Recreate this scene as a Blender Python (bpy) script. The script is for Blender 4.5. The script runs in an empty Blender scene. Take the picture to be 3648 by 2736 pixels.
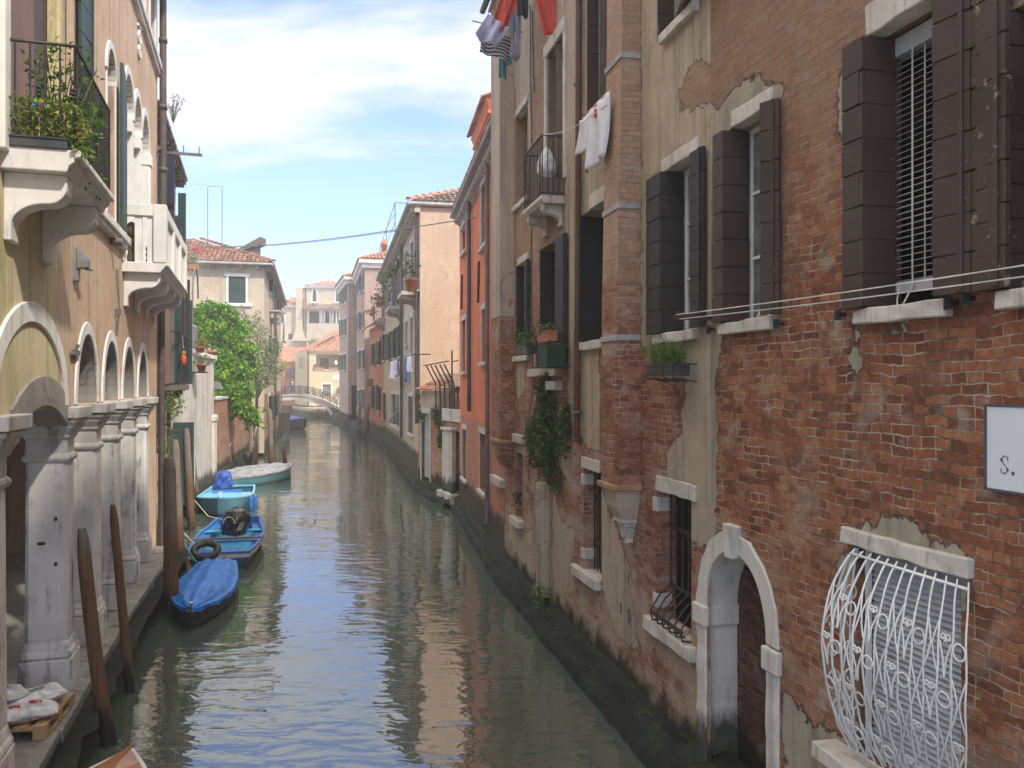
import bpy, bmesh, math, random
import numpy as np
from mathutils import Vector, Matrix, noise as mnoise
RN = random.Random(11)
R = math.radians
SC = bpy.context.scene
COL = SC.collection

# ---------------------------------------------------------------- camera, light, exposure
H = 4.2                                   # eye height above the water, standing on a bridge
FPX, CX, CY = 2952.0, 1824.0, 1368.0      # focal length and centre in photograph pixels
cam = bpy.data.objects.new('camera', bpy.data.cameras.new('camera'))
cam.data.sensor_width = 36.0
cam.data.lens = 36.0 * FPX / 3648.0
cam.location = (0, 0, H)
cam.rotation_euler = (R(90), 0, 0)
cam.data.clip_end = 3000
COL.objects.link(cam)
SC.camera = cam
SUN_DIR = Vector((0.50, -0.46, 0.74)).normalized()      # towards the sun
world = bpy.data.worlds.new("World")
SC.world = world
world.use_nodes = True
sun = bpy.data.objects.new('sun', bpy.data.lights.new('sun', 'SUN'))
sun.data.energy = 2.35
sun.data.angle = R(2.5)
sun.data.color = (1.0, 0.94, 0.84)
sun.rotation_euler = SUN_DIR.to_track_quat('Z', 'Y').to_euler()
COL.objects.link(sun)
SC.view_settings.view_transform = 'Standard'
SC.view_settings.look = 'None'
SC.view_settings.exposure = 1.06
SC.view_settings.gamma = 1.0
SC.cycles.max_bounces = 6
SC.cycles.diffuse_bounces = 3
SC.cycles.volume_bounces = 1
SC.cycles.use_denoising = True


class G:
    """short hand for building a node tree"""
    def __init__(s, nt):
        s.nt = nt

    def __call__(s, kind, ins=None, out=0, **props):
        n = s.nt.nodes.new('ShaderNode' + kind)
        for k, v in props.items():
            setattr(n, k, v)
        for k, v in (ins or {}).items():
            if isinstance(v, bpy.types.NodeSocket):
                s.nt.links.new(v, n.inputs[k])
            elif v is not None:
                n.inputs[k].default_value = v
        return n.outputs[out] if out is not None and len(n.outputs) else n

    def math(s, op, a, b=0.5, clamp=False):
        return s('Math', {0: a, 1: b}, operation=op, use_clamp=clamp)

    def mix(s, f, a, b, blend='MIX'):
        return s('Mix', {0: f, 6: c4(a), 7: c4(b)}, out=2, data_type='RGBA', blend_type=blend)

    def noise(s, vec, scale=5.0, detail=4.0, rough=0.55, dist=0.0):
        return s('TexNoise', {'Vector': vec, 'Scale': scale, 'Detail': detail, 'Roughness': rough, 'Distortion': dist})

    def ramp(s, f, stops):
        n = s('ValToRGB', {0: f}, out=None)
        e = n.color_ramp.elements
        while len(e) < len(stops):
            e.new(0.5)
        for el, (p, c) in zip(e, stops):
            el.position = p
            el.color = c4(c)
        return n.outputs[0]

    def step(s, f, a, b):
        return s('MapRange', {0: f, 1: a, 2: b, 3: 0.0, 4: 1.0}, interpolation_type='SMOOTHSTEP')

    def mapping(s, vec, scale=(1, 1, 1), loc=(0, 0, 0), rot=(0, 0, 0)):
        return s('Mapping', {0: vec, 1: loc, 2: rot, 3: scale})


def c4(c):
    if isinstance(c, (int, float)):
        return (c, c, c, 1)
    if isinstance(c, (tuple, list)) and len(c) == 3:
        return (*c, 1)
    return c


# ---- sky: Nishita air with broken white cloud
g = G(world.node_tree)
world.node_tree.nodes.clear()
sky = g('TexSky', sky_type='NISHITA', sun_disc=False, sun_elevation=math.asin(SUN_DIR.z),
        sun_rotation=math.atan2(SUN_DIR.x, SUN_DIR.y), altitude=0.0, air_density=1.0, dust_density=1.2, ozone_density=1.0)
dirn = g('TexCoord', out=0)
sx = g('SeparateXYZ', {0: dirn}, out=None)
zz = g.math('ADD', g.math('MAXIMUM', sx.outputs[2], 0.0), 0.22)
cp = g('CombineXYZ', {0: g.math('DIVIDE', sx.outputs[0], zz), 1: g.math('DIVIDE', sx.outputs[1], zz), 2: 0.0})
cm = g.mapping(cp, scale=(0.75, 1.5, 1), loc=(3.3, 1.9, 0), rot=(0, 0, R(12)))
n1 = g.noise(cm, 1.15, 9, 0.58, 0.35)
n2 = g.noise(g.mapping(cm, loc=(5, 2, 0)), 4.5, 6, 0.6, 0.2)
nn = g.math('ADD', g.math('MULTIPLY', n1, 0.82), g.math('MULTIPLY', n2, 0.18))
# more cloud at mid height, clear near the horizon
hz = g('MapRange', {0: sx.outputs[2], 1: 0.14, 2: 0.29, 3: -0.30, 4: 0.06}, interpolation_type='SMOOTHSTEP')
hz2 = g('MapRange', {0: sx.outputs[2], 1: 0.33, 2: 0.43, 3: 0.0, 4: -0.15}, interpolation_type='SMOOTHSTEP')
cl = g.step(g.math('ADD', nn, g.math('ADD', hz, hz2)), 0.44, 0.64)
low = g('MapRange', {0: sx.outputs[2], 1: 0.0, 2: 0.33, 3: 0.42, 4: 0.0}, interpolation_type='SMOOTHSTEP')
skc = g.mix(1.0, sky, (0.95, 1.08, 1.5), 'MULTIPLY')
skc = g.mix(low, skc, (2.2, 2.65, 3.35))
hiz = g('MapRange', {0: sx.outputs[2], 1: 0.40, 2: 0.72, 3: 0.0, 4: 1.0}, interpolation_type='SMOOTHSTEP')  # overhead cloud added above the view, brightened to lift the shaded walls
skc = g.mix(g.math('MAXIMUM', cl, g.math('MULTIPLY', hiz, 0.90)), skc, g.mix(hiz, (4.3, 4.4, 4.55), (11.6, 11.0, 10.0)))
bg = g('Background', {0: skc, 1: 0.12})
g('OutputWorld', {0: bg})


# ---------------------------------------------------------------- frames and mesh building
class Fr:
    """A vertical plane: x along it, y outward, z up."""
    def __init__(s, P0, P1):
        s.P0 = Vector((P0[0], P0[1], 0)); d = Vector((P1[0], P1[1], 0)) - s.P0
        s.L = d.length; s.e = d / s.L; s.n = Vector((-s.e.y, s.e.x, 0))
        s.M = Matrix(((s.e.x, s.n.x, 0, s.P0.x), (s.e.y, s.n.y, 0, s.P0.y), (0, 0, 1, 0), (0, 0, 0, 1)))

    def sz(s, u, v, out=0.0):
        k = (u - CX) / FPX
        p = s.P0 + s.n * out
        t = (k * p.y - p.x) / (s.e.x - k * s.e.y)
        Y = p.y + t * s.e.y
        return t, H - (v - CY) / FPX * Y

    def s(s_, u, out=0.0):
        return s_.sz(u, CY, out)[0]

    def z(s_, u, v, out=0.0):
        return s_.sz(u, v, out)[1]


def at(u, Y):
    return (u - CX) / FPX * Y


def water_pt(u, v, z=0.0):
    Y = FPX * (H - z) / (v - CY)
    return Vector((at(u, Y), Y, z))


WM = {}


def link(o, parent=None, M=None):
    COL.objects.link(o)
    if parent is None:
        WM[o.name] = M or Matrix()
        o.matrix_world = WM[o.name]
    else:
        pw = WM[parent.name]
        o.parent = parent
        M = M or pw
        WM[o.name] = M
        o.matrix_local = pw.inverted() @ M
    return o


def tag(o, label=None, cat=None, group=None, kind=None):
    if label: o['label'] = label
    if cat: o['category'] = cat
    if group: o['group'] = group
    if kind: o['kind'] = kind
    return o


def thing(name, label, cat, M=None, group=None):
    if isinstance(M, (tuple, Vector)):
        M = Matrix.Translation(Vector(M))
    return tag(link(bpy.data.objects.new(name, None), None, M), label, cat, group)


class MB:
    def __init__(s):
        s.v = []; s.f = []; s.sm = []

    def add(s, vs, fs, smooth=False):
        b = len(s.v)
        s.v.extend([tuple(p) for p in vs])
        for f in fs:
            s.f.append([b + i for i in f]); s.sm.append(smooth)

    def box(s, x0, x1, y0, y1, z0, z1):
        vs = [(x, y, z) for z in (z0, z1) for x, y in ((x0, y0), (x1, y0), (x1, y1), (x0, y1))]
        s.add(vs, [(0, 3, 2, 1), (4, 5, 6, 7), (0, 1, 5, 4), (1, 2, 6, 5), (2, 3, 7, 6), (3, 0, 4, 7)])

    def obox(s, A, B, t, z0, z1, dz=0.0):
        """upright board from A to B (x,y), thickness t centred"""
        a = Vector(A[:2]); b = Vector(B[:2]); d = (b - a).normalized(); n = Vector((-d.y, d.x)) * t / 2
        q = [a - n, b - n, b + n, a + n]
        vs = [(p.x, p.y, z0) for p in q] + [(p.x, p.y, z1) for p in q]
        s.add(vs, [(0, 3, 2, 1), (4, 5, 6, 7), (0, 1, 5, 4), (1, 2, 6, 5), (2, 3, 7, 6), (3, 0, 4, 7)])

    def quad(s, a, b, c, d):
        s.add([a, b, c, d], [(0, 1, 2, 3)])

    def prism(s, prof, axis, a, b):
        """closed 2-D outline extruded along axis from a to b; prof holds the other two coordinates in order"""
        n = len(prof)
        def P(p, t):
            return {'x': (t, p[0], p[1]), 'y': (p[0], t, p[1]), 'z': (p[0], p[1], t)}[axis]
        vs = [P(p, a) for p in prof] + [P(p, b) for p in prof]
        s.add(vs, [tuple(range(n))[::-1], tuple(range(n, 2 * n))] + [(i, (i + 1) % n, n + (i + 1) % n, n + i) for i in range(n)])

    def tube(s, pts, r, n=6, cap=True, smooth=True):
        pts = [Vector(p) for p in pts]; m = len(pts)
        rs = r if isinstance(r, (list, tuple)) else [r] * m
        vs = []; up = None
        for i, p in enumerate(pts):
            d = (pts[min(i + 1, m - 1)] - pts[max(i - 1, 0)])
            d = d.normalized() if d.length > 1e-9 else Vector((0, 0, 1))
            if up is None:
                up = Vector((0, 0, 1)) if abs(d.z) < 0.9 else Vector((1, 0, 0))
            a = d.cross(up).normalized(); b = a.cross(d).normalized(); up = b
            for k in range(n):
                t = 2 * math.pi * k / n
                vs.append(p + (a * math.cos(t) + b * math.sin(t)) * rs[i])
        fs = []
        for i in range(m - 1):
            for k in range(n):
                k2 = (k + 1) % n
                fs.append((i * n + k, i * n + k2, (i + 1) * n + k2, (i + 1) * n + k))
        s.add(vs, fs, smooth)
        if cap:
            s.add([vs[k] for k in range(n)], [tuple(range(n))[::-1]])
            s.add([vs[(m - 1) * n + k] for k in range(n)], [tuple(range(n))])

    def lathe(s, prof, c=(0, 0, 0), n=16, smooth=True, sx=1.0, sy=1.0):
        vs = []
        for r, z in prof:
            for k in range(n):
                t = 2 * math.pi * k / n
                vs.append((c[0] + r * sx * math.cos(t), c[1] + r * sy * math.sin(t), c[2] + z))
        fs = []
        for i in range(len(prof) - 1):
            for k in range(n):
                k2 = (k + 1) % n
                fs.append((i * n + k, i * n + k2, (i + 1) * n + k2, (i + 1) * n + k))
        fs.append(tuple(range(n))[::-1]); b = (len(prof) - 1) * n
        fs.append(tuple(range(b, b + n)))
        s.add(vs, fs, smooth)

    def sq(s, prof, cx, cy, ch=0.0):
        """square (chamfered) lathe: prof holds (half width, z)"""
        vs = []
        for h, z in prof:
            c = ch if ch else 0.0
            if c:
                ring = [(h, -h + c), (h, h - c), (h - c, h), (-h + c, h), (-h, h - c), (-h, -h + c), (-h + c, -h), (h - c, -h)]
            else:
                ring = [(h, -h), (h, h), (-h, h), (-h, -h)]
            vs += [(cx + x, cy + y, z) for x, y in ring]
        n = 8 if ch else 4
        fs = [tuple(range(n))[::-1], tuple(range((len(prof) - 1) * n, len(prof) * n))]
        for i in range(len(prof) - 1):
            for k in range(n):
                k2 = (k + 1) % n
                fs.append((i * n + k, i * n + k2, (i + 1) * n + k2, (i + 1) * n + k))
        s.add(vs, fs)

    def arcband(s, cx, zs, rxi, rzi, rxo, rzo, y0, y1, a0=0.0, a1=math.pi, n=20, jag=0.0):
        """arch band standing in the x-z plane, from y0 (back) to y1 (front)"""
        vs = []
        for i in range(n + 1):
            t = a0 + (a1 - a0) * i / n
            j = 1 + (RN.uniform(-jag, jag) if jag else 0)
            for rx, rz, y in ((rxi, rzi, y0), (rxi, rzi, y1), (rxo * j, rzo * j, y1), (rxo * j, rzo * j, y0)):
                vs.append((cx + rx * math.cos(t), y, zs + rz * math.sin(t)))
        fs = []
        for i in range(n):
            for k in range(4):
                fs.append((i * 4 + k, i * 4 + (k + 1) % 4, (i + 1) * 4 + (k + 1) % 4, (i + 1) * 4 + k))
        fs += [(0, 1, 2, 3), (n * 4 + 3, n * 4 + 2, n * 4 + 1, n * 4)]
        s.add(vs, fs)

    def build(s, name, mat, parent=None, M=None, bevel=0.0, seg=2, attr=None, rough=0.0):
        me = bpy.data.meshes.new(name)
        vs = s.v
        if rough:
            vs = [tuple(Vector(p) + rough * mnoise.noise_vector(Vector(p) * 3.1)) for p in s.v]
        me.from_pydata(vs, [], s.f)
        me.polygons.foreach_set('use_smooth', s.sm)
        if attr:
            for an, vals in attr.items():
                a = me.attributes.new(an, 'FLOAT', 'POINT')
                a.data.foreach_set('value', np.asarray(vals, dtype=np.float32))
        me.materials.append(mat)
        me.validate()
        bm = bmesh.new(); bm.from_mesh(me)
        if not attr:
            bmesh.ops.recalc_face_normals(bm, faces=bm.faces)
        bm.to_mesh(me); bm.free()
        o = link(bpy.data.objects.new(name, me), parent, M)
        if bevel:
            b = o.modifiers.new('bevel', 'BEVEL'); b.width = bevel; b.segments = seg; b.limit_method = 'ANGLE'; b.angle_limit = R(40)
        return o


def copy_tree(o, parent=None, M=None):
    c = o.copy(); COL.objects.link(c)
    WM[c.name] = M or WM[o.name]
    if parent is not None:
        c.parent = parent
    for ch in [x for x in bpy.data.objects if x.parent == o]:
        copy_tree(ch, c)
    return c
# ---------------------------------------------------------------- materials
def newmat(name):
    m = bpy.data.materials.new(name); m.use_nodes = True
    m.node_tree.nodes.clear()
    return m, G(m.node_tree)


def finish(g, col, rough=0.6, height=None, bdist=0.02, bstr=0.6, metallic=0.0, spec=0.4, **extra):
    ins = {'Base Color': c4(col), 'Roughness': rough, 'Metallic': metallic, 'Specular IOR Level': spec}
    if height is not None:
        ins['Normal'] = g('Bump', {'Strength': bstr, 'Distance': bdist, 'Height': height})
    ins.update(extra)
    g('OutputMaterial', {0: g('BsdfPrincipled', ins)})


def objco(g):
    return g('TexCoord', out=3)


def wet_foot(g, col, P, top=0.75, c=(0.022, 0.028, 0.014), amount=0.92):
    """green-black growth on walls that stand in the canal"""
    z = g('SeparateXYZ', {0: P}, out=None).outputs[2]
    n = g.noise(g.mapping(P, scale=(1, 1, .6)), 2.2, 9, 0.72)
    zz = g.math('ADD', z, g.math('MULTIPLY', g.math('SUBTRACT', n, 0.5), 1.1))
    f = g.math('SUBTRACT', 1.0, g.step(zz, top - 0.16, top + 0.12))
    return g.mix(g.math('MULTIPLY', f, amount), col, c)


def plaster(name, c1, c2, c3=None, streak=0.35, foot=0.0, sc=1.0, cracks=0.4, peel=None, peelcol=(0.26, 0.09, 0.05)):
    m, g = newmat(name)
    P = objco(g)
    a = g.noise(P, 0.55 * sc, 6, 0.6, 0.4)
    b = g.noise(P, 5.5 * sc, 6, 0.65)
    col = g.mix(g.step(a, 0.32, 0.68), c1, c2)
    st = g.noise(g.mapping(P, scale=(3.6, 3.6, .26)), 1.4 * sc, 7, 0.66, 0.5)
    if c3 is not None:
        col = g.mix(g.math('MULTIPLY', g.step(st, 0.48, 0.64), streak), col, c3)
    col = g.mix(g.math('MULTIPLY', g.step(b, 0.40, 0.72), 0.22), col, tuple(x * 0.62 for x in c2))
    rp = g.noise(P, 0.75 * sc, 7, 0.66, 0.5)
    col = g.mix(g.math('MULTIPLY', g.step(rp, 0.565, 0.59), 0.55), col, tuple(min(1, x * 1.12 + 0.03) for x in c2))
    col = g.mix(g.math('MULTIPLY', g.step(g.noise(P, 1.7 * sc, 9, 0.74, 0.8), 0.56, 0.68), 0.45), col, tuple(x * 0.5 for x in c2))
    cv = g('TexVoronoi', {'Vector': g('VectorMath', {0: P, 1: g('VectorMath', {0: g('TexNoise', {'Vector': P, 'Scale': 2.0, 'Detail': 5.0}, out=1), 3: 0.7}, operation='SCALE')}, operation='ADD'), 'Scale': 0.55 * sc}, feature='DISTANCE_TO_EDGE')
    ck = g.math('MULTIPLY', g.math('SUBTRACT', 1.0, g.step(cv, 0.003, 0.011)), g.step(a, 0.46, 0.56))
    col = g.mix(g.math('MULTIPLY', ck, cracks * 1.3), col, (0.07, 0.055, 0.045))
    fine = g.noise(P, 42 * sc, 3, 0.6)
    h = g.math('ADD', g.math('MULTIPLY', b, 0.6), g.math('MULTIPLY', fine, 0.25))
    if peel:
        pm = g.noise(P, 0.9, 7, 0.62, 0.3)
        f = g.step(pm, peel, peel + 0.03)
        bk = g.noise(g.mapping(P, scale=(3, 3, 12)), 1.2, 3, 0.6)
        col = g.mix(f, col, g.mix(bk, peelcol, tuple(x * 1.7 for x in peelcol)))
        h = g.math('SUBTRACT', h, g.math('MULTIPLY', f, 0.8))
    if foot:
        col = wet_foot(g, col, P, foot)
    finish(g, col, 0.86, h, 0.012, 0.5)
    return m


def brickwall(name, ramp, mortar, plast=(0.44, 0.345, 0.23), plast2=(0.35, 0.275, 0.19), bw=0.208, bh=0.070, mask=True,
              fade=0.0, foot=0.75, pale=(0.50, 0.42, 0.36), high=None):
    m, g = newmat(name)
    P = objco(g)
    s = g('SeparateXYZ', {0: P}, out=None)
    n0 = g.noise(P, 2.2, 3, 0.5); n00 = g.noise(P, 9.0, 2, 0.5)
    wob = g.math('ADD', g.math('MULTIPLY', g.math('SUBTRACT', n0, 0.5), 0.085), g.math('MULTIPLY', g.math('SUBTRACT', n00, 0.5), 0.036))
    uu = g.math('ADD', g.math('ADD', s.outputs[0], s.outputs[1]), g.math('MULTIPLY', wob, 0.7))
    UV = g('CombineXYZ', {0: uu, 1: g.math('ADD', s.outputs[2], wob), 2: 0.0})
    msz = g('MapRange', {0: g.noise(P, 4.5, 4, 0.65), 1: 0.34, 2: 0.66, 3: 0.0020, 4: 0.0135})
    bt = g('TexBrick', {'Vector': UV, 'Color1': (0, 0, 0, 1), 'Color2': (1, 1, 1, 1), 'Mortar': (0.5, 0.5, 0.5, 1), 'Scale': 1.0,
                        'Mortar Size': msz, 'Mortar Smooth': 0.8, 'Bias': 0.0, 'Brick Width': bw, 'Row Height': bh}, out=None,
           offset=0.5, squash=0.62, squash_frequency=3)
    tint, fac = bt.outputs[0], bt.outputs[1]
    big = g.noise(P, 0.45, 5, 0.6, 0.5)
    med = g.noise(P, 3.0, 5, 0.65)
    fine = g.noise(P, 24, 8, 0.78)
    t2 = g.math('ADD', g.math('MULTIPLY', tint, 0.46), g.math('ADD', g.math('MULTIPLY', med, 0.44), g.math('MULTIPLY', g.math('SUBTRACT', big, 0.5), 0.6)))
    col = g.ramp(t2, ramp)
    col = g.mix(g.math('MULTIPLY', g.step(fine, 0.40, 0.66), 0.68), col, g.mix(0.45, col, (0.06, 0.04, 0.03)))
    mot = g.noise(P, 13, 6, 0.75)
    col = g.mix(g.math('MULTIPLY', g.step(mot, 0.46, 0.62), 0.60), col, g.mix(1.0, col, (1.65, 1.75, 1.85), 'MULTIPLY'))
    # worn joints: mortar missing (dark) in places, smeared over the brick in others
    jn = g.noise(P, 2.3, 8, 0.74)
    mcol = g.mix(g.step(jn, 0.41, 0.56), tuple(x * 0.25 for x in mortar), tuple(x * 0.95 for x in mortar))
    fn = g.math('ADD', fac, g.math('MULTIPLY', g.math('SUBTRACT', fine, 0.5), 2.4))
    joint = g.step(fn, 0.28, 0.85)
    smear = g.math('MULTIPLY', g.step(g.noise(P, 2.6, 7, 0.72), 0.53, 0.67), 0.72)
    col = g.mix(g.math('MAXIMUM', joint, smear), col, mcol)
    if fade:
        ef = g.noise(g.mapping(P, scale=(1, 1, 1.6)), 1.15, 8, 0.68, 0.3)
        lowf = g('MapRange', {0: s.outputs[2], 1: 0.6, 2: 3.6, 3: 0.16, 4: 0.0})
        col = g.mix(g.math('MULTIPLY', g.step(g.math('ADD', ef, lowf), 0.53, 0.68), fade), col, pale)
    if high:
        hf = g('MapRange', {0: g.math('ADD', s.outputs[2], g.math('MULTIPLY', g.math('SUBTRACT', big, 0.5), 5.0)), 1: 4.7, 2: 7.2, 3: 0.0, 4: 0.85}, interpolation_type='SMOOTHSTEP')
        col = g.mix(hf, col, g.mix(g.math('ADD', 0.45, g.math('MULTIPLY', mot, 0.5)), col, high))
    soot = g.step(g.noise(g.mapping(P, scale=(1, 1, .5)), 0.8, 6, 0.65, 0.6), 0.56, 0.74)
    col = g.mix(g.math('MULTIPLY', soot, 0.55), col, g.mix(0.5, col, (0.05, 0.042, 0.036)))
    h = g.math('ADD', g.math('MULTIPLY', g.math('SUBTRACT', 1.0, joint), 0.55), g.math('ADD', g.math('MULTIPLY', fine, 0.30), g.math('MULTIPLY', tint, 0.25)))
    if mask:
        at_ = g('Attribute', attribute_name='plaster', out=2)
        pn = g.math('ADD', at_, g.math('MULTIPLY', g.math('SUBTRACT', g.noise(P, 2.6, 9, 0.64, 0.4), 0.5), 0.85))
        pm = g.step(pn, 0.49, 0.515)
        edge = g.math('SUBTRACT', g.step(pn, 0.455, 0.49), pm)
        pa = g.noise(P, 0.8, 6, 0.62, 0.3)
        st = g.noise(g.mapping(P, scale=(4.5, 4.5, .28)), 1.2, 6, 0.62)
        pcol = g.mix(g.step(pa, 0.3, 0.7), plast, plast2)
        pcol = g.mix(g.math('MULTIPLY', g.step(st, 0.46, 0.72), 0.72), pcol, tuple(x * 0.40 for x in plast2))
        pcol = g.mix(g.math('MULTIPLY', g.step(g.noise(P, 1.9, 8, 0.72, 0.8), 0.52, 0.66), 0.45), pcol, tuple(x * 0.55 for x in plast2))
        pcol = g.mix(g.math('MULTIPLY', g.step(g.noise(P, 6, 6, 0.7), 0.45, 0.7), 0.25), pcol, tuple(x * 1.25 for x in plast))
        col = g.mix(g.math('MULTIPLY', g.math('MAXIMUM', edge, 0.0), 0.65), col, (0.04, 0.032, 0.028))
        col = g.mix(pm, col, pcol)
        ph = g.math('ADD', 1.05, g.math('ADD', g.math('MULTIPLY', g.noise(P, 7, 5, 0.6), 0.35), g.math('MULTIPLY', fine, 0.10)))
        h = g('Mix', {0: pm, 2: h, 3: ph}, data_type='FLOAT')
    if foot:
        col = wet_foot(g, col, P, foot)
    finish(g, col, 0.88, h, 0.030, 1.0, spec=0.2)
    return m


def stone(name, c1=(0.62, 0.60, 0.56), c2=(0.46, 0.44, 0.41), dirt=(0.13, 0.12, 0.11), amount=0.55, foot=0.0, sc=1.0):
    m, g = newmat(name)
    P = objco(g)
    a = g.noise(P, 1.1 * sc, 6, 0.62, 0.4)
    st = g.noise(g.mapping(P, scale=(6, 6, .5)), 1.2 * sc, 6, 0.65)
    fine = g.noise(P, 38, 4, 0.65)
    col = g.mix(g.step(a, 0.35, 0.7), c1, c2)
    d = g.math('MULTIPLY', g.step(g.math('ADD', g.math('MULTIPLY', st, 0.6), g.math('MULTIPLY', g.noise(P, 3.3 * sc, 7, 0.7), 0.4)), 0.50, 0.66), amount)
    col = g.mix(d, col, dirt)
    col = g.mix(g.math('MULTIPLY', g.step(fine, 0.55, 0.75), 0.25), col, tuple(x * 0.55 for x in c2))
    if foot:
        col = wet_foot(g, col, P, foot)
    finish(g, col, 0.72, g.math('ADD', g.math('MULTIPLY', a, 0.5), g.math('MULTIPLY', fine, 0.35)), 0.012, 0.55)
    return m


def painted(name, c, rough=0.5, worn=0.12, wcol=(0.35, 0.30, 0.26), grain=True, axis=(1.2, 1.2, 14), spec=0.4, chips=0.70):
    m, g = newmat(name)
    P = objco(g)
    oi = g('ObjectInfo', out=5)
    a = g.noise(P, 1.4, 5, 0.6)
    gr = g.noise(g.mapping(P, scale=axis), 3.0, 5, 0.6)
    col = g.mix(g.step(a, 0.3, 0.7), c, tuple(min(1, x * 1.45 + 0.004) for x in c))
    col = g.mix(g.math('MULTIPLY', gr, 0.4), col, tuple(x * 0.5 for x in c))
    isl = g('NewGeometry', out=None).outputs['Random Per Island']
    col = g.mix(g.math('MULTIPLY', isl, 0.35), col, tuple(min(1, x * 1.5 + 0.006) for x in c))
    ch = g.step(g.noise(P, 9, 8, 0.7), chips, chips + 0.03)
    col = g.mix(g.math('MULTIPLY', ch, worn), col, wcol)
    finish(g, col, rough, gr if grain else None, 0.004, 0.4, spec=spec)
    return m


def plain(name, c, rough=0.5, metallic=0.0, var=0.25, nsc=3.0, spec=0.4, bump=0.0, **extra):
    m, g = newmat(name)
    P = objco(g)
    a = g.noise(P, nsc, 5, 0.6)
    col = g.mix(g.step(a, 0.3, 0.7), tuple(x * (1 - var) for x in c), tuple(min(1, x * (1 + var)) for x in c))
    finish(g, col, rough, g.noise(P, nsc * 6, 4, 0.6) if bump else None, 0.01, bump or 0.3, metallic, spec, **extra)
    return m


def post_wood(name, low=0.7):
    m, g = newmat(name)
    P = objco(g)
    z = g('SeparateXYZ', {0: P}, out=None).outputs[2]
    gr = g.noise(g.mapping(P, scale=(16, 16, 0.8)), 1.5, 6, 0.65)
    bl = g.noise(g.mapping(P, scale=(3, 3, 1.2)), 1.5, 5, 0.6)
    oi = g('ObjectInfo', out=5)
    grey = g.mix(gr, (0.10, 0.084, 0.068), (0.30, 0.25, 0.20))
    brown = g.mix(gr, (0.06, 0.029, 0.015), (0.25, 0.125, 0.060))
    zn = g.math('ADD', z, g.math('MULTIPLY', g.math('SUBTRACT', bl, 0.5), 1.3))
    lim = g.math('ADD', low, g.math('MULTIPLY', oi, 0.9))
    col = g.mix(g.step(g.math('SUBTRACT', zn, lim), -0.25, 0.35), brown, grey)
    col = g.mix(g.math('MULTIPLY', g.step(bl, 0.55, 0.7), 0.55), col, (0.03, 0.018, 0.012))
    col = g.mix(g.step(zn, 0.5, 0.12), col, (0.016, 0.016, 0.011))
    finish(g, col, 0.78, gr, 0.012, 0.8)
    return m


def tiles(name, c=((0.15, 0.062, 0.038), (0.27, 0.115, 0.068), (0.33, 0.19, 0.13), (0.12, 0.09, 0.075))):
    m, g = newmat(name)
    P = objco(g)
    ri = g('NewGeometry', out=None)
    r = ri.outputs['Random Per Island']
    col = g.ramp(r, [(0.0, c[0]), (0.45, c[1]), (0.8, c[2]), (1.0, c[3])])
    li = g.step(g.noise(P, 2.2, 6, 0.65), 0.52, 0.68)
    col = g.mix(g.math('MULTIPLY', li, 0.5), col, (0.10, 0.09, 0.075))
    finish(g, col, 0.85, g.noise(P, 20, 4, 0.6), 0.01, 0.4)
    return m


def leaf(name, c1, c2, c3=None, trans=0.35):
    m, g = newmat(name)
    r = g('NewGeometry', out=None).outputs['Random Per Island']
    P = objco(g)
    f = g.math('ADD', g.math('MULTIPLY', r, 0.65), g.math('MULTIPLY', g.noise(P, 1.6, 3, 0.5), 0.35))
    stops = [(0.2, c1), (0.6, c2)] + ([(0.85, c3)] if c3 else [])
    col = g.ramp(f, stops)
    p = g('BsdfPrincipled', {'Base Color': col, 'Roughness': 0.55, 'Specular IOR Level': 0.3})
    t = g('BsdfTranslucent', {0: g.mix(1.0, col, (1.5, 1.6, 0.7), 'MULTIPLY')})
    g('OutputMaterial', {0: g('MixShader', {0: trans, 1: p, 2: t})})
    return m


def tarp_mat(name, c, rough=0.5, sc=4.0, spec=0.35):
    m, g = newmat(name)
    P = objco(g)
    w = g.noise(P, sc, 5, 0.6, 0.4)
    col = g.mix(g.step(w, 0.3, 0.7), tuple(x * 0.62 for x in c), tuple(min(1, x * 1.2 + .01) for x in c))
    finish(g, col, rough, w, 0.03, 0.5, spec=spec)
    return m


M = {}
M['brick_near'] = brickwall('brick_near', [(0.10, (0.118, 0.044, 0.027)), (0.30, (0.205, 0.070, 0.036)), (0.50, (0.29, 0.100, 0.048)), (0.68, (0.335, 0.142, 0.070)), (0.84, (0.30, 0.185, 0.11)), (0.96, (0.19, 0.155, 0.115))],
                            (0.46, 0.40, 0.31), plast=(0.39, 0.335, 0.25), plast2=(0.30, 0.265, 0.205), fade=0.40, foot=0.62, pale=(0.45, 0.35, 0.25), high=(0.29, 0.20, 0.135))
M['brick_mixed'] = brickwall('brick_mixed', [(0.1, (0.15, 0.055, 0.035)), (0.35, (0.26, 0.095, 0.058)), (0.6, (0.34, 0.15, 0.095)), (0.8, (0.36, 0.225, 0.15)), (0.95, (0.23, 0.19, 0.15))],
                             (0.48, 0.42, 0.34), plast=(0.46, 0.375, 0.275), plast2=(0.36, 0.295, 0.22), fade=0.62, foot=0.65, pale=(0.47, 0.38, 0.30), high=(0.34, 0.25, 0.165))
M['brick_pier'] = brickwall('brick_pier', [(0.1, (0.16, 0.06, 0.036)), (0.35, (0.27, 0.10, 0.055)), (0.6, (0.35, 0.16, 0.09)), (0.8, (0.38, 0.24, 0.155)), (0.95, (0.22, 0.18, 0.14))],
                            (0.48, 0.42, 0.34), mask=False, fade=0.45, foot=0, high=(0.46, 0.335, 0.24))
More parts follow.
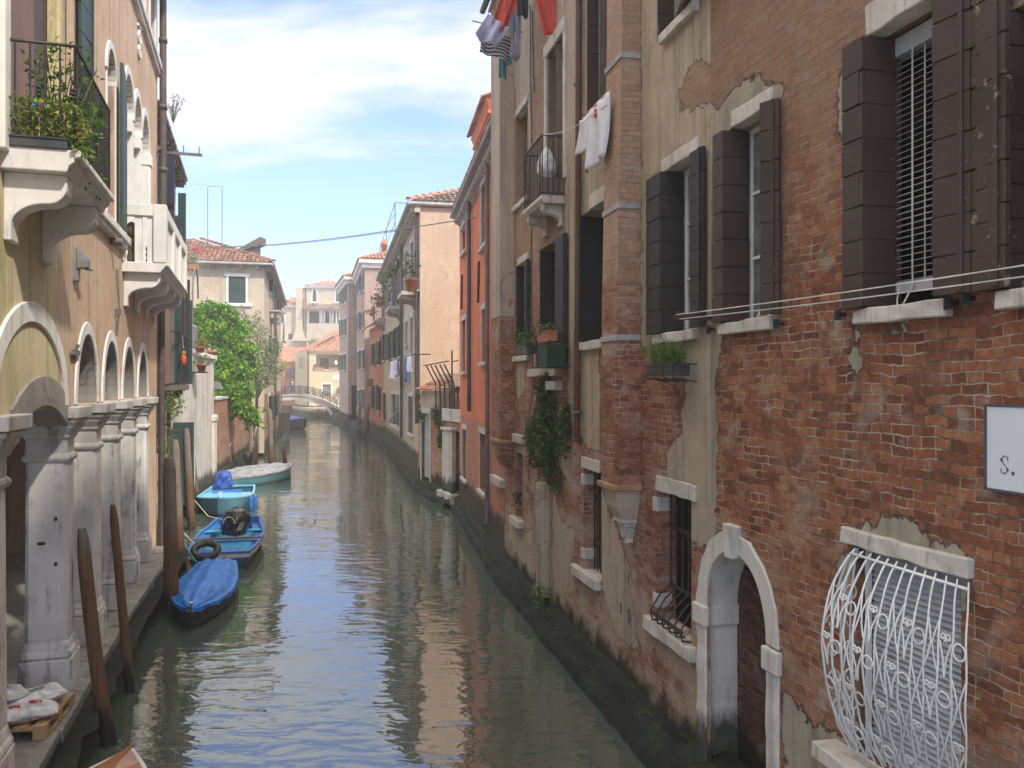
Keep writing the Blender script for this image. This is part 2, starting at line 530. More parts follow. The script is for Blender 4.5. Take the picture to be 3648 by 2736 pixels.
M['brick_garden'] = brickwall('brick_garden', [(0.1, (0.20, 0.075, 0.04)), (0.4, (0.36, 0.15, 0.08)), (0.7, (0.42, 0.21, 0.12)), (0.95, (0.32, 0.24, 0.17))],
                              (0.5, 0.42, 0.34), mask=False, fade=0.35, foot=0.9)
M['brick_pink'] = brickwall('brick_pink', [(0.1, (0.42, 0.285, 0.22)), (0.5, (0.53, 0.375, 0.30)), (0.9, (0.60, 0.46, 0.385))],
                            (0.50, 0.40, 0.34), mask=False, fade=0.5, foot=1.3, pale=(0.54, 0.42, 0.36))
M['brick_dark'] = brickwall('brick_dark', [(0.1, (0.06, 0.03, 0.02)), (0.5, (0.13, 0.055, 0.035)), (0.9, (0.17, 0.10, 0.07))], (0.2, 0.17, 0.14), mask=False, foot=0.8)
M['plaster_ochre'] = plaster('plaster_ochre', (0.58, 0.425, 0.315), (0.50, 0.335, 0.235), (0.33, 0.285, 0.15), 0.9, cracks=0.10)
M['plaster_yellow'] = plaster('plaster_yellow', (0.60, 0.51, 0.32), (0.54, 0.44, 0.27), (0.36, 0.34, 0.14), 0.85, cracks=0.10)
M['plaster_cream'] = plaster('plaster_cream', (0.56, 0.465, 0.35), (0.49, 0.39, 0.285), (0.37, 0.30, 0.225), 0.45, cracks=0.15, peel=0.70, peelcol=(0.42, 0.22, 0.15))
M['plaster_dull'] = plaster('plaster_dull', (0.50, 0.40, 0.30), (0.42, 0.33, 0.25), (0.24, 0.19, 0.15), 0.5, foot=0.8, peel=0.66, peelcol=(0.25, 0.11, 0.07))
M['plaster_beige'] = plaster('plaster_beige', (0.50, 0.40, 0.30), (0.43, 0.34, 0.26), (0.28, 0.22, 0.17), 0.4, foot=1.4)
M['plaster_peach'] = plaster('plaster_peach', (0.58, 0.425, 0.30), (0.51, 0.365, 0.25), (0.42, 0.31, 0.21), 0.4, cracks=0.06)
M['plaster_orange'] = plaster('plaster_orange', (0.72, 0.20, 0.085), (0.62, 0.165, 0.072), (0.40, 0.14, 0.08), 0.5, cracks=0.1)
M['plaster_red'] = plaster('plaster_red', (0.50, 0.20, 0.12), (0.42, 0.17, 0.10), (0.3, 0.14, 0.09), 0.4, foot=1.2)
M['plaster_lemon'] = plaster('plaster_lemon', (0.60, 0.49, 0.29), (0.55, 0.44, 0.26), (0.42, 0.35, 0.23), 0.3, foot=1.4, cracks=0.05)
M['plaster_ivory'] = plaster('plaster_ivory', (0.56, 0.475, 0.345), (0.49, 0.405, 0.29), (0.38, 0.30, 0.22), 0.4, cracks=0.05, peel=0.68, peelcol=(0.5, 0.3, 0.2))
M['plaster_white'] = plaster('plaster_white', (0.62, 0.58, 0.51), (0.52, 0.48, 0.42), (0.26, 0.24, 0.20), 0.6, foot=0.9)
M['plaster_grey'] = plaster('plaster_grey', (0.34, 0.31, 0.28), (0.27, 0.25, 0.225), (0.14, 0.12, 0.11), 0.5)  # grey plaster, mostly for the arcade's soffits and inner faces
M['flue'] = plaster('flue', (0.42, 0.35, 0.27), (0.34, 0.28, 0.22), (0.17, 0.145, 0.12), 0.6)
M['stone'] = stone('stone', (0.76, 0.735, 0.69), (0.60, 0.575, 0.535), amount=0.50, dirt=(0.16, 0.15, 0.135))
M['stone_column'] = stone('stone_column', (0.78, 0.755, 0.71), (0.58, 0.56, 0.525), (0.13, 0.12, 0.105), 1.0, sc=.7)
M['stone_dirty'] = stone('stone_dirty', (0.60, 0.575, 0.535), (0.42, 0.40, 0.37), amount=0.85)
M['stone_white'] = stone('stone_white', (0.74, 0.725, 0.69), (0.62, 0.605, 0.57), amount=0.18)
M['stone_sill'] = stone('stone_sill', (0.60, 0.55, 0.48), (0.46, 0.42, 0.37), (0.16, 0.135, 0.11), 0.6, sc=2)
M['stone_water'] = stone('stone_water', (0.66, 0.615, 0.55), (0.53, 0.49, 0.435), amount=0.40, foot=0.8)
M['paving'] = stone('paving', (0.34, 0.32, 0.285), (0.22, 0.21, 0.19), amount=0.7)
M['kerb'] = stone('kerb', (0.30, 0.285, 0.255), (0.19, 0.185, 0.165), (0.05, 0.055, 0.035), amount=0.9)
M['band_grey'] = plain('band_grey', (0.33, 0.32, 0.32), 0.6, bump=0.3)
M['terracotta'] = plain('terracotta', (0.42, 0.16, 0.085), 0.75, bump=0.3)
M['ledge_orange'] = plain('ledge_orange', (0.34, 0.19, 0.10), 0.8, bump=0.4)
M['shutter_brown'] = painted('shutter_brown', (0.050, 0.030, 0.024), 0.62, 0.9, chips=0.665)
M['shutter_brown_old'] = painted('shutter_brown_old', (0.052, 0.032, 0.025), 0.65, 0.9, chips=0.60, wcol=(0.30, 0.24, 0.19))
M['shutter_dark'] = painted('shutter_dark', (0.021, 0.019, 0.017), 0.6, 0.5, wcol=(0.16, 0.15, 0.14), chips=0.69)
M['shutter_green'] = painted('shutter_green', (0.022, 0.047, 0.042), 0.55, 0.3, wcol=(0.13, 0.16, 0.14))
M['shutter_far'] = painted('shutter_far', (0.030, 0.052, 0.045), 0.6, 0.1)
M['shutter_navy'] = painted('shutter_navy', (0.016, 0.022, 0.040), 0.5, 0.1)
M['wood_old'] = painted('wood_old', (0.13, 0.095, 0.07), 0.8, 0.3, (0.05, 0.04, 0.03), axis=(10, 10, 1))
M['wood_pallet'] = painted('wood_pallet', (0.40, 0.26, 0.13), 0.75, 0.3, (0.2, 0.12, 0.06), axis=(2, 12, 12))
M['wood_varnish'] = painted('wood_varnish', (0.33, 0.125, 0.04), 0.25, 0.0, axis=(12, 1.2, 4), spec=0.6)
M['wood_beam'] = painted('wood_beam', (0.12, 0.10, 0.085), 0.8, 0.2, axis=(3, 3, 3))
M['brown_pipe'] = plain('brown_pipe', (0.10, 0.045, 0.035), 0.45)
M['grey_pipe'] = plain('grey_pipe', (0.16, 0.15, 0.15), 0.5)
M['dark_pipe'] = plain('dark_pipe', (0.085, 0.066, 0.064), 0.5)
M['iron'] = plain('iron', (0.030, 0.028, 0.028), 0.55)
M['iron_rust'] = plain('iron_rust', (0.055, 0.036, 0.030), 0.75, bump=0.4)
M['iron_grey'] = plain('iron_grey', (0.13, 0.12, 0.12), 0.5)
M['white_iron'] = painted('white_iron', (0.60, 0.59, 0.57), 0.5, 0.9, (0.32, 0.10, 0.04), grain=False, chips=0.72)
M['white_slat'] = plain('white_slat', (0.44, 0.445, 0.45), 0.5, var=0.12)
M['white_paint'] = plain('white_paint', (0.74, 0.73, 0.71), 0.5, var=0.06)
M['sign_white'] = plain('sign_white', (0.70, 0.71, 0.73), 0.35, var=0.03, nsc=0.8)
M['ink'] = plain('ink', (0.075, 0.085, 0.12), 0.5)
M['frame_dark'] = plain('frame_dark', (0.09, 0.08, 0.10), 0.4)
M['purple_paint'] = plain('purple_paint', (0.10, 0.05, 0.12), 0.8)
M['rope'] = plain('rope', (0.62, 0.60, 0.54), 0.8)
M['rope_teal'] = plain('rope_teal', (0.05, 0.28, 0.26), 0.7)
M['rope_yellow'] = plain('rope_yellow', (0.55, 0.33, 0.05), 0.7)
M['glass'] = plain('glass', (0.022, 0.026, 0.028), 0.12, var=0.3, spec=0.6)
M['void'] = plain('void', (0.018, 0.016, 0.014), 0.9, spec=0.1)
M['curtain'] = plain('curtain', (0.34, 0.35, 0.34), 0.9, var=0.25, nsc=5)
M['curtain_grey'] = plain('curtain_grey', (0.17, 0.175, 0.155), 0.85, var=0.4, nsc=7)
M['post'] = post_wood('post')
M['post_brown'] = post_wood('post_brown', 2.3)
M['tile'] = tiles('tile')
M['tile_grey'] = tiles('tile_grey', ((0.12, 0.09, 0.075), (0.22, 0.15, 0.115), (0.26, 0.19, 0.15), (0.10, 0.09, 0.08)))
M['tile_far'] = tiles('tile_far', ((0.34, 0.13, 0.08), (0.44, 0.18, 0.11), (0.48, 0.24, 0.16), (0.30, 0.16, 0.11)))
M['gutter'] = plain('gutter', (0.36, 0.35, 0.33), 0.55)
M['cornice'] = stone('cornice', (0.50, 0.44, 0.38), (0.40, 0.34, 0.30), amount=0.5)
M['leaf_vine'] = leaf('leaf_vine', (0.020, 0.070, 0.006), (0.11, 0.275, 0.015), (0.32, 0.50, 0.05), 0.27)
M['leaf_olive'] = leaf('leaf_olive', (0.10, 0.13, 0.075), (0.19, 0.22, 0.14), (0.32, 0.34, 0.26))
M['leaf_creeper'] = leaf('leaf_creeper', (0.022, 0.050, 0.014), (0.05, 0.092, 0.026), (0.10, 0.15, 0.045), 0.2)
M['leaf_pot'] = leaf('leaf_pot', (0.03, 0.075, 0.016), (0.07, 0.14, 0.03), (0.14, 0.22, 0.05))
M['leaf_grass'] = leaf('leaf_grass', (0.05, 0.11, 0.02), (0.11, 0.19, 0.05), (0.22, 0.26, 0.11))
M['leaf_rust'] = leaf('leaf_rust', (0.06, 0.13, 0.03), (0.15, 0.24, 0.06), (0.40, 0.19, 0.05))
M['leaf_gold'] = leaf('leaf_gold', (0.12, 0.17, 0.03), (0.42, 0.30, 0.04), (0.55, 0.26, 0.03))
M['petal_red'] = leaf('petal_red', (0.45, 0.03, 0.02), (0.6, 0.06, 0.03), (0.62, 0.14, 0.06))
M['petal_pink'] = leaf('petal_pink', (0.42, 0.04, 0.12), (0.55, 0.08, 0.2), (0.6, 0.2, 0.3))
M['petal_lilac'] = leaf('petal_lilac', (0.22, 0.14, 0.36), (0.32, 0.2, 0.45), (0.4, 0.3, 0.5))
M['bark'] = painted('bark', (0.11, 0.085, 0.06), 0.9, 0.2, (0.05, 0.04, 0.03), axis=(8, 8, 1))
M['soil'] = plain('soil', (0.03, 0.022, 0.016), 0.95)
M['box_dark'] = plain('box_dark', (0.045, 0.05, 0.055), 0.5)
M['box_green'] = plain('box_green', (0.014, 0.046, 0.024), 0.7)
M['bust'] = plain('bust', (0.11, 0.075, 0.065), 0.7, bump=0.5)
M['tarp_blue'] = tarp_mat('tarp_blue', (0.008, 0.19, 0.66), 0.42)
M['tarp_far'] = tarp_mat('tarp_far', (0.03, 0.09, 0.36), 0.5)
M['tarp_grey'] = tarp_mat('tarp_grey', (0.25, 0.25, 0.265), 0.45, 5)
M['boat_navy'] = painted('boat_navy', (0.022, 0.03, 0.042), 0.5, 0.7, (0.14, 0.15, 0.15), grain=False, chips=0.60)
M['boat_blue'] = painted('boat_blue', (0.03, 0.14, 0.42), 0.35, 0.4, (0.3, 0.35, 0.4), grain=False)
M['boat_cyan'] = painted('boat_cyan', (0.06, 0.36, 0.60), 0.4, 0.3, (0.3, 0.35, 0.4), grain=False)
M['boat_sky'] = plain('boat_sky', (0.20, 0.50, 0.70), 0.35, var=0.1)
M['boat_hull'] = painted('boat_hull', (0.075, 0.19, 0.26), 0.5, 0.6, (0.3, 0.33, 0.33), grain=False, chips=0.62)
M['boat_teal'] = painted('boat_teal', (0.06, 0.17, 0.20), 0.5, 0.6, (0.25, 0.28, 0.27), grain=False, chips=0.62)
M['boat_white'] = plain('boat_white', (0.62, 0.60, 0.56), 0.4, var=0.15)
M['boat_maroon'] = plain('boat_maroon', (0.09, 0.025, 0.03), 0.4)
M['boat_grey'] = plain('boat_grey', (0.40, 0.40, 0.39), 0.5)
M['rubber'] = plain('rubber', (0.016, 0.016, 0.017), 0.55, bump=0.5)
M['bag_black'] = tarp_mat('bag_black', (0.016, 0.017, 0.021), 0.28, 9, 0.6)
M['fender'] = plain('fender', (0.02, 0.13, 0.36), 0.35)
M['bag_white'] = tarp_mat('bag_white', (0.72, 0.71, 0.71), 0.4, 8)
M['red_print'] = plain('red_print', (0.55, 0.03, 0.04), 0.5)
M['green_print'] = plain('green_print', (0.22, 0.36, 0.28), 0.5)
M['grey_print'] = plain('grey_print', (0.38, 0.38, 0.34), 0.5)
M['cloth_red'] = plain('cloth_red', (0.58, 0.085, 0.055), 0.85, var=0.15)
M['cloth_white'] = plain('cloth_white', (0.66, 0.65, 0.69), 0.85, var=0.08)
M['cloth_grey'] = plain('cloth_grey', (0.20, 0.20, 0.27), 0.85)
M['cloth_lilac'] = plain('cloth_lilac', (0.42, 0.42, 0.56), 0.85)
M['cloth_teal'] = plain('cloth_teal', (0.05, 0.20, 0.26), 0.85)
M['cloth_navy'] = plain('cloth_navy', (0.07, 0.13, 0.25), 0.85)
M['cloth_black'] = plain('cloth_black', (0.025, 0.028, 0.035), 0.85)
M['skin'] = plain('skin', (0.45, 0.27, 0.19), 0.6, var=0.05)
M['hair'] = plain('hair', (0.10, 0.08, 0.07), 0.7)
M['awning'] = plain('awning', (0.035, 0.12, 0.10), 0.8)
M['brown_door'] = painted('brown_door', (0.17, 0.085, 0.045), 0.55, 0.1, axis=(8, 8, 1))
M['maroon_door'] = painted('maroon_door', (0.055, 0.028, 0.024), 0.55, 0.1, axis=(8, 8, 1))
M['lamp_metal'] = plain('lamp_metal', (0.20, 0.21, 0.21), 0.5)


def stripe_mat():
    m, g = newmat('cloth_striped')
    z = g('SeparateXYZ', {0: g('TexCoord', out=3)}, out=None).outputs[2]
    w = g.math('SINE', g.math('MULTIPLY', z, 95.0), 0)
    f = g.step(w, -0.1, 0.1)
    finish(g, g.mix(f, (0.05, 0.065, 0.11), (0.55, 0.55, 0.58)), 0.85)
    return m


M['cloth_striped'] = stripe_mat()


def water_mat():
    m, g = newmat('canal_water')
    P = g('TexCoord', out=3)
    wa = g.noise(g.mapping(P, scale=(0.9, 2.0, 1), rot=(0, 0, R(-14))), 1.35, 1.0, 0.45, 0.6)
    wb = g.noise(g.mapping(P, scale=(1.2, 2.4, 1), loc=(3, 1, 0), rot=(0, 0, R(18))), 3.6, 1.0, 0.45, 0.7)
    big = g.noise(P, 0.28, 2, 0.5, 0.5)
    amp = g('MapRange', {0: big, 1: 0.36, 2: 0.64, 3: 0.28, 4: 1.5})
    h = g.math('ADD', g.math('MULTIPLY', wa, 1.0), g.math('MULTIPLY', wb, 0.26))
    nb = g('Bump', {'Strength': 1.0, 'Distance': 0.016, 'Height': g.math('MULTIPLY', h, amp)})
    mud = g.noise(P, 0.35, 4, 0.6)
    col = g.mix(mud, (0.058, 0.078, 0.060), (0.078, 0.100, 0.076))
    g('OutputMaterial', {0: g('BsdfPrincipled', {'Base Color': col, 'Roughness': 0.012, 'IOR': 2.7, 'Specular IOR Level': 0.5, 'Normal': nb})})
    return m


M['water'] = water_mat()


def moss_mat():
    m, g = newmat('moss_stone')
    P = objco(g)
    n = g.noise(P, 2.4, 7, 0.7)
    f = g.noise(P, 14, 5, 0.7)
    z = g('SeparateXYZ', {0: P}, out=None).outputs[2]
    col = g.ramp(n, [(0.3, (0.005, 0.006, 0.004)), (0.52, (0.012, 0.016, 0.008)), (0.66, (0.026, 0.038, 0.012)), (0.8, (0.040, 0.034, 0.022))])
    finish(g, col, 0.8, g.math('ADD', n, g.math('MULTIPLY', f, 0.6)), 0.05, 1.0)
    return m


M['moss'] = moss_mat()
# ---------------------------------------------------------------- builders shared by the houses
def poly_sd(poly, X, Z):
    """signed distance to a polygon (positive inside), vectorised"""
    d = np.full(X.shape, 1e9); inside = np.zeros(X.shape, bool)
    n = len(poly)
    for i in range(n):
        x0, z0 = poly[i]; x1, z1 = poly[(i + 1) % n]
        dx, dz = x1 - x0, z1 - z0
        t = np.clip(((X - x0) * dx + (Z - z0) * dz) / (dx * dx + dz * dz + 1e-12), 0, 1)
        d = np.minimum(d, np.hypot(X - x0 - t * dx, Z - z0 - t * dz))
        c = ((z0 > Z) != (z1 > Z)) & (X < (dx) * (Z - z0) / (dz if abs(dz) > 1e-12 else 1e-12) + x0)
        inside ^= c
    return np.where(inside, d, -d)


def mask_fn(fr, polys, holes=()):
    P = [[fr.sz(u, v) for u, v in p] for p in polys]
    Q = [[fr.sz(u, v) for u, v in p] for p in holes]
    def fn(X, Z):
        sd = np.full(X.shape, -9.0)
        for p in P: sd = np.maximum(sd, poly_sd(p, X, Z))
        for q in Q: sd = np.minimum(sd, -poly_sd(q, X, Z))
        return np.clip(0.5 + sd * 1.7, -0.2, 1.2)
    return fn


def wall(name, mat, parent, s0, s1, z0, z1, ops=(), step=0.35, mask=None, y=0.0, M_=None, bow=0.0):
    """facade sheet with openings. ops: dict(s0,s1,z0,z1,d,[arch=rise]) ; the reveal runs d inwards"""
    ss = set(np.round(np.linspace(s0, s1, max(2, int((s1 - s0) / step) + 1)), 4))
    zs = set(np.round(np.linspace(z0, z1, max(2, int((z1 - z0) / step) + 1)), 4))
    for o in ops:
        for a in ('s0', 's1'): ss.add(round(min(max(o[a], s0), s1), 4))
        for a in ('z0', 'z1'): zs.add(round(min(max(o[a], z0), z1), 4))
    def thin(v, keep):
        v = sorted(v); out = [v[0]]
        for x in v[1:]:
            if x - out[-1] < 0.012:
                if x in keep: out[-1] = x
                continue
            out.append(x)
        return np.array(out)
    ks = {round(min(max(o[a], s0), s1), 4) for o in ops for a in ('s0', 's1')}
    kz = {round(min(max(o[a], z0), z1), 4) for o in ops for a in ('z0', 'z1')}
    S = thin(ss, ks); Z = thin(zs, kz)
    GS, GZ = np.meshgrid(S, Z, indexing='ij')
    V = [(a, y, b) for a, b in zip(GS.ravel(), GZ.ravel())]
    nz = len(Z); F = []
    for i in range(len(S) - 1):
        cs = (S[i] + S[i + 1]) / 2
        for j in range(nz - 1):
            cz = (Z[j] + Z[j + 1]) / 2
            if any(o['s0'] < cs < o['s1'] and o['z0'] < cz < o['z1'] for o in ops): continue
            F.append((i * nz + j, (i + 1) * nz + j, (i + 1) * nz + j + 1, i * nz + j + 1))
    def add(vs, fs):
        b = len(V); V.extend(vs); F.extend([tuple(b + k for k in f) for f in fs])
    for o in ops:
        a, b, c, d, dp = o['s0'], o['s1'], o['z0'], o['z1'], o['d']
        rise = o.get('arch', 0); zsp = d - rise
        nn = max(2, int((zsp - c) / 0.3))
        zl = np.linspace(c, zsp, nn)
        for x in (a, b):
            add([(x, y, q) for q in zl] + [(x, y - dp, q) for q in zl], [(k, k + 1, nn + k + 1, nn + k) for k in range(nn - 1)])
        if c > z0 + 1e-6 and not o.get('nofloor'):
            add([(a, y, c), (b, y, c), (b, y - dp, c), (a, y - dp, c)], [(0, 1, 2, 3)])
        if rise:
            n = 22; cx = (a + b) / 2; rx = (b - a) / 2
            pts = [(cx - rx * math.cos(math.pi * k / n), zsp + rise * math.sin(math.pi * k / n)) for k in range(n + 1)]
            for k in range(n):
                p, q = pts[k], pts[k + 1]
                add([(p[0], y, p[1]), (q[0], y, q[1]), (q[0], y, d), (p[0], y, d)], [(0, 1, 2, 3)])
                add([(p[0], y, p[1]), (q[0], y, q[1]), (q[0], y - dp, q[1]), (p[0], y - dp, p[1])], [(0, 1, 2, 3)])
        else:
            add([(a, y, d), (b, y, d), (b, y - dp, d), (a, y - dp, d)], [(0, 1, 2, 3)])
    mb = MB(); mb.v = V; mb.f = F; mb.sm = [False] * len(F)
    attr = None
    if mask is not None:
        A = np.array(V); attr = {'plaster': mask(A[:, 0], A[:, 2])}
    return mb.build(name, mat, parent, M_, attr=attr)


def op(fr, uL, uR, vT, vB, d=0.22, arch=0.0, ref=None):
    """opening from photograph pixels on the frame's plane"""
    a, b = fr.s(uL), fr.s(uR); ur = ref if ref is not None else (uL + uR) / 2
    return dict(s0=min(a, b), s1=max(a, b), z0=fr.z(ur, vB), z1=fr.z(ur, vT), d=d, arch=arch)


def shutter(parent, A, B, z0, z1, mat, t=0.035, nb=7, stile=True, hook=False, name='shutter'):
    mb = MB()
    a = Vector((A[0], A[1], 0)); b = Vector((B[0], B[1], 0)); d = (b - a); L = d.length; d.normalize()
    n = Vector((-d.y, d.x, 0))
    hh = (z1 - z0) / nb
    for i in range(nb):
        wj = n * RN.uniform(-.005, .005); wk = n * RN.uniform(-.005, .005); mb.obox(a + wj - d * RN.uniform(0, .006), b + wk + d * RN.uniform(0, .006), t, z0 + i * hh, z0 + (i + 1) * hh - RN.uniform(.006, .013))
    mb.obox(a + d * 0.012, b - d * 0.012, t * 0.6, z0 + 0.004, z1 - 0.004)
    if stile:
        for q in (L - 0.055,):
            for sg in (1, -1):
                c = a + d * q + n * (t / 2 + 0.009) * sg
                mb.obox(c - d * 0.016, c + d * 0.016, 0.016, z0 + 0.01, z1 - 0.01)
    o = mb.build(name, mat, parent, bevel=0.004, seg=1)
    if hook:
        h = MB()
        c = a + d * (L * .5) + n * (t / 2 + .012)
        zc = z0 + (z1 - z0) * .36
        h.tube([c + Vector((0, 0, .05)), c + n * .03 + Vector((0, 0, .06)), c - d * .05 + n * .03 + Vector((0, 0, .02)), c - d * .05 + n * .03 + Vector((0, 0, -.09)), c - d * .02 + n * .02 + Vector((0, 0, -.13))], .006, 5)
        h.tube([c + d * .06 + Vector((0, 0, .0)), c + d * .10 + n * .02 + Vector((0, 0, -.03))], .007, 5)
        h.build('hook', M['iron'], o)
    return o


def sash(parent, o, depth, frame='white_paint', pane='glass', bars=True, name='window', arch=0.0):
    """casement: frame mesh (the part) with the pane as its sub-part"""
    a, b, c, d = o['s0'], o['s1'], o['z0'], o['z1']
    mb = MB(); w = 0.05; y1 = -depth + 0.045
    mb.box(a, a + w, -depth, y1, c, d); mb.box(b - w, b, -depth, y1, c, d)
    mb.box(a + w, b - w, -depth, y1, c, c + w); mb.box(a + w, b - w, -depth, y1, d - w, d)
    if bars:
        m = (a + b) / 2
        mb.box(m - 0.03, m + 0.03, -depth, y1 + 0.008, c + w, d - w)
        for k in (1, 2):
            zz = c + (d - c) * k / 3
            mb.box(a + w, m - 0.03, -depth + 0.008, y1 - 0.008, zz - 0.014, zz + 0.014); mb.box(m + 0.03, b - w, -depth + 0.008, y1 - 0.008, zz - 0.014, zz + 0.014)
    f = mb.build(name, M[frame], parent)
    p = MB(); p.box(a + 0.01, b - 0.01, -depth - 0.012, -depth + 0.018, c + 0.01, d - 0.01)
    p.build('pane', M[pane], f)
    return f


def slab(parent, name, a, b, z0, z1, out, back=0.12, mat='stone_sill', rough=0.006, drop=0.0):
    """stone sill or lintel a little uneven"""
    mb = MB(); n = max(2, int(abs(b - a) / 0.16))
    xs = [a + (b - a) * k / n for k in range(n + 1)]
    vs = []
    for x in xs:
        j = lambda: RN.uniform(-rough, rough)
        vs += [(x, -back, z0), (x, out + j(), z0 + j()), (x, out + j() - 0.004, z1 + j()), (x, -back, z1)]
    fs = [(0, 1, 2, 3), tuple(4 * n + k for k in (3, 2, 1, 0))]
    for k in range(n):
        for q in range(4):
            fs.append((4 * k + q, 4 * k + (q + 1) % 4, 4 * k + 4 + (q + 1) % 4, 4 * k + 4 + q))
    mb.add(vs, fs)
    return mb.build(name, M[mat], parent, bevel=0.012, seg=2)


def simple_window(root, o, depth=0.16, shut=None, frame='stone_sill', pane='glass', leaf=0.42, ang=8, sides='lr', trim=0.07, nb=6, closed=False, sill=True, out=0.035):
    """window for the farther houses: pane, stone surround, sill and shutters"""
    a, b, c, d = o['s0'], o['s1'], o['z0'], o['z1']
    mb = MB()
    mb.box(a - trim, a, -0.03, out, c, d); mb.box(b, b + trim, -0.03, out, c, d)
    mb.box(a - trim, b + trim, -0.03, out + .004, d, d + trim * 1.5)
    w = mb.build('window', M[frame], root)
    p = MB(); p.box(a, b, -depth - 0.02, -depth, c, d)
    m = (a + b) / 2
    p.build('pane', M[pane], w)
    if not closed:
        q = MB(); q.box(a, a + .05, -depth, -depth + .03, c, d); q.box(b - .05, b, -depth, -depth + .03, c, d); q.box(m - .03, m + .03, -depth, -depth + .03, c, d)
        q.box(a + .05, m - .03, -depth, -depth + .025, (c + d) / 2 - .02, (c + d) / 2 + .02); q.box(m + .03, b - .05, -depth, -depth + .025, (c + d) / 2 - .02, (c + d) / 2 + .02)
        q.build('sash', M['white_paint'] if shut else M['wood_beam'], w)
    if sill:
        s_ = MB(); s_.box(a - trim - .04, b + trim + .04, -0.05, out + 0.07, c - 0.09, c); s_.build('sill', M[frame], w, bevel=.008)
    if shut:
        if closed:
            shutter(w, (a + .005, -0.05), (m - .004, -0.05), c + .01, d - .005, M[shut], 0.03, nb, False)
            shutter(w, (m + .004, -0.05), (b - .005, -0.05), c + .01, d - .005, M[shut], 0.03, nb, False)
        else:
            ca, sa = math.cos(R(ang)), math.sin(R(ang))
            if 'l' in sides: shutter(w, (a - .01, out + .03), (a - .01 - leaf * ca, out + .03 + leaf * sa), c, d, M[shut], 0.035, nb, False)
            if 'r' in sides: shutter(w, (b + .01, out + .03), (b + .01 + leaf * ca, out + .03 + leaf * sa), c, d, M[shut], 0.035, nb, False)
    return w


def tile_roof(parent, name, mat, O, eu, ev, W, Lr, clip=None, tw=0.20, tl=0.36, r=0.085, under=True, M_=None):
    """barrel tiles: O corner at the eave, eu along the eave, ev up the slope (unit vectors), clip(u,v)->keep"""
    O = Vector(O); eu = Vector(eu).normalized(); ev = Vector(ev).normalized(); nn = eu.cross(ev).normalized()
    if nn.z < 0: nn = -nn
    mb = MB()
    nu = int(W / tw); nv = int(Lr / tl) + 1
    for i in range(nu):
        for j in range(nv):
            u = (i + 0.5) * tw; v = j * tl
            if v > Lr - 0.05: continue
            if clip and not clip(u, v + tl / 2): continue
            v1 = min(v + tl * 1.06, Lr)
            du = RN.uniform(-.012, .012); lift = RN.uniform(0, .012)
            vs = []
            for vv, rr, up in ((v - 0.02, r * 1.08, 0.028 + lift), (v1, r * 0.88, 0.004)):
                for k in range(5):
                    t = math.pi * k / 4
                    vs.append(O + eu * (u + du + rr * math.cos(t)) + ev * vv + nn * (rr * 0.85 * math.sin(t) + up))
            mb.add(vs, [(k, k + 1, 6 + k, 5 + k) for k in range(4)] + [(4, 3, 2, 1, 0)])
    o = mb.build(name, mat, parent, M_)
    return o


def leaves(mb, pts, size, jitter=0.35, up=0.3, fold=True, long=1.6):
    for p in pts:
        s = size * RN.uniform(1 - jitter, 1 + jitter)
        d = Vector((RN.gauss(0, 1), RN.gauss(0, 1), RN.gauss(0, 0.7) - up)).normalized()
        a = d.cross(Vector((RN.gauss(0, 1), RN.gauss(0, 1), RN.gauss(0, 1)))).normalized()
        n = d.cross(a)
        p = Vector(p)
        t = p + d * s * long
        m = p + d * s * long * 0.45
        mb.add([p, m + a * s * 0.42 + n * s * .10, t, m - a * s * 0.42 + n * s * .10], [(0, 1, 2), (0, 2, 3)])


def clump_pts(c, rad, n, sq=1.0, hollow=0.35):
    out = []
    for _ in range(n):
        d = Vector((RN.gauss(0, 1), RN.gauss(0, 1), RN.gauss(0, 1))).normalized()
        r = (hollow + (1 - hollow) * RN.random() ** 0.5)
        out.append((c[0] + d.x * rad * r, c[1] + d.y * rad * r, c[2] + d.z * rad * sq * r))
    return out


def cloth(name, mat, label, cat, M_, w, h, nx=10, ny=12, wave=0.04, taper=0.0, group=None, lean=0.0, curl=0.0, seed=0, shape=None):
    """hanging washing in the local x-z plane, top edge at z=0"""
    rr = random.Random(seed); ph = rr.uniform(0, 6); ph2 = rr.uniform(0, 6)
    vs = []
    for j in range(ny + 1):
        t = j / ny
        for i in range(nx + 1):
            q = i / nx - 0.5
            ww = w * (1 - taper * t)
            x = q * ww + lean * t * t
            y = wave * (0.25 + t) * math.sin(q * 9 + ph + t * 2.0) + curl * t * t + 0.4 * wave * math.sin(q * 17 + ph2)
            z = -h * t - 0.02 * (1 - (2 * q) ** 2) * (1 - t) + 0.03 * math.sin(q * 6 + ph2) * t
            vs.append((x, y, z))
    fs = []
    for j in range(ny):
        for i in range(nx):
            if shape and not shape((i + .5) / nx, (j + .5) / ny): continue
            a = j * (nx + 1) + i
            fs.append((a, a + 1, a + nx + 2, a + nx + 1))
    mb = MB(); mb.add(vs, fs, True)
    o = mb.build(name, mat, None, M_)
    s = o.modifiers.new('thick', 'SOLIDIFY'); s.thickness = 0.005
    tag(o, label, cat, group)
    return o


def railing(mb, pts, z0, z1, step=0.11, r=0.008, top=0.016, posts=True, mid=None):
    pts = [Vector((p[0], p[1], 0)) for p in pts]
    up = Vector((0, 0, 1))
    mb.tube([p + up * z1 for p in pts], top, 6); mb.tube([p + up * (z0 + 0.05) for p in pts], r * 1.1, 5)
    if mid: mb.tube([p + up * mid for p in pts], r, 5)
    for a, b in zip(pts[:-1], pts[1:]):
        n = max(1, int(round((b - a).length / step)))
        for k in range(n + 1):
            p = a + (b - a) * k / n
            mb.tube([p + up * z0, p + up * z1], r, 5)


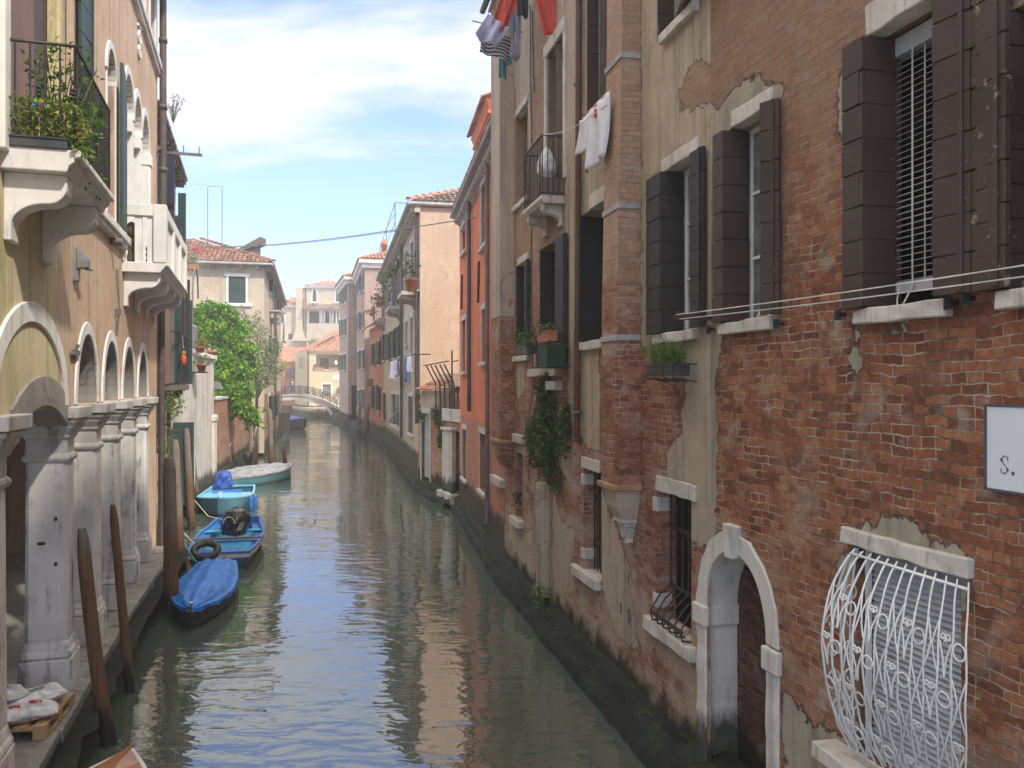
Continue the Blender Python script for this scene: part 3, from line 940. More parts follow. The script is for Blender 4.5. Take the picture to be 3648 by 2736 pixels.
def console(mb, x0, x1, out, z_top, h):
    """S-scrolled stone bracket: outline in the y-z plane, extruded between x0 and x1"""
    prof = [(0, z_top), (out, z_top), (out, z_top - h * 0.16)]
    for k in range(1, 9):            # convex nose
        t = math.pi / 2 * k / 8
        prof.append((out - out * 0.30 * (1 - math.cos(t)), z_top - h * 0.16 - h * 0.28 * math.sin(t)))
    for k in range(1, 9):            # concave back down to the wall
        t = math.pi / 2 * k / 8
        prof.append((out * 0.70 - out * 0.58 * math.sin(t), z_top - h * 0.44 - h * 0.34 * (1 - math.cos(t))))
    prof += [(0.06, z_top - h), (0, z_top - h)]
    mb.prism([(p[0], p[1]) for p in prof], 'x', x0, x1)


def potted(name, label, loc, rad, leafmat, n=120, size=0.05, pot='terracotta', ph=0.22, spread=0.22, flowers=None, nf=25, tall=0.25, group=None, cat='potted plant', box=None, rot=0.0, droop=0.0):
    """pot or trough with soil, foliage and flowers as its parts"""
    t = thing(name, label, cat, Matrix.Translation(Vector(loc)) @ Matrix.Rotation(rot, 4, 'Z'), group)
    mb = MB()
    if box:
        bx, by = box
        mb.box(-bx / 2, bx / 2, -by / 2, by / 2, 0, ph * .86); mb.box(-bx / 2 - .012, bx / 2 + .012, -by / 2 - .012, by / 2 + .012, ph * .86, ph)
    else:
        mb.lathe([(rad * .68, 0), (rad * .95, ph * .8), (rad * 1.08, ph * .8), (rad * 1.1, ph), (rad * .9, ph), (rad * .88, ph * .9)], n=14)
    mb.build('pot', M[pot], t, bevel=0.0)
    lv = MB(); fl = MB()
    P = []
    for _ in range(n):
        if box: x, y = RN.uniform(-.5, .5) * box[0] * 1.1, RN.uniform(-.5, .5) * box[1] * 1.6
        else:
            a = RN.uniform(0, 6.28); q = spread * RN.random() ** .6; x, y = q * math.cos(a), q * math.sin(a)
        z = ph + tall * RN.random() ** 1.1 - droop * RN.random() * (abs(y) > (box[1] * .5 if box else rad))
        P.append((x, y, z))
    leaves(lv, P, size)
    for _ in range(7):
        a = RN.uniform(0, 6.28)
        e = Vector((.5 * spread * math.cos(a), .5 * spread * math.sin(a), ph + tall * .8))
        lv.tube([(0, 0, ph * .9), e], .004, 4)
    lv.build('foliage', M[leafmat], t)
    if flowers:
        for _ in range(nf):
            x, y, z = RN.choice(P)
            leaves(fl, [(x, y, z + size * .5)] * 3, size * .6, long=1.0)
        fl.build('flowers', M[flowers], t)
    return t


# ---- boats
def hull_pts(L, B, D, bow=0.55, stern=0.8, sheer=0.18, n=14, m=7, flare=0.25, rocker=.1):
    """stations from stern (t=0, local -y) to bow (t=1, +y)"""
    st = []
    for i in range(n + 1):
        t = i / n
        if t < 0.5: b = stern + (1 - stern) * math.sin(math.pi * t)
        else: b = (1 - ((t - .5) / .5) ** (1 / (1 - bow) + .6)) * 1.0
        b = max(b, 0.015) * B / 2
        zs = D + sheer * (abs(t - .35) / .65) ** 2.2
        zk = -0.12 + rocker * max(0, (t - .6) / .4) ** 2
        st.append((-L / 2 + L * t, b, zs, zk))
    sec = []
    for (y, b, zs, zk) in st:
        row = []
        for k in range(m + 1):
            q = k / m
            x = b * (1 - flare * (1 - q) ** 1.5) * min(1, (q * 3.2) ** .5)
            z = zk + (zs - zk) * q ** 1.25
            row.append((x, y, z))
        sec.append(row)
    return sec


def hull_mesh(sec, inset=0.0, zmin=None):
    mb = MB(); n = len(sec); m = len(sec[0])
    for sg in (1, -1):
        vs = []
        for row in sec:
            for (x, y, z) in row:
                xx = max(0.0, x - inset); zz = z if zmin is None else max(z, zmin)
                vs.append((sg * xx, y, zz))
        fs = [(i * m + k, (i + 1) * m + k, (i + 1) * m + k + 1, i * m + k + 1) for i in range(n - 1) for k in range(m - 1)]
        mb.add(vs, fs, True)
    e = [(x, y, z if zmin is None else max(z, zmin)) for x, y, z in sec[0]]
    vs = [(max(0, x - inset), y, z) for x, y, z in e] + [(-max(0, x - inset), y, z) for x, y, z in e]
    mb.add(vs, [(k, k + 1, m + k + 1, m + k) for k in range(m - 1)])
    return mb


def rim(sec, w=0.05, h=0.035, out=0.02):
    mb = MB()
    for sg in (1, -1):
        vs = []
        for row in sec:
            x, y, z = row[-1]
            vs += [(sg * (x + out), y, z - h), (sg * (x + out), y, z + .012), (sg * max(0, x - w), y, z + .012), (sg * max(0, x - w), y, z - h)]
        fs = []
        for i in range(len(sec) - 1):
            for k in range(4):
                fs.append((4 * i + k, 4 * i + (k + 1) % 4, 4 * i + 4 + (k + 1) % 4, 4 * i + 4 + k))
        mb.add(vs, fs)
    x, y, z = sec[0][-1]
    mb.box(-x, x, y - .02, y + w, z - h, z + .011)
    return mb


def boat_root(name, label, loc, head, group=None):
    """head: direction (x,y) of the bow"""
    a = math.atan2(-head[0], head[1])
    return thing(name, label, 'boat', Matrix.Translation(Vector(loc)) @ Matrix.Rotation(a, 4, 'Z'), group)


def outboard(parent, loc, s=1.0, cover=None, face=1):
    x, y, z = loc
    mb = MB(); sf = s
    if cover: s = s * .66
    mb.lathe([(.10 * s, 0), (.15 * s, .08 * s), (.16 * s, .25 * s), (.13 * s, .36 * s), (.05 * s, .40 * s)], (x, y, z + .05), 12, sy=1.35)
    mb.box(x - .05 * s, x + .05 * s, y - .07 * s, y + .05 * s, z - .55 * s, z + .08)
    mb.box(x - .11 * s, x + .11 * s, y + .04 * s, y + .14 * s, z - .12, z + .10)
    o = mb.build('outboard_motor', M['rubber'] if cover is None else M['boat_navy'], parent, bevel=.01)
    s = sf
    if cover:
        c = MB(); n = 18; prof = [(.24, -.20), (.27, -.08), (.27, .06), (.25, .18), (.18, .27), (.09, .31), (.02, .32)]
        vs = []
        rr = random.Random(3)
        for r_, zz in prof:
            for k in range(n):
                t = 2 * math.pi * k / n
                w = 1 + .16 * math.sin(3 * t + zz * 9) + .07 * math.sin(8 * t + zz * 14) + rr.uniform(-.10, .10)
                vs.append((x + r_ * s * w * math.cos(t), y + r_ * s * w * 1.45 * math.sin(t), z + .05 + zz * s * 1.05 + rr.uniform(-.015, .015)))
        fs = [(i * n + k, i * n + (k + 1) % n, (i + 1) * n + (k + 1) % n, (i + 1) * n + k) for i in range(len(prof) - 1) for k in range(n)]
        c.add(vs, fs, False)
        c.build('motor_cover', M[cover], o)
    return o
# ---------------------------------------------------------------- the setting: ground, water, sky is the world
def slab_poly(name, pts, z, mat):
    mb = MB(); n = len(pts)
    mb.add([(x, y, z) for x, y in pts] + [(x, y, -1.6) for x, y in pts],
           [tuple(range(n))] + [(i, (i + 1) % n, n + (i + 1) % n, n + i) for i in range(n)])
    return tag(mb.build(name, mat), kind='structure')


mb = MB(); mb.quad((-290, -35, -1.5), (290, -35, -1.5), (290, 440, -1.5), (-290, 440, -1.5))
tag(mb.build('ground', M['soil']), kind='structure')
mb = MB(); mb.quad((-120, -30, 0), (60, -30, 0), (60, 260, 0), (-120, 260, 0))
tag(mb.build('water', M['water']), kind='structure')
# line of the right bank and of the left bank
RB_PTS = [(6.08, -8.0), (1.979, 8.257), (-0.16, 18.0), (-1.77, 28.0), (-2.0, 28.05), (-3.68, 32.6), (-3.72, 33.5), (-8.98, 58.0), (-11.6, 67.5), (-12.1, 68.0), (-15.0, 80.0), (-15.9, 80.4), (-21.0, 98.0), (-21.6, 125.0)]
slab_poly('land_right', [(p[0] + .4, p[1]) for p in RB_PTS] + [(58, 125), (58, -8)], 0.42, M['paving'])


def ledge(name, pts, out0, out1, ztop, side=1, step=0.35, rng=None):
    """slimy stepped footing between wall and water; side=1 when the canal is on the left of the walking direction"""
    rr = random.Random(5); P = []
    for a, b in zip(pts[:-1], pts[1:]):
        a = Vector((*a, 0)); b = Vector((*b, 0)); n = max(1, int((b - a).length / step))
        for k in range(n): P.append((a + (b - a) * k / n, (b - a).normalized()))
    P.append((Vector((*pts[-1], 0)), P[-1][1]))
    mb = MB(); vs = []; m = 9
    tot = len(P)
    for i, (p, d) in enumerate(P):
        nrm = Vector((-d.y, d.x, 0)) * side
        w = out0 + (out1 - out0) * i / tot
        prof = [(-.25, ztop + .02), (0.03, ztop), (w * .30, ztop - .07), (w * .48, ztop - .12), (w * .55, ztop - .23), (w * .80, ztop - .27), (w * .97, ztop - .36), (w * 1.03, ztop - .6), (w * 1.05, -1.2)]
        for q, (o, z) in enumerate(prof):
            v = p + nrm * o
            jn = mnoise.noise(Vector((v.x * 2.3, v.y * 2.3, q * 3.1))) * .10 + mnoise.noise(Vector((v.x * 7, v.y * 7, q * 5.1))) * .055
            vs.append((v.x + nrm.x * jn, v.y + nrm.y * jn, z + jn * .7))
    fs = [(i * m + k, (i + 1) * m + k, (i + 1) * m + k + 1, i * m + k + 1) for i in range(tot - 1) for k in range(m - 1)]
    mb.add(vs, fs, True)
    return tag(mb.build(name, M['moss']), kind='structure')


ledge('embankment', RB_PTS[:4] , 0.40, 0.28, 0.46, 1)
ledge('embankment', [(-1.95, 28.0), (-3.66, 32.6), (-3.72, 33.5), (-8.98, 58.0), (-11.6, 67.5)], 0.34, 0.3, 0.5, 1)
ledge('embankment', [(-11.6, 67.4), (-12.3, 68.0), (-15.0, 79.5), (-16.0, 80.4), (-21.0, 98.0), (-21.9, 125)], 0.5, 0.6, 0.75, 1)

# ---------------------------------------------------------------- right bank: the big brick house nearest the camera
RA = Fr((6.076, -8.0), (1.979, 8.257))
house_a = thing('brick_house', 'tall bare brick house nearest on the right with an arched water door and brown shutters', 'house', RA.M)
polysA = [
    [(2531, 366), (2545, 376), (2600, 357), (2634, 289), (2663, 265), (2702, 265), (2716, 312), (2774, 280), (2792, 304), (2786, 380), (2745, 400), (2700, 470), (2610, 500), (2560, 520), (2560, 1150), (2582, 1215), (2557, 1300), (2554, 1500), (2548, 1930), (2520, 1960), (2400, 1960), (2400, 366)],
    [(3035, 1905), (3050, 1860), (3075, 1835), (3130, 1865), (3180, 1850), (3250, 1885), (3320, 1895), (3395, 1925), (3470, 1970), (3474, 2050), (3440, 2090), (3440, 2190), (3400, 2190), (3400, 2040), (3040, 1940)],
    [(2990, 1975), (3040, 1960), (3060, 2000), (3060, 2110), (3010, 2120), (2985, 2050)],
    [(3009, 217), (3030, 217), (3030, 560), (3009, 555), (2972, 482), (2990, 270)],
    [(3030, 1165), (3092, 1165), (3085, 1260), (3055, 1325), (3015, 1310), (3020, 1240)],
    [(2795, 2430), (2850, 2540), (2930, 2600), (3010, 2640), (3010, 2950), (2790, 2950)],
    [(3160, 1160), (3262, 1155), (3250, 1215), (3200, 1202)],
    [(2555, 1485), (2608, 1480), (2606, 1520), (2552, 1522)],
]
maskA = mask_fn(RA, polysA)
oA1 = op(RA, 2597, 2752, 462, 1152, .27, ref=2597)
oA2 = op(RA, 3097, 3385, 130, 1104, .27, ref=3097)
oA3 = op(RA, 3600, 3860, 40, 1040, .27, ref=3600)
sA, sB = RA.s(2735), RA.s(2518)
jw = 0.19
door = dict(s0=sA - jw, s1=sB + jw, z0=0.2, z1=2.62 + jw, d=.03, arch=(sB - sA) / 2 * 1.18 + jw, nofloor=True)
oG = op(RA, 3052, 3425, 1990, 2700, .30, ref=3052)
oG['z0'] = 1.50; oG['z1'] = 3.02
opsA = [oA1, oA2, oA3, door, oG]
opsA += [dict(s0=oA1['s0'], s1=oA1['s1'], z0=8.9, z1=10.8, d=.25), dict(s0=oA2['s0'], s1=oA2['s1'], z0=9.2, z1=11.2, d=.25)]
wall('wall', M['brick_near'], house_a, 0, RA.L, 0.2, 16.0, opsA, 0.16, maskA)
mb = MB(); mb.box(0, RA.L, -9, -8.9, 0.2, 16); mb.box(0, .1, -8.9, -.02, .2, 16); mb.box(RA.L - .1, RA.L, -8.9, -.35, .2, 16)
mb.box(0, RA.L, -8.9, .35, 16.0, 16.2)
mb.build('rear_wall', M['plaster_dull'], house_a)
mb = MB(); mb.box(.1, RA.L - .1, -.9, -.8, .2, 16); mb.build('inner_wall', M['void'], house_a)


def bifold(root, o, mat, leafw_out, near_pts, name_lintel=True, lint=(.12, .11, .05), silld=.105, nb=7, far_gap=.05, extra=None):
    """window with its far leaf folded into the reveal and flat on the wall, near leaves standing off the wall"""
    a, b, c, d = o['s0'], o['s1'], o['z0'], o['z1']
    w = None
    return w


def shuttered(root, fr, o, mat, far_leaf, near, sill_u, sill_mat='stone_sill', lint_u=None, fill='curtain_grey', fill_depth=.25, nb=7, sillh=.105, linth=.14, hook=True, glass_frame=True, lintel_rough=.006):
    a, b, c, d = o['s0'], o['s1'], o['z0'], o['z1']
    if glass_frame:
        w = sash(root, o, o['d'] - .02, 'wood_beam' if glass_frame == 'wood' else 'white_paint', fill)
    else:
        mb = MB(); mb.box(a, b, -o['d'] - .02, -o['d'], c, d); w = mb.build('window', M[fill], root)
    # leaf lining the far reveal, leaf flat on the wall beyond it
    if far_leaf > 0:
        shutter(w, (b - .025, .09), (b - .030, -min(.185, o['d'] - .06)), c + .02, d - .015, M[mat], .035, nb, False)
        shutter(w, (b - .005, .065), (b - .005 + far_leaf, .06), c + .015, d - .01, M[mat], .06, nb, False, hook)
    for k, (u0, o0, u1, o1, m2) in enumerate(near):
        s0 = fr.s(u0, o0); s1 = fr.s(u1, o1)
        shutter(w, (s0, o0), (s1, o1), c + .015, d - .01, M[m2 or mat], .04, nb, True, hook and k == 0)
    if sill_u:
        sa, sb = fr.s(sill_u[1]), fr.s(sill_u[0])
        slab(w, 'sill', sa, sb, c - sillh, c + .005, .07, mat=sill_mat, rough=.008)
    if lint_u:
        sa, sb = fr.s(lint_u[1]), fr.s(lint_u[0])
        slab(w, 'lintel', sa, sb, d - .01, d + linth, .035, mat=sill_mat, rough=lintel_rough)
    return w


w1 = shuttered(house_a, RA, oA1, 'shutter_brown', .17, [(2712, .13, 2778, .05, None)], (2578, 2765), lint_u=(2612, 2755), fill='curtain_grey')
w1['label'] = 'narrow window with brown shutters and pale lintel'
# cord of the roller blind
mb = MB(); x = RA.s(2706); mb.tube([(x, -.05, oA1['z1']), (x, -.05, oA1['z0'] + .25), (x + .01, -.03, oA1['z0'] + .1), (x + .03, .0, oA1['z0'] + .02)], .011, 6)
mb.build('cord', M['rope'], w1)
w2 = shuttered(house_a, RA, oA2, 'shutter_brown', .19, [(3328, .115, 3462, .07, None), (3469, .065, 3587, .085, 'shutter_brown_old')], (3062, 3395), lint_u=(3092, 3420), fill='void', glass_frame=False, linth=.22, nb=8, lintel_rough=.012)
w2['label'] = 'large window with a half lowered white slatted blind between brown shutters'
# slatted blind
mb = MB(); a, b, c, d = oA2['s0'], oA2['s1'], oA2['z0'], oA2['z1']
ztop = d - .02; zb = RA.z(3230, 1005)
n = int((ztop - .16 - zb) / .0435)
for k in range(n):
    z = zb + .05 + k * .0435
    til = .020 if k > 10 else .020 - .010 * (10 - k) / 10
    mb.add([(a + .03, -.20, z), (b - .03, -.20, z), (b - .03, -.245, z + til), (a + .03, -.245, z + til), (a + .03, -.20, z - .003), (b - .03, -.20, z - .003), (b - .03, -.245, z + til - .003), (a + .03, -.245, z + til - .003)],
           [(0, 1, 2, 3), (7, 6, 5, 4), (0, 4, 5, 1), (1, 5, 6, 2), (2, 6, 7, 3), (3, 7, 4, 0)])
mb.box(a + .02, b - .02, -.255, -.19, zb - .035, zb + .04)
mb.box(a + .02, b - .02, -.26, -.18, ztop - .13, ztop)
bl = mb.build('blind', M['white_slat'], w2)
mb = MB(); q = RA.s(3253, -.19)
mb.tube([(q, -.185, ztop), (q, -.185, zb + .1), (q - .01, -.18, zb), (q - .02, -.1, zb - .12), (q + .02, -.08, zb - .16), (q + .05, -.1, zb - .10), (q + .05, -.12, zb)], .007, 5)
mb.tube([(q - .09, -.21, ztop), (q - .09, -.21, zb)], .006, 5)
mb.build('cord', M['rope'], bl)
w3 = shuttered(house_a, RA, oA3, 'shutter_brown_old', .16, [(3750, .12, 3900, .06, None)], (3575, 3880), fill='void', glass_frame=False, nb=8)
w3['label'] = 'window cut by the right edge with weathered brown shutter'
for o_ in opsA[-2:]:
    shuttered(house_a, RA, o_, 'shutter_brown', .30, [], None, fill='void', glass_frame=False)
# wall stays below the shutters
for (u, v) in ((2546, 1172), (2790, 1150), (3012, 1118), (3410, 1075), (3470, 1060)):
    s_, z_ = RA.sz(u, v); mb = MB(); mb.box(s_ - .012, s_ + .012, -.02, .09, z_ - .02, z_ + .01); mb.box(s_ - .03, s_ + .03, .06, .075, z_ - .05, z_ + .03); mb.build('shutter_stay', M['iron'], house_a)


# arched water door
hw = (sB - sA) / 2; cx = (sA + sB) / 2; rise = hw * 1.18; zs = 2.62 - rise
mb = MB(); dp = -.36
mb.arcband(cx, zs, hw, rise, hw + jw, rise + jw, dp, .025, -.03, math.pi + .03, 26, jag=.02)
dr = mb.build('doorway', M['stone_water'], house_a, bevel=.008, rough=.008)
dr['label'] = 'white stone arched doorway opening on to the water'
for side, x0, x1 in ((1, sB, sB + jw), (-1, sA - jw, sA)):
    mb = MB(); n_ = 14; vs = []
    for k in range(n_ + 1):
        z = .2 + (zs - .38) * k / n_; e = [RN.uniform(-.008, .008) for _ in range(3)]
        vs += [(x0 + (e[0] if side > 0 else 0), dp, z), (x0 + (e[0] if side > 0 else e[1]), .02 + e[2], z), (x1 + (e[1] if side > 0 else e[0]), .02 + e[2], z), (x1, dp, z)]
    mb.add(vs, [(4 * i_ + q, 4 * i_ + (q + 1) % 4, 4 * i_ + 4 + (q + 1) % 4, 4 * i_ + 4 + q) for i_ in range(n_) for q in range(4)] + [(0, 1, 2, 3), (4 * n_, 4 * n_ + 1, 4 * n_ + 2, 4 * n_ + 3)])
    mb.build('jamb', M['stone_water'], dr, bevel=.01)
for x0, x1, dz in ((sB - .03, sB + jw + .035, 0), (sA - jw - .03, sA + .03, -.05)):
    mb = MB(); mb.box(x0, x1, dp - .01, .055, zs - .19 + dz, zs + .012 + dz); mb.build('impost', M['stone_water'], dr, bevel=.015)
mb = MB(); mb.prism([(cx - .075, zs + rise - .055), (cx + .075, zs + rise - .055), (cx + .115, zs + rise + jw + .07), (cx - .115, zs + rise + jw + .07)], 'y', dp, .075)
mb.v = [(x, y, z) for x, y, z in mb.v]
mb.build('keystone', M['stone_water'], dr, bevel=.012)
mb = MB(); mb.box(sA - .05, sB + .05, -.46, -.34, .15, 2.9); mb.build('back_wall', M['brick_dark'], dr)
mb = MB(); mb.box(sA - .01, sB + .01, -.62, .25, .2, .40); mb.build('door_step', M['moss'], dr, rough=.02)

# window with the bellied white grille
wg = slab(house_a, 'grille_window', oG['s0'] - .10, oG['s1'] + .12, oG['z1'], oG['z1'] + .115, .06, mat='stone_sill', rough=.010)
wg['label'] = 'low window behind a bellied white iron grille'
slab(wg, 'sill', oG['s0'] - .1, oG['s1'] + .25, oG['z0'] - .12, oG['z0'], .22, mat='stone_sill', rough=.008)
mb = MB(); a, b = oG['s0'] + .0, oG['s1'] - .07
n = 34
for k in range(n):
    z = oG['z0'] + .02 + k * (oG['z1'] - oG['z0'] - .06) / n
    h = (oG['z1'] - oG['z0'] - .06) / n
    mb.add([(a, -.07, z), (b, -.07, z), (b, -.10, z + h * .96), (a, -.10, z + h * .96)], [(0, 1, 2, 3)])
    mb.add([(a, -.07, z), (b, -.07, z), (b, -.095, z - .001), (a, -.095, z - .001)], [(0, 1, 2, 3)])
for x in (a, a + (b - a) * .5, b - .03): mb.box(x, x + .035, -.19, -.165, oG['z0'], oG['z1'])
mb.build('louvre_shutter', M['white_slat'], wg)
mb = MB(); mb.box(oG['s0'], oG['s1'], -.31, -.29, oG['z0'], oG['z1']); mb.build('pane', M['void'], wg)
mb = MB()
za, zb_ = oG['z0'] + .05, oG['z1'] - .02


def belly(z):
    t = (z - za) / (zb_ - za)
    return .03 + .285 * max(0.0, math.sin(math.pi * min(1, (1 - t) ** .72 * .86 + .02))) ** 1.15 * (1.0 if t > .12 else .55 + .45 * t / .12)


g0, g1 = RA.s(3452), oG['s1'] - .04
nbar = 13
for k in range(nbar):
    x = g0 + (g1 - g0) * k / (nbar - 1)
    pts = []
    for q in range(25):
        z = za + (zb_ - za) * q / 24
        pts.append((x + .004 * math.sin(q * 1.05 + (k % 2) * 3.1), belly(z), z))
    mb.tube(pts, .0085, 5)
for z in (za, zb_ - .03):
    mb.tube([(g0, .0, z), (g0, belly(z), z), (g1, belly(z), z), (g1, 0, z)], .011, 5)


def ring(cx_, cz, r, n=14, a0=0, a1=2 * math.pi, spiral=0.0):
    pts = []
    for k in range(n + 1):
        t = a0 + (a1 - a0) * k / n; rr = r * (1 - spiral * k / n)
        z = cz + rr * 1.15 * math.sin(t)
        pts.append((cx_ + rr * math.cos(t), belly(z) + .008, z))
    mb.tube(pts, .0062, 5)


pitch = (g1 - g0) / (nbar - 1)
mark = len(mb.v)
for row, tz in enumerate((.16, .36, .56, .76)):
    zc = za + (zb_ - za) * tz
    for k in range(nbar - 1):
        xc = g0 + pitch * (k + .5)
        if (k + row) % 3 == 0:
            ring(xc, zc, pitch * .44)
        elif (k + row) % 3 == 1:
            ring(xc - pitch * .2, zc + .05, pitch * .24, 16, -1.2, 6.5, .72); ring(xc + pitch * .2, zc + .05, pitch * .24, 16, 4.3, -3.4, .72)
            for sg in (-1, 1):
                mb.tube([(xc, belly(zc - .16) + .006, zc - .16), (xc + sg * pitch * .12, belly(zc - .06) + .006, zc - .06), (xc + sg * pitch * .45, belly(zc + .03) + .006, zc + .03)], .007, 5)
        else:
            for sg in (-1, 1):
                mb.tube([(xc + sg * pitch * .48, belly(zc + .14) + .004, zc + .14), (xc + sg * pitch * .16, belly(zc + .05) + .006, zc + .05), (xc + sg * pitch * .05, belly(zc) + .006, zc), (xc + sg * pitch * .2, belly(zc - .07) + .006, zc - .07), (xc + sg * pitch * .48, belly(zc - .15) + .004, zc - .15)], .0062, 5)
# far side of the cage, seen edge on
for q in range(1, 4):
    pts = []
    for j in range(17):
        z = za + (zb_ - za) * j / 16
        pts.append((g1 + .01, belly(z) * q / 4, z))
    mb.tube(pts, .0085, 5)
for tz in (.1, .22, .36, .5, .64, .78):
    z = za + (zb_ - za) * tz; w_ = belly(z)
    for q in (.25, .72):
        n_ = 12; r = min(.055, w_ * .24)
        mb.tube([(g1 + .012, w_ * q + r * math.cos(6.283 * k / n_ * 1.0) * (1 - .5 * k / n_), z + r * 1.2 * math.sin(6.283 * k / n_) * (1 - .5 * k / n_)) for k in range(n_ + 1)], .0062, 5)
mb.v = [(x - 1.0 * max(0, y) * max(0, min(1, (g1 - x) / (g1 - g0))), y, z) for x, y, z in mb.v]
mb.build('grille', M['white_iron'], wg)
mb = MB(); mb.box(oG['s1'] - .09, oG['s1'] - .055, -.06, -.03, oG['z0'], oG['z1']); mb.build('shutter_post', M['white_iron'], wg)

# street sign on the brick
s1_, zt = RA.sz(3512, 1447, .05); _, zb_ = RA.sz(3512, 1738, .05)
s0_ = s1_ - 1.35
sg_ = thing('wall_sign', 'white framed sign with a dark letter S on the bare brick', 'sign', RA.M @ Matrix.Translation((0, 0, 0)))
mb = MB(); mb.box(s0_, s1_, .012, .045, zb_, zt); mb.build('sign_board', M['sign_white'], sg_, bevel=.004)
mb = MB(); e = .013
mb.box(s0_ - e, s1_ + e, .008, .050, zt, zt + e); mb.box(s0_ - e, s1_ + e, .008, .055, zb_ - e, zb_); mb.box(s1_, s1_ + e * .7, .008, .055, zb_, zt); mb.box(s0_ - e, s0_, .008, .055, zb_, zt)
mb.build('frame', M['frame_dark'], sg_)


def letter_s(mb, x, z, h, y, t=.004):
    """roman S drawn as a thick and thin ribbon; local x runs away from the viewer's right, so mirror"""
    C = [(.84, .80), (.74, .93), (.52, .985), (.30, .93), (.16, .79), (.20, .63), (.42, .535), (.62, .45), (.82, .34), (.86, .19), (.72, .06), (.48, .01), (.26, .06), (.13, .22)]
    W = [.05, .07, .07, .10, .16, .20, .23, .23, .20, .16, .10, .07, .07, .05]
    pts = []
    for i in range(len(C) - 1):
        for k in range(4):
            t_ = k / 4
            pts.append((C[i][0] + (C[i + 1][0] - C[i][0]) * t_, C[i][1] + (C[i + 1][1] - C[i][1]) * t_, W[i] + (W[i + 1] - W[i]) * t_))
    pts.append((*C[-1], W[-1]))
    for _ in range(3):
        pts = [pts[0]] + [tuple((pts[i - 1][k] + 2 * pts[i][k] + pts[i + 1][k]) / 4 for k in range(3)) for i in range(1, len(pts) - 1)] + [pts[-1]]
    w = h * .62
    L_, R_ = [], []
    for i, p in enumerate(pts):
        a = pts[max(0, i - 1)]; b = pts[min(len(pts) - 1, i + 1)]
        dx, dz = (b[0] - a[0]) * w, (b[1] - a[1]) * h; l = math.hypot(dx, dz) or 1
        nx, nz = -dz / l, dx / l
        q = p[2] * h / 2
        L_.append((x - p[0] * w - nx * q * -1, y, z + p[1] * h + nz * q)); R_.append((x - p[0] * w + nx * q * -1, y, z + p[1] * h - nz * q))
    n = len(L_)
    mb.add(L_ + R_, [(i, i + 1, n + i + 1, n + i) for i in range(n - 1)])
    mb.box(x - w * .90, x - w * .84, y - .001, y, z + h * .70, z + h * .99)
    mb.box(x - w * .15, x - w * .09, y - .001, y, z + h * .01, z + h * .31)


sx_, sz0 = RA.sz(3560, 1686, .05); _, sz1 = RA.sz(3560, 1621, .05)
mb = MB(); hS = sz1 - sz0
letter_s(mb, sx_, sz0, hS, .0475)
xp = RA.s(3607, .05)
mb.prism([(xp + .011 * math.cos(6.283 * k / 14), sz0 + .008 + .011 * math.sin(6.283 * k / 14)) for k in range(14)], 'y', .046, .0478)
mb.build('lettering', M['ink'], sg_)

# washing line on iron brackets in front of the brick
cl_ = thing('clothesline', 'two empty white washing lines strung on dark iron brackets before the brick wall', 'clothesline', RA.M)
mb = MB()
sb_, zb2 = RA.sz(2540, 1130)
for s_ in (sb_, RA.s(3648, .41) - 1.6):
    mb.box(s_ - .02, s_ + .02, -.05, .42, zb2 - .03, zb2 + .015); mb.tube([(s_, .02, zb2 - .02), (s_, .40, zb2 + .04)], .012, 5)
mb.build('bracket', M['iron_rust'], cl_)
for oo, z0_, z1_ in ((.40, 4.877, 4.816), (.37, 4.835, 4.764)):
    mb = MB(); s_a = sb_; s_b = RA.s(3648, .41) - 1.6
    pts = [(s_a + (s_b - s_a) * k / 24, oo, z0_ + (z1_ - z0_) * k / 17 - .02 * math.sin(math.pi * k / 24)) for k in range(25)]
    mb.tube(pts, .0048, 6); mb.build('line', M['rope'], cl_)

# weed growing along the foot of the right bank
lv = MB(); wr = random.Random(8)
for a_, b_, n_ in (((2.1, 7.7), (-.16, 18.0), 80), ((-.16, 18.0), (-1.77, 28.0), 60), ((-1.8, 28.0), (-3.7, 33.0), 50), ((-3.7, 33.0), (-8.9, 57.5), 80)):
    for _ in range(n_):
        t_ = wr.random(); x_, y_ = a_[0] + (b_[0] - a_[0]) * t_, a_[1] + (b_[1] - a_[1]) * t_
        if mnoise.noise(Vector((x_ * 1.1, y_ * 1.1, 3))) < -.05: continue
        o_ = wr.uniform(-.02, .22); p_ = Vector((x_ - o_, y_ - o_ * .2, .50 - o_ * .9))
        for _k in range(7):
            d_ = Vector((-wr.random(), wr.gauss(0, .5), wr.uniform(-.8, .5))).normalized() * wr.uniform(.04, .11); s_ = Vector((wr.gauss(0, 1), wr.gauss(0, 1), 0)).normalized() * .011
            q_ = p_ + Vector((wr.gauss(0, .05), wr.gauss(0, .08), wr.gauss(0, .03)))
            lv.add([q_ - s_, q_ + s_, q_ + d_], [(0, 1, 2)])
tag(lv.build('waterweed', M['leaf_creeper']), kind='stuff')
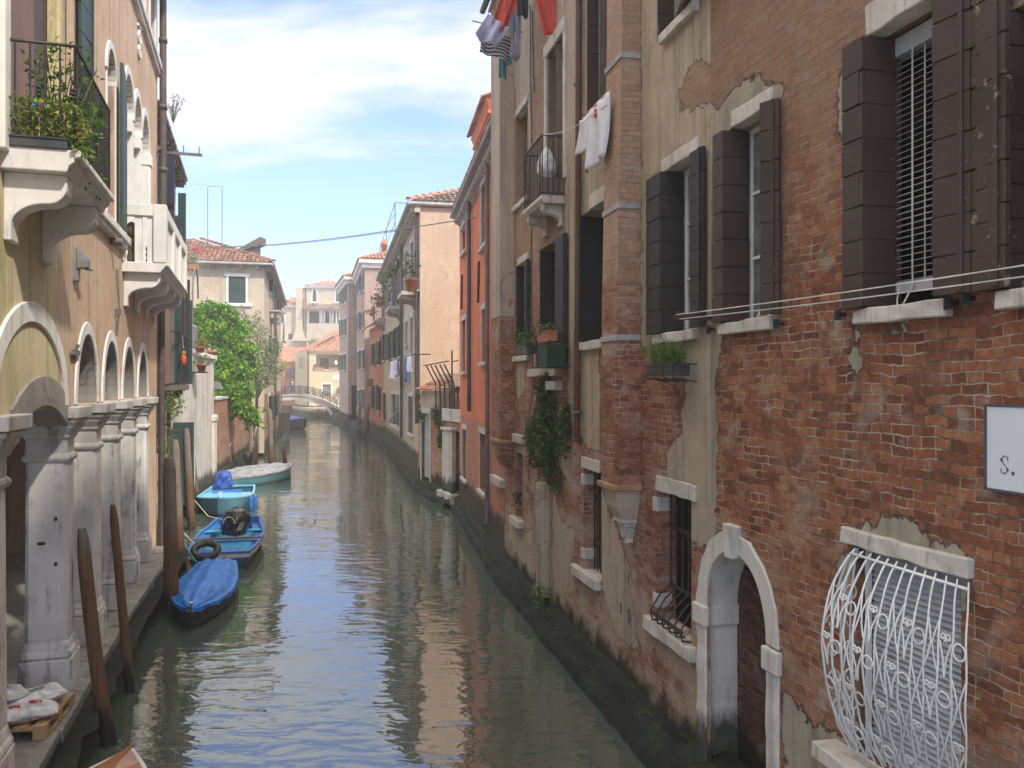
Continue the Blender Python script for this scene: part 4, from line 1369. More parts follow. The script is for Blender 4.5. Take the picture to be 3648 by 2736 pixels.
# ---------------------------------------------------------------- right bank: the plastered and patched house with the brick flue
RBF = Fr((1.979, 8.257), (-0.16, 18.0))
ZB = 12.3
house_b = thing('patched_house', 'house of peeling beige plaster over brick with brick flues and dark shutters', 'house', RBF.M)
polysB = [
    [(2285, -300), (2600, -300), (2600, 222), (2470, 224), (2431, 289), (2403, 420), (2451, 398), (2600, 366), (2600, 1930), (2470, 1935), (2380, 1800), (2376, 1640), (2420, 1530), (2440, 1400), (2430, 1262), (2300, 1232), (2283, 1240)],
    [(2005, -300), (2170, -300), (2165, 300), (2158, 690), (2150, 760), (2137, 1230), (2137, 1620), (2060, 1560), (2030, 1500), (2018, 1250), (2012, 700)],
    [(1945, -300), (2012, -300), (2010, 100), (1950, 210)],
    [(1825, -300), (1900, -300), (1896, 500), (1870, 780), (1850, 760), (1838, 330), (1825, 300)],
    [(1970, 1733), (2003, 1871), (2050, 1881), (2019, 2107), (1985, 2130), (1968, 2055)],
    [(2138, 1725), (2165, 1800), (2200, 1900), (2238, 2000), (2252, 2150), (2282, 2330), (2200, 2270), (2150, 2120), (2135, 2050)],
    [(1815, 1850), (1900, 1900), (1890, 2080), (1850, 1990), (1812, 1920)],
    [(1838, 1280), (1870, 1285), (1866, 1400), (1842, 1430)],
    [(1990, 1450), (2036, 1500), (2030, 1720), (1985, 1650)],
]
maskB = mask_fn(RBF, polysB)
oB0 = op(RBF, 2340, 2478, -420, 150, .27, ref=2345)
oB1 = op(RBF, 2375, 2480, 608, 1190, .27, ref=2375)
oB2u = op(RBF, 2090, 2215, -420, 395, .38, ref=2095)
oB2 = op(RBF, 2068, 2190, 770, 1223, .38, ref=2070)
oB3 = op(RBF, 1951, 2012, 205, 690, .30, ref=1951)
oB4 = op(RBF, 1922, 1986, 890, 1315, .30, ref=1925)
oB5 = op(RBF, 1838, 1882, 950, 1271, .30, ref=1840)
oB6 = op(RBF, 1838, 1880, 420, 735, .30, ref=1840)
oL1 = op(RBF, 2080, 2143, 1668, 2030, .24, ref=2085)
oL2 = op(RBF, 2340, 2463, 1745, 2212, .24, ref=2345)
oL0 = op(RBF, 1836, 1862, 1610, 1840, .30, ref=1840)
opsB = [oB0, oB1, oB2u, oB2, oB3, oB4, oB5, oB6, oL1, oL2, oL0]
wall('wall', M['brick_mixed'], house_b, 0, RBF.L, 0.2, ZB, opsB, 0.15, maskB)
mb = MB(); mb.box(0, RBF.L, -9, -8.9, 0.2, ZB); mb.box(RBF.L - .1, RBF.L, -8.9, -.02, .2, ZB - .01)
mb.build('rear_wall', M['plaster_dull'], house_b)
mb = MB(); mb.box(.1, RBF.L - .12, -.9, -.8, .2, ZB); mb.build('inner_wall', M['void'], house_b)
# eaves
mb = MB(); mb.box(-.01, RBF.L + .12, -.02, .22, ZB - .14, ZB); mb.box(-.01, RBF.L + .16, -.02, .34, ZB, ZB + .08)
n = 26
for k in range(n):
    x = .1 + k * (RBF.L - .1) / n; mb.box(x, x + .12, .0, .30, ZB - .26, ZB - .14)
ev = mb.build('eaves', M['cornice'], house_b, bevel=.01)
tile_roof(house_b, 'roof', M['tile'], (0, .42, ZB + .10), (1, 0, 0), (0, -1, .42), RBF.L + .1, 9.6, tw=.22, tl=.5, r=.095)
mb = MB(); mb.tube([(0, .46, ZB + .06), (RBF.L + .15, .46, ZB + .02)], .07, 8); mb.build('gutter', M['dark_pipe'], house_b)

# windows
bw0 = shuttered(house_b, RBF, oB0, 'wood_beam', 0, [(2409, .02, 2470, .30, None)], (2364, 2490), fill='void', glass_frame=False, nb=6, hook=False)
shutter(bw0, (oB0['s1'] - .03, 0), (oB0['s1'] - .03, -.25), oB0['z0'] + .02, oB0['z1'], M['shutter_brown'], .04, 6, False)
bw1 = shuttered(house_b, RBF, oB1, 'shutter_dark', .40, [(2462, .06, 2508, .05, None)], (2340, 2487), lint_u=(2363, 2490), fill='curtain', nb=7)
bw1['label'] = 'window with dark grey shutters beside the brick flue'
bw2u = shuttered(house_b, RBF, oB2u, 'shutter_brown', 0, [], None, fill='void', glass_frame=False)
shutter(bw2u, (oB2u['s1'] - .03, 0), (oB2u['s1'] - .03, -.22), oB2u['z0'] + .02, oB2u['z1'], M['shutter_brown'], .04, 8, False)
shutter(bw2u, (oB2u['s1'] - .28, -.10), (oB2u['s1'] - .30, -.34), oB2u['z0'] + .12, oB2u['z1'], M['wood_beam'], .05, 2, False)
bw2 = shuttered(house_b, RBF, oB2, 'shutter_dark', 0, [], (2077, 2150), lint_u=(2106, 2160), fill='void', glass_frame=False, linth=.2, sillh=.12)
shutter(bw2, (oB2['s1'] - .03, .0), (oB2['s1'] - .03, -.36), oB2['z0'] + .02, oB2['z1'] - .01, M['shutter_dark'], .04, 7, True)
# balcony door
a, b, c, d = oB3['s0'], oB3['s1'], oB3['z0'], oB3['z1']
mb = MB(); mb.box(a - .12, a, -.05, .04, c, d); mb.box(b, b + .12, -.05, .04, c, d); mb.box(a - .12, b + .12, -.05, .05, d, d + .22)
bw3 = mb.build('balcony_door', M['stone_sill'], house_b, bevel=.01)
mb = MB(); mb.box(a, b, -.2, -.16, c, d); mb.build('door_leaf', M['curtain'], bw3)
shutter(bw3, (b - .03, .0), (b - .03, -.16), c + .05, d, M['wood_old'], .04, 5, False); shutter(bw3, (a + .45, .02), (a + .40, -.15), c + .05, d, M['wood_old'], .05, 4, False)
# iron balcony
y1 = .362; sf, sn = RBF.s(1869, y1), RBF.s(1932, y1)
zsl = RBF.z(1932, 695, y1)
mb = MB()
mb.prism([(0, zsl), (y1 + .03, zsl), (y1 + .03, zsl - .06), (y1 - .02, zsl - .13), (0, zsl - .13)], 'x', sn - .04, sf + .04)
bal = mb.build('balcony', M['stone_sill'], house_b, bevel=.012)
for x in (sn + .06, sf - .22):
    mb = MB(); console(mb, x, x + .15, y1 - .02, zsl - .13, .34); mb.build('bracket', M['stone_sill'], bal, bevel=.01)
mb = MB(); zr = RBF.z(1932, 480, y1)
railing(mb, [(sn, 0), (sn, y1), (sf, y1), (sf, 0)], zsl, zr, .10, .009, .016)
mb.build('railing', M['iron'], bal)
mb = MB(); mb.box(sn + .02, sn + .06, .03, y1 - .02, zsl, zsl + .30); mb.build('weather_board', M['wood_beam'], bal)
bw4 = shuttered(house_b, RBF, oB4, 'shutter_dark', 0, [(1981, .08, 2017, .05, None)], (1891, 1988), fill='void', glass_frame=False, nb=8, sillh=.13)
shutter(bw4, (oB4['s1'] - .03, .0), (oB4['s1'] - .03, -.27), oB4['z0'] + .55, oB4['z1'] - .01, M['shutter_dark'], .04, 8, True)
bw5 = shuttered(house_b, RBF, oB5, 'shutter_dark', 0, [(1872, .05, 1882, .05, None)], (1833, 1886), lint_u=(1848, 1884), fill='void', glass_frame=False, nb=9)
shutter(bw5, (oB5['s1'] - .03, .0), (oB5['s1'] - .03, -.24), oB5['z0'] + .02, oB5['z1'] - .01, M['shutter_dark'], .04, 9, True)
bw6 = shuttered(house_b, RBF, oB6, 'shutter_dark', 0, [], (1833, 1884), lint_u=(1840, 1884), fill='curtain_grey', glass_frame='wood')
mb = MB(); s_, z_ = RBF.sz(1985, 1362); mb.box(s_ - .3, s_ + .3, -.02, .13, z_ - .13, z_ + .02); mb.build('corbel_block', M['stone_sill'], house_b, bevel=.01)


def barred(o, sill_u, lint_u, label, bulge):
    a, b, c, d = o['s0'], o['s1'], o['z0'], o['z1']
    w = slab(house_b, 'barred_window', RBF.s(lint_u[1]), RBF.s(lint_u[0]), d, d + .17, .03, mat='stone_sill', rough=.008)
    w['label'] = label
    slab(w, 'sill', RBF.s(sill_u[1]), RBF.s(sill_u[0]), c - .15, c, .09, back=.22, mat='stone_sill', rough=.012)
    mb = MB(); mb.box(a, b, -.26, -.235, c, d); mb.build('pane', M['void'], w)
    for z in (c + .14, d - .26):          # white stone hinge blocks set into the far jamb
        mb = MB(); mb.box(b - .015, b + .12, -.19, .015, z, z + .17); mb.build('hinge_block', M['stone_sill'], w, bevel=.015, rough=.012)
    mb = MB(); n = 6
    for k in range(n):
        x = a + .05 + (b - a - .1) * k / (n - 1)
        if bulge:
            mb.tube([(x, -.15, d), (x, -.15, c + .42), (x + .02, -.02, c + .30), (x + .03, .09, c + .12), (x + .02, .07, c + .02), (x, -.03, c + .01)], .011, 5)
        else:
            mb.tube([(x, -.15, d), (x, -.15, c)], .011, 5)
    for z in (c + .42, c + (d - c) * .72): mb.box(a, b, -.165, -.15, z - .02, z + .02)
    if bulge: mb.box(a + .03, b - .02, .08, .095, c + .10, c + .14)
    mb.build('bars', M['iron_rust'], w)
    return w


barred(oL1, (2052, 2139), (2075, 2139), 'barred window with white stone blocks in its brick jamb, left of the flue', False)
barred(oL2, (2313, 2482), (2342, 2482), 'barred window with bars bent outward at the bottom, right of the flue', True)
a, b, c, d = oL0['s0'], oL0['s1'], oL0['z0'], oL0['z1']
mb = MB(); mb.box(a, b, -.3, -.28, c, d); wl0 = mb.build('niche_window', M['void'], house_b)
slab(wl0, 'sill', a - .08, b + .1, c - .14, c, .12, mat='stone_sill')
for u_, v0, v1 in ((1853, 1548, 1578),):
    s_, z_ = RBF.sz(u_, v0); mb = MB(); mb.box(s_ - .35, s_ + .45, -.02, .07, RBF.z(u_, v1), z_); mb.build('stone_shelf', M['stone_sill'], house_b, bevel=.012)
s_, z_ = RBF.sz(1757, 1690)
mb = MB(); mb.box(s_ - .1, RBF.L - .02, -.02, .10, z_ - .16, z_ + .02); mb.build('stone_block', M['stone_sill'], house_b, bevel=.012)

# brick flue standing out of the wall
pb, pt = .312, .235
fn = RBF.s(2282); ff = RBF.s(2142, .31)
zc0 = RBF.z(2193, 1737, .31)
mb = MB()
zz = [zc0, 5.2, 8.5, ZB + 1.2]; pp = [pb, pb * .97, pt, pt]
vs = []
for z, p in zip(zz, pp):
    vs += [(fn, -.05, z), (fn, p, z), (ff, p, z), (ff, -.05, z)]
mb.add(vs, [(4 * i + k, 4 * i + (k + 1) % 4, 4 * i + 4 + (k + 1) % 4, 4 * i + 4 + k) for i in range(3) for k in range(4)] + [(0, 1, 2, 3), (12, 13, 14, 15)])
fl_ = mb.build('brick_flue', M['brick_pier'], house_b)
for u_, v_ in ((2228, 160), (2214, 722), (2196, 1203)):
    z = RBF.z(u_, v_, .3); t = pb + (pt - pb) * min(1, max(0, (z - 4) / 4.5))
    mb = MB(); mb.box(fn - .015, ff + .02, .0, t + .022, z - .035, z + .035); mb.build('band', M['band_grey'], fl_, bevel=.006)
mb = MB(); mb.box(fn - .03, ff + .035, -.02, pb + .05, zc0 - .045, zc0 + .03); mb.build('ledge', M['ledge_orange'], fl_, bevel=.015, rough=.008)
mb = MB(); z1, z2 = zc0 - .045, RBF.z(2205, 1850, .2)
vs = []
for z, x0, x1, p in ((z1, fn + .01, ff - .02, pb), (z1 - (z1 - z2) * .55, fn + .06, ff - .08, pb * .9), (z2, fn + .12, ff - .16, pb * .62)):
    vs += [(x0, -.05, z), (x0, p, z), (x1, p, z), (x1, -.05, z)]
mb.add(vs, [(4 * i + k, 4 * i + (k + 1) % 4, 4 * i + 4 + (k + 1) % 4, 4 * i + 4 + k) for i in range(2) for k in range(4)] + [(0, 1, 2, 3), (8, 9, 10, 11)])
mb.build('corbel', M['plaster_dull'], fl_)
mb = MB(); q = (fn + ff) / 2; zt = z2 + .01
mb.box(q - .17, q + .15, -.02, .20, zt - .05, zt); mb.box(q - .14, q + .12, -.02, .16, zt - .10, zt - .05)
mb.prism([(q - .10, zt - .10), (q + .08, zt - .10), (q + .035, zt - .24), (q - .055, zt - .24)], 'y', -.02, .14)
mb.prism([(q - .035, zt - .24), (q + .015, zt - .24), (q + .01, zt - .32), (q - .03, zt - .32)], 'y', -.02, .10)
mb.build('bracket', M['stone_sill'], fl_, bevel=.008)

# second flue at the far corner, plaster above and brick below
fn2 = RBF.s(1831); ff2 = RBF.L + .02; p2 = .30
zsw = RBF.z(1775, 1130, .3); zc2 = RBF.z(1790, 1575, .3)
mb = MB(); mb.box(fn2, ff2, -.05, p2, zsw, ZB + 1.6); f2 = mb.build('plastered_flue', M['plaster_dull'], house_b, bevel=.012)
mb = MB(); mb.box(fn2 + .01, ff2 - .01, -.05, p2 - .015, zc2, zsw); mb.build('flue_brick', M['brick_pier'], f2)
mb = MB(); mb.box(fn2 - .02, ff2 + .03, -.02, p2 + .03, zc2 - .05, zc2 + .02); mb.build('ledge', M['ledge_orange'], f2, bevel=.01)
mb = MB(); vs = []
for z, i_, p in ((zc2 - .05, 0.0, p2), (zc2 - .35, .1, p2 * .8), (zc2 - .55, .22, p2 * .5)):
    vs += [(fn2 + i_, -.05, z), (fn2 + i_, p, z), (ff2 - i_, p, z), (ff2 - i_, -.05, z)]
mb.add(vs, [(4 * i + k, 4 * i + (k + 1) % 4, 4 * i + 4 + (k + 1) % 4, 4 * i + 4 + k) for i in range(2) for k in range(4)] + [(0, 1, 2, 3), (8, 9, 10, 11)])
mb.build('corbel', M['brick_pier'], f2)
# half round outlet flue near the water
s_, zt = RBF.sz(1947, 1720); _, zb_ = RBF.sz(1947, 2117)
mb = MB(); n = 8
prof = [(s_ + .21 * math.cos(math.pi * k / n), .19 * math.sin(math.pi * k / n)) for k in range(n + 1)]
nv = 14; vs = []
for j in range(nv + 1):
    z = zb_ + (zt - zb_) * j / nv
    for x, y in prof: vs.append((x + RN.uniform(-.012, .012), y + RN.uniform(-.01, .01), z))
m_ = n + 1
mb.add(vs, [(j * m_ + k, j * m_ + k + 1, (j + 1) * m_ + k + 1, (j + 1) * m_ + k) for j in range(nv) for k in range(n)] + [tuple(range(nv * m_, nv * m_ + m_))], True)
mb.build('wall_drain', M['flue'], house_b)

# downpipe
s_, zb_ = RBF.sz(2056, 1545, .07); st = RBF.s(2066, .07)
mb = MB(); mb.tube([(st, .075, ZB), (s_ + (st - s_) * .4, .075, 6), (s_, .075, zb_), (s_ + .01, .05, zb_ - .10), (s_ + .03, -.05, zb_ - .16)], .053, 10)
dpipe = mb.build('drainpipe', M['brown_pipe'], house_b)
mb = MB()
for v_ in (840, 1468, 300):
    z = RBF.z(2060, v_, .07); mb.lathe([(.062, -.02), (.062, .02)], (s_ + (st - s_) * .3, .075, z), 10); mb.box(s_ - .01, s_ + .015, -.02, .05, z - .012, z + .012)
mb.build('clamp', M['grey_pipe'], dpipe)
# cables down the wall
mb = MB()
for u0, u1, v0, v1 in ((1892, 1897, 20, 520), (1899, 1907, 40, 330), (1896, 1899, 810, 1200)):
    a_ = RBF.sz(u0, v0); b_ = RBF.sz(u1, v1)
    mb.tube([(a_[0], .02, a_[1]), ((a_[0] + b_[0]) / 2 + .02, .02, (a_[1] + b_[1]) / 2), (b_[0], .02, b_[1])], .012, 5)
mb.build('cable', M['dark_pipe'], house_b)
# small scribble in purple paint
mb = MB(); s_, z_ = RBF.sz(2242, 2195)
mb.tube([(s_ + .045 * math.cos(t) * (1.0 if t < 5.6 else .5), .004, z_ + .085 * math.sin(t)) for t in [k * .42 for k in range(16)]] + [(s_ - .07, .004, z_ - .12)], .006, 4)
s_, z_ = RBF.sz(2212, 2170)
mb.tube([(s_, .004, z_ + .06), (s_ - .01, .004, z_ - .06)], .006, 4); mb.tube([(s_ + .03, .004, z_ + .06), (s_ - .04, .004, z_ + .075)], .006, 4)
mb.build('scribble', M['purple_paint'], house_b)
# insulator bracket at the far end near the eaves
mb = MB(); L_ = RBF.L + .02
for v_ in (130, 158):
    z = RBF.z(1746, v_, .3); mb.tube([(L_, .30, z - .1), (L_, .46, z - .1), (L_, .46, z)], .012, 5); mb.lathe([(.03, 0), (.045, .03), (.045, .12), (.03, .15)], (L_, .46, z), 8)
mb.build('insulator', M['gutter'], house_b)
# ---------------------------------------------------------------- washing and plants on the patched house
def on(fr, u, v, out=0.0):
    s, z = fr.sz(u, v, out)
    return fr.M @ Matrix.Translation((s, out, z))


def cl_at(name, mat, label, fr, uL, uR, vT, vB, out, cat='laundry', **k):
    """piece of washing spanning photograph pixels on a plane at distance out"""
    a, z1 = fr.sz(uL, vT, out); b, _ = fr.sz(uR, vT, out); _, z0 = fr.sz((uL + uR) / 2, vB, out)
    M_ = fr.M @ Matrix.Translation(((a + b) / 2, out, z1)) @ Matrix.Rotation(k.pop('yaw', 0.0), 4, 'Z') @ Matrix.Rotation(k.pop('tilt', 0.0), 4, 'Y')
    return cloth(name, M[mat], label, cat, M_, abs(a - b), z1 - z0, **k)


GW = 'washing hung high on the patched house'
def across(name, mat, label, u, vT, vB, o0, o1, s_off=0.0, **k):
    """washing hung on a pole that stands out from the wall: the cloth lies square to the wall"""
    s, z1 = RBF.sz(u, vT, (o0 + o1) / 2); _, z0 = RBF.sz(u, vB, (o0 + o1) / 2)
    M_ = RBF.M @ Matrix.Translation((s + s_off, (o0 + o1) / 2, z1)) @ Matrix.Rotation(R(90) + k.pop('yaw', 0.0), 4, 'Z') @ Matrix.Rotation(k.pop('tilt', 0.0), 4, 'Y')
    return cloth(name, M[mat], label, 'laundry', M_, o1 - o0, z1 - z0, group=GW, **k)


across('hanging_shirt', 'cloth_red', 'left of two coral red garments hung at the top of the patched house', 1828, -40, 118, .30, .62, wave=.05, tilt=-.35, seed=1, taper=.1)
across('hanging_trousers', 'cloth_black', 'dark teal garment hung high between the two coral red ones', 1862, -30, 60, .25, .45, wave=.05, seed=2)
across('hanging_shirt', 'cloth_lilac', 'pale lilac and white shirt hung under the red garment', 1778, 72, 168, .50, .95, wave=.06, tilt=-.55, seed=3)
across('hanging_shirt', 'cloth_striped', 'blue and white striped top hung above the teal cloth', 1772, 120, 205, .42, .98, wave=.06, tilt=-.15, seed=4)
across('hanging_trousers', 'cloth_grey', 'grey long trousers hung beside the striped top', 1836, 50, 215, .30, .52, wave=.04, seed=5, taper=.3, shape=lambda q, t: t < .3 or abs(q - .5) > .07)
across('hanging_towel', 'cloth_teal', 'teal cloth hanging lowest in the washing of the patched house', 1800, 195, 280, .36, .60, wave=.05, seed=6, shape=lambda q, t: t < .45 or q > .42)
across('hanging_trousers', 'cloth_red', 'right of two coral red garments hung at the top of the patched house', 1938, -40, 126, .02, .40, wave=.04, tilt=.22, seed=7)
pole = thing('laundry_pole', 'thin poles carrying the washing high on the patched house', 'pole', RBF.M)
mb = MB()
for u_, v_, oo in ((1800, -45, .9), (1840, -42, .8), (1790, 90, 1.0), (1940, -45, .5)):
    s_, z_ = RBF.sz(u_, v_, .4); mb.tube([(s_, -.02, z_ - .1), (s_, oo, z_ + .03)], .012, 5)
mb.build('rod', M['iron_grey'], pole)
# two white cloths by the downpipe
o_ = .34
cl_at('hanging_towel', 'cloth_white', 'narrow white cloth pegged on the line beside the brown drainpipe', RBF, 2068, 2106, 430, 535, .30, wave=.03, seed=8, nx=6, tilt=.0, lean=.12)
cl_at('hanging_towel', 'cloth_white', 'wide white cloth with a red peg, next to the brick flue', RBF, 2100, 2168, 395, 576, .34, wave=.05, seed=9, lean=.10)
ln = thing('washing_line', 'thin line running from the iron balcony to the brick flue', 'clothesline', RBF.M)
mb = MB(); p0 = RBF.sz(1932, 480, .36); p1 = RBF.sz(2165, 372, .34)
mb.tube([(p0[0] + (p1[0] - p0[0]) * k / 12, .35, p0[1] + (p1[1] - p0[1]) * k / 12 - .10 * math.sin(math.pi * k / 12)) for k in range(13)], .006, 5)
mb.build('cord', M['rope'], ln)
mb = MB(); p = RBF.sz(2121, 402, .34); mb.box(p[0] - .012, p[0] + .012, .325, .355, p[1] - .06, p[1] + .05); mb.build('peg', M['red_print'], ln)
# bag on the iron balcony
bg_ = MB(); s_, z_ = RBF.sz(1948, 590, .2)
bg_.lathe([(.03, .30), (.08, .22), (.15, .05), (.16, -.12), (.12, -.24), (.02, -.28)], (s_, .2, z_), 10)
tag(bg_.build('plastic_bag', M['bag_white'], None, RBF.M, rough=.05), 'pale plastic bag hung inside the iron balcony of the patched house', 'bag')


def W(fr, s, o, z):
    return fr.M @ Vector((s, o, z))


rotB = math.atan2(RBF.e.y, RBF.e.x)
def planter(fr, name, label, u, v, out, box, **k):
    s, z = fr.sz(u, v, out)
    return potted(name, label, W(fr, s, out, z), .1, k.pop('leaf', 'leaf_pot'), box=box, rot=math.atan2(fr.e.y, fr.e.x), **k)


pl1 = planter(RBF, 'window_planter', 'dark trough of long grass under the window with grey shutters', 2378, 1340, .20, (.74, .17), leaf='leaf_grass', n=10, ph=.13, pot='box_dark', size=.05, tall=.2, cat='planter')
lv = MB()
for _ in range(230):
    x, y = RN.uniform(-.36, .36), RN.uniform(-.07, .07); h = RN.uniform(.10, .34)
    dx, dy = RN.gauss(0, .07), RN.gauss(0, .06)
    lv.add([(x - .005, y, .12), (x + .005, y, .12), (x + dx * .5, y + dy * .5, .12 + h * .6), (x + dx, y + dy, .12 + h)], [(0, 1, 2), (1, 3, 2)])
lv.build('grass', M['leaf_grass'], pl1)
mb = MB()
for x in (-.36, -.12, .12, .36):
    mb.tube([(x, -.17, .12), (x, .10, .12), (x, .10, -.02), (x, -.17, -.06)], .008, 5)
mb.tube([(-.36, .10, .06), (.36, .10, .06)], .007, 5)
mb.build('iron_holder', M['iron'], pl1)
planter(RBF, 'window_planter', 'terracotta trough on the green netted box below the iron balcony', 1950, 1218, .30, (.62, .16), n=50, ph=.17, pot='terracotta', size=.05, tall=.14, cat='planter')
planter(RBF, 'window_planter', 'dark trough with a small leafy plant left of the green netted box', 1878, 1262, .36, (.8, .2), n=160, ph=.18, pot='box_dark', size=.05, tall=.26, droop=.15, cat='planter')
s_, z_ = RBF.sz(1960, 1312, .25)
gb = thing('netted_box', 'green netted window box with iron brackets under the terracotta trough', 'window box', RBF.M @ Matrix.Translation((s_, .25, z_)))
mb = MB(); mb.box(-.38, .30, -.15, .13, 0.0, .38); mb.build('netting', M['box_green'], gb, bevel=.02, rough=.02)
mb = MB()
for x in (-.38, .30, .62):
    mb.tube([(x, .14, .0), (x, .14, .42)], .012, 5); mb.tube([(x, -.22, .0), (x, .14, .36)], .010, 5)
mb.tube([(-.38, .15, .40), (.95, .15, .40)], .011, 5); mb.tube([(-.38, .15, .02), (.75, .15, .02)], .011, 5)
mb.build('iron_holder', M['iron'], gb)
# creeper hanging down the wall
cr = MB(); P = []
for (u_, v_, r_, n_, sq) in ((1935, 1400, .26, 330, 1.3), (1950, 1470, .36, 520, 1.2), (1920, 1540, .42, 650, 1.1), (1960, 1590, .40, 600, 1.1), (2000, 1530, .26, 300, 1.8), (1905, 1610, .26, 260, 1.1), (1955, 1660, .24, 230, 1.5), (1978, 1710, .13, 90, 1.8), (1890, 1570, .22, 200, 1.0), (2010, 1480, .16, 120, 2.0), (1940, 1355, .14, 90, 1.5)):
    s_, z_ = RBF.sz(u_, v_, .1)
    P += [(x, abs(y) * .75 + .01, z) for x, y, z in clump_pts((s_, .05, z_), r_, n_, sq, .1)]
leaves(cr, P, .042, long=2.2, up=.6)
t = thing('creeper', 'dark green creeper hanging down the wall under the window boxes of the patched house', 'plant', RBF.M)
cr.build('foliage', M['leaf_creeper'], t)
mb = MB()
for _ in range(16):
    s_, z_ = RBF.sz(RN.uniform(1900, 1990), 1350); s2, z2 = RBF.sz(RN.uniform(1880, 2010), RN.uniform(1560, 1740))
    mb.tube([(s_, .04, z_), ((s_ + s2) / 2 + RN.uniform(-.1, .1), .10, (z_ + z2) / 2), (s2, .03, z2)], .008, 4)
mb.build('stems', M['bark'], t)
# tuft growing from the foot of the drain
cr = MB(); s_, z_ = RBF.sz(1925, 2120, .2); leaves(cr, clump_pts((s_, .22, z_), .20, 160, 1.2, .1), .035, long=2); cr.tube([(s_, .22, z_ - .3), (s_, .22, z_ + .15)], .012, 4)
tag(cr.build('weed_tuft', M['leaf_grass'], None, RBF.M), 'small tuft of weeds at the foot of the grey wall drain', 'plant')
s_, z_ = RBF.sz(1849, 1836, .0)
potted('flower_pot', 'small pot with a dark plant in the low niche of the patched house', W(RBF, s_, -.02, z_), .10, 'leaf_creeper', n=70, size=.05, ph=.18, spread=.16, tall=.28)

# ---------------------------------------------------------------- orange house
CF = Fr((-0.16, 18.0), (-1.77, 28.0))
ZC = 9.7
house_c = thing('orange_house', 'orange plastered house with a flared chimney and white dentilled eaves', 'house', CF.M)
oc = [op(CF, 1716, 1741, 650, 875, .14, ref=1728), op(CF, 1719, 1738, 1100, 1290, .14, ref=1728), op(CF, 1650, 1664, 725, 800, .14, ref=1657), op(CF, 1649, 1662, 805, 900, .14, ref=1655),
      op(CF, 1648, 1662, 1140, 1325, .14, ref=1655), op(CF, 1650, 1664, 1530, 1705, .2, ref=1657), op(CF, 1712, 1733, 1545, 1750, .2, ref=1722)]
zb0 = 3.15
hi = [o for o in oc if o['z0'] > zb0]; lo = [o for o in oc if o['z0'] <= zb0]
wall('wall', M['plaster_orange'], house_c, 0, CF.L, zb0, ZC, hi, .6)
wall('base_wall', M['plaster_red'], house_c, 0, CF.L, .2, zb0, lo, .6, y=.006)
mb = MB(); mb.box(0, CF.L, -8, -7.9, .2, ZC); mb.box(CF.L - .08, CF.L, -7.9, -.01, .2, ZC); mb.build('rear_wall', M['plaster_orange'], house_c)
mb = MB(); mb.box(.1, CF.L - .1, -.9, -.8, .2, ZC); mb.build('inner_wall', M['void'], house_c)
for i, o in enumerate(oc):
    simple_window(house_c, o, .12, None, 'stone_sill', 'curtain' if i < 4 else 'void', trim=.10)
mb = MB(); mb.box(0, CF.L + .15, 0, .15, ZC, ZC + .10); mb.box(0, CF.L + .2, 0, .24, ZC + .10, ZC + .20)
for k in range(30):
    x = .1 + k * (CF.L - .1) / 30
    console(mb, x, x + .16, .20, ZC + .0, .34)
mb.build('cornice', M['cornice'], house_c)
tile_roof(house_c, 'roof', M['tile'], (0, .26, ZC + .24), (1, 0, 0), (0, -1, .40), CF.L + .1, 9.2, tw=.24, tl=.6, r=.105)
mb = MB(); mb.tube([(0, .27, ZC + .18), (CF.L + .2, .27, ZC + .18)], .06, 8); mb.build('gutter', M['gutter'], house_c)
s_ = CF.s(1672, .08); mb = MB(); mb.tube([(s_, .09, ZC), (s_, .09, 3.4)], .06, 8); mb.build('drainpipe', M['dark_pipe'], house_c)
s_ = CF.s(1741, .05); mb = MB(); mb.tube([(s_, .09, ZC + .1), (s_, .09, .8)], .055, 8); mb.build('drainpipe', M['grey_pipe'], house_c)
mb = MB()
for u_, v_ in ((1708, 1005), (1648, 1040)):
    s_, z_ = CF.sz(u_, v_); mb.tube([(s_ - .12, .03, z_ + .55), (s_ + .1, .03, z_ - .55)], .03, 4); mb.box(s_ - .15, s_ + .12, .0, .05, z_ - .02, z_ + .02)
mb.build('wall_anchor', M['iron'], house_c)
# chimney
s0, s1 = CF.s(1735, -.7), CF.s(1690, -.7)
zt = CF.z(1700, 475, -.7) - .35
mb = MB(); mb.box(s0 - .6, s1, -1.4, -.7, ZC, zt)
ch = mb.build('chimney', M['plaster_orange'], house_c)
mb = MB(); mb.box(s0 - .65, s1 + .06, -1.46, -.64, zt, zt + .10); vs = []
vs = [(s0 - .6, -1.4, zt + .1), (s1, -1.4, zt + .1), (s1, -.7, zt + .1), (s0 - .6, -.7, zt + .1), (s0 - .72, -1.52, zt + .42), (s1 + .12, -1.52, zt + .42), (s1 + .12, -.58, zt + .42), (s0 - .72, -.58, zt + .42)]
mb.add(vs, [(0, 1, 5, 4), (1, 2, 6, 5), (2, 3, 7, 6), (3, 0, 4, 7), (4, 5, 6, 7)])
mb.build('chimney_hood', M['plaster_orange'], ch)
tile_roof(ch, 'chimney_tiles', M['tile'], (s0 - .80, -.48, zt + .42), (1, 0, 0), (0, -1, .55), s1 - s0 + 1.05, .62, tw=.2, tl=.4)

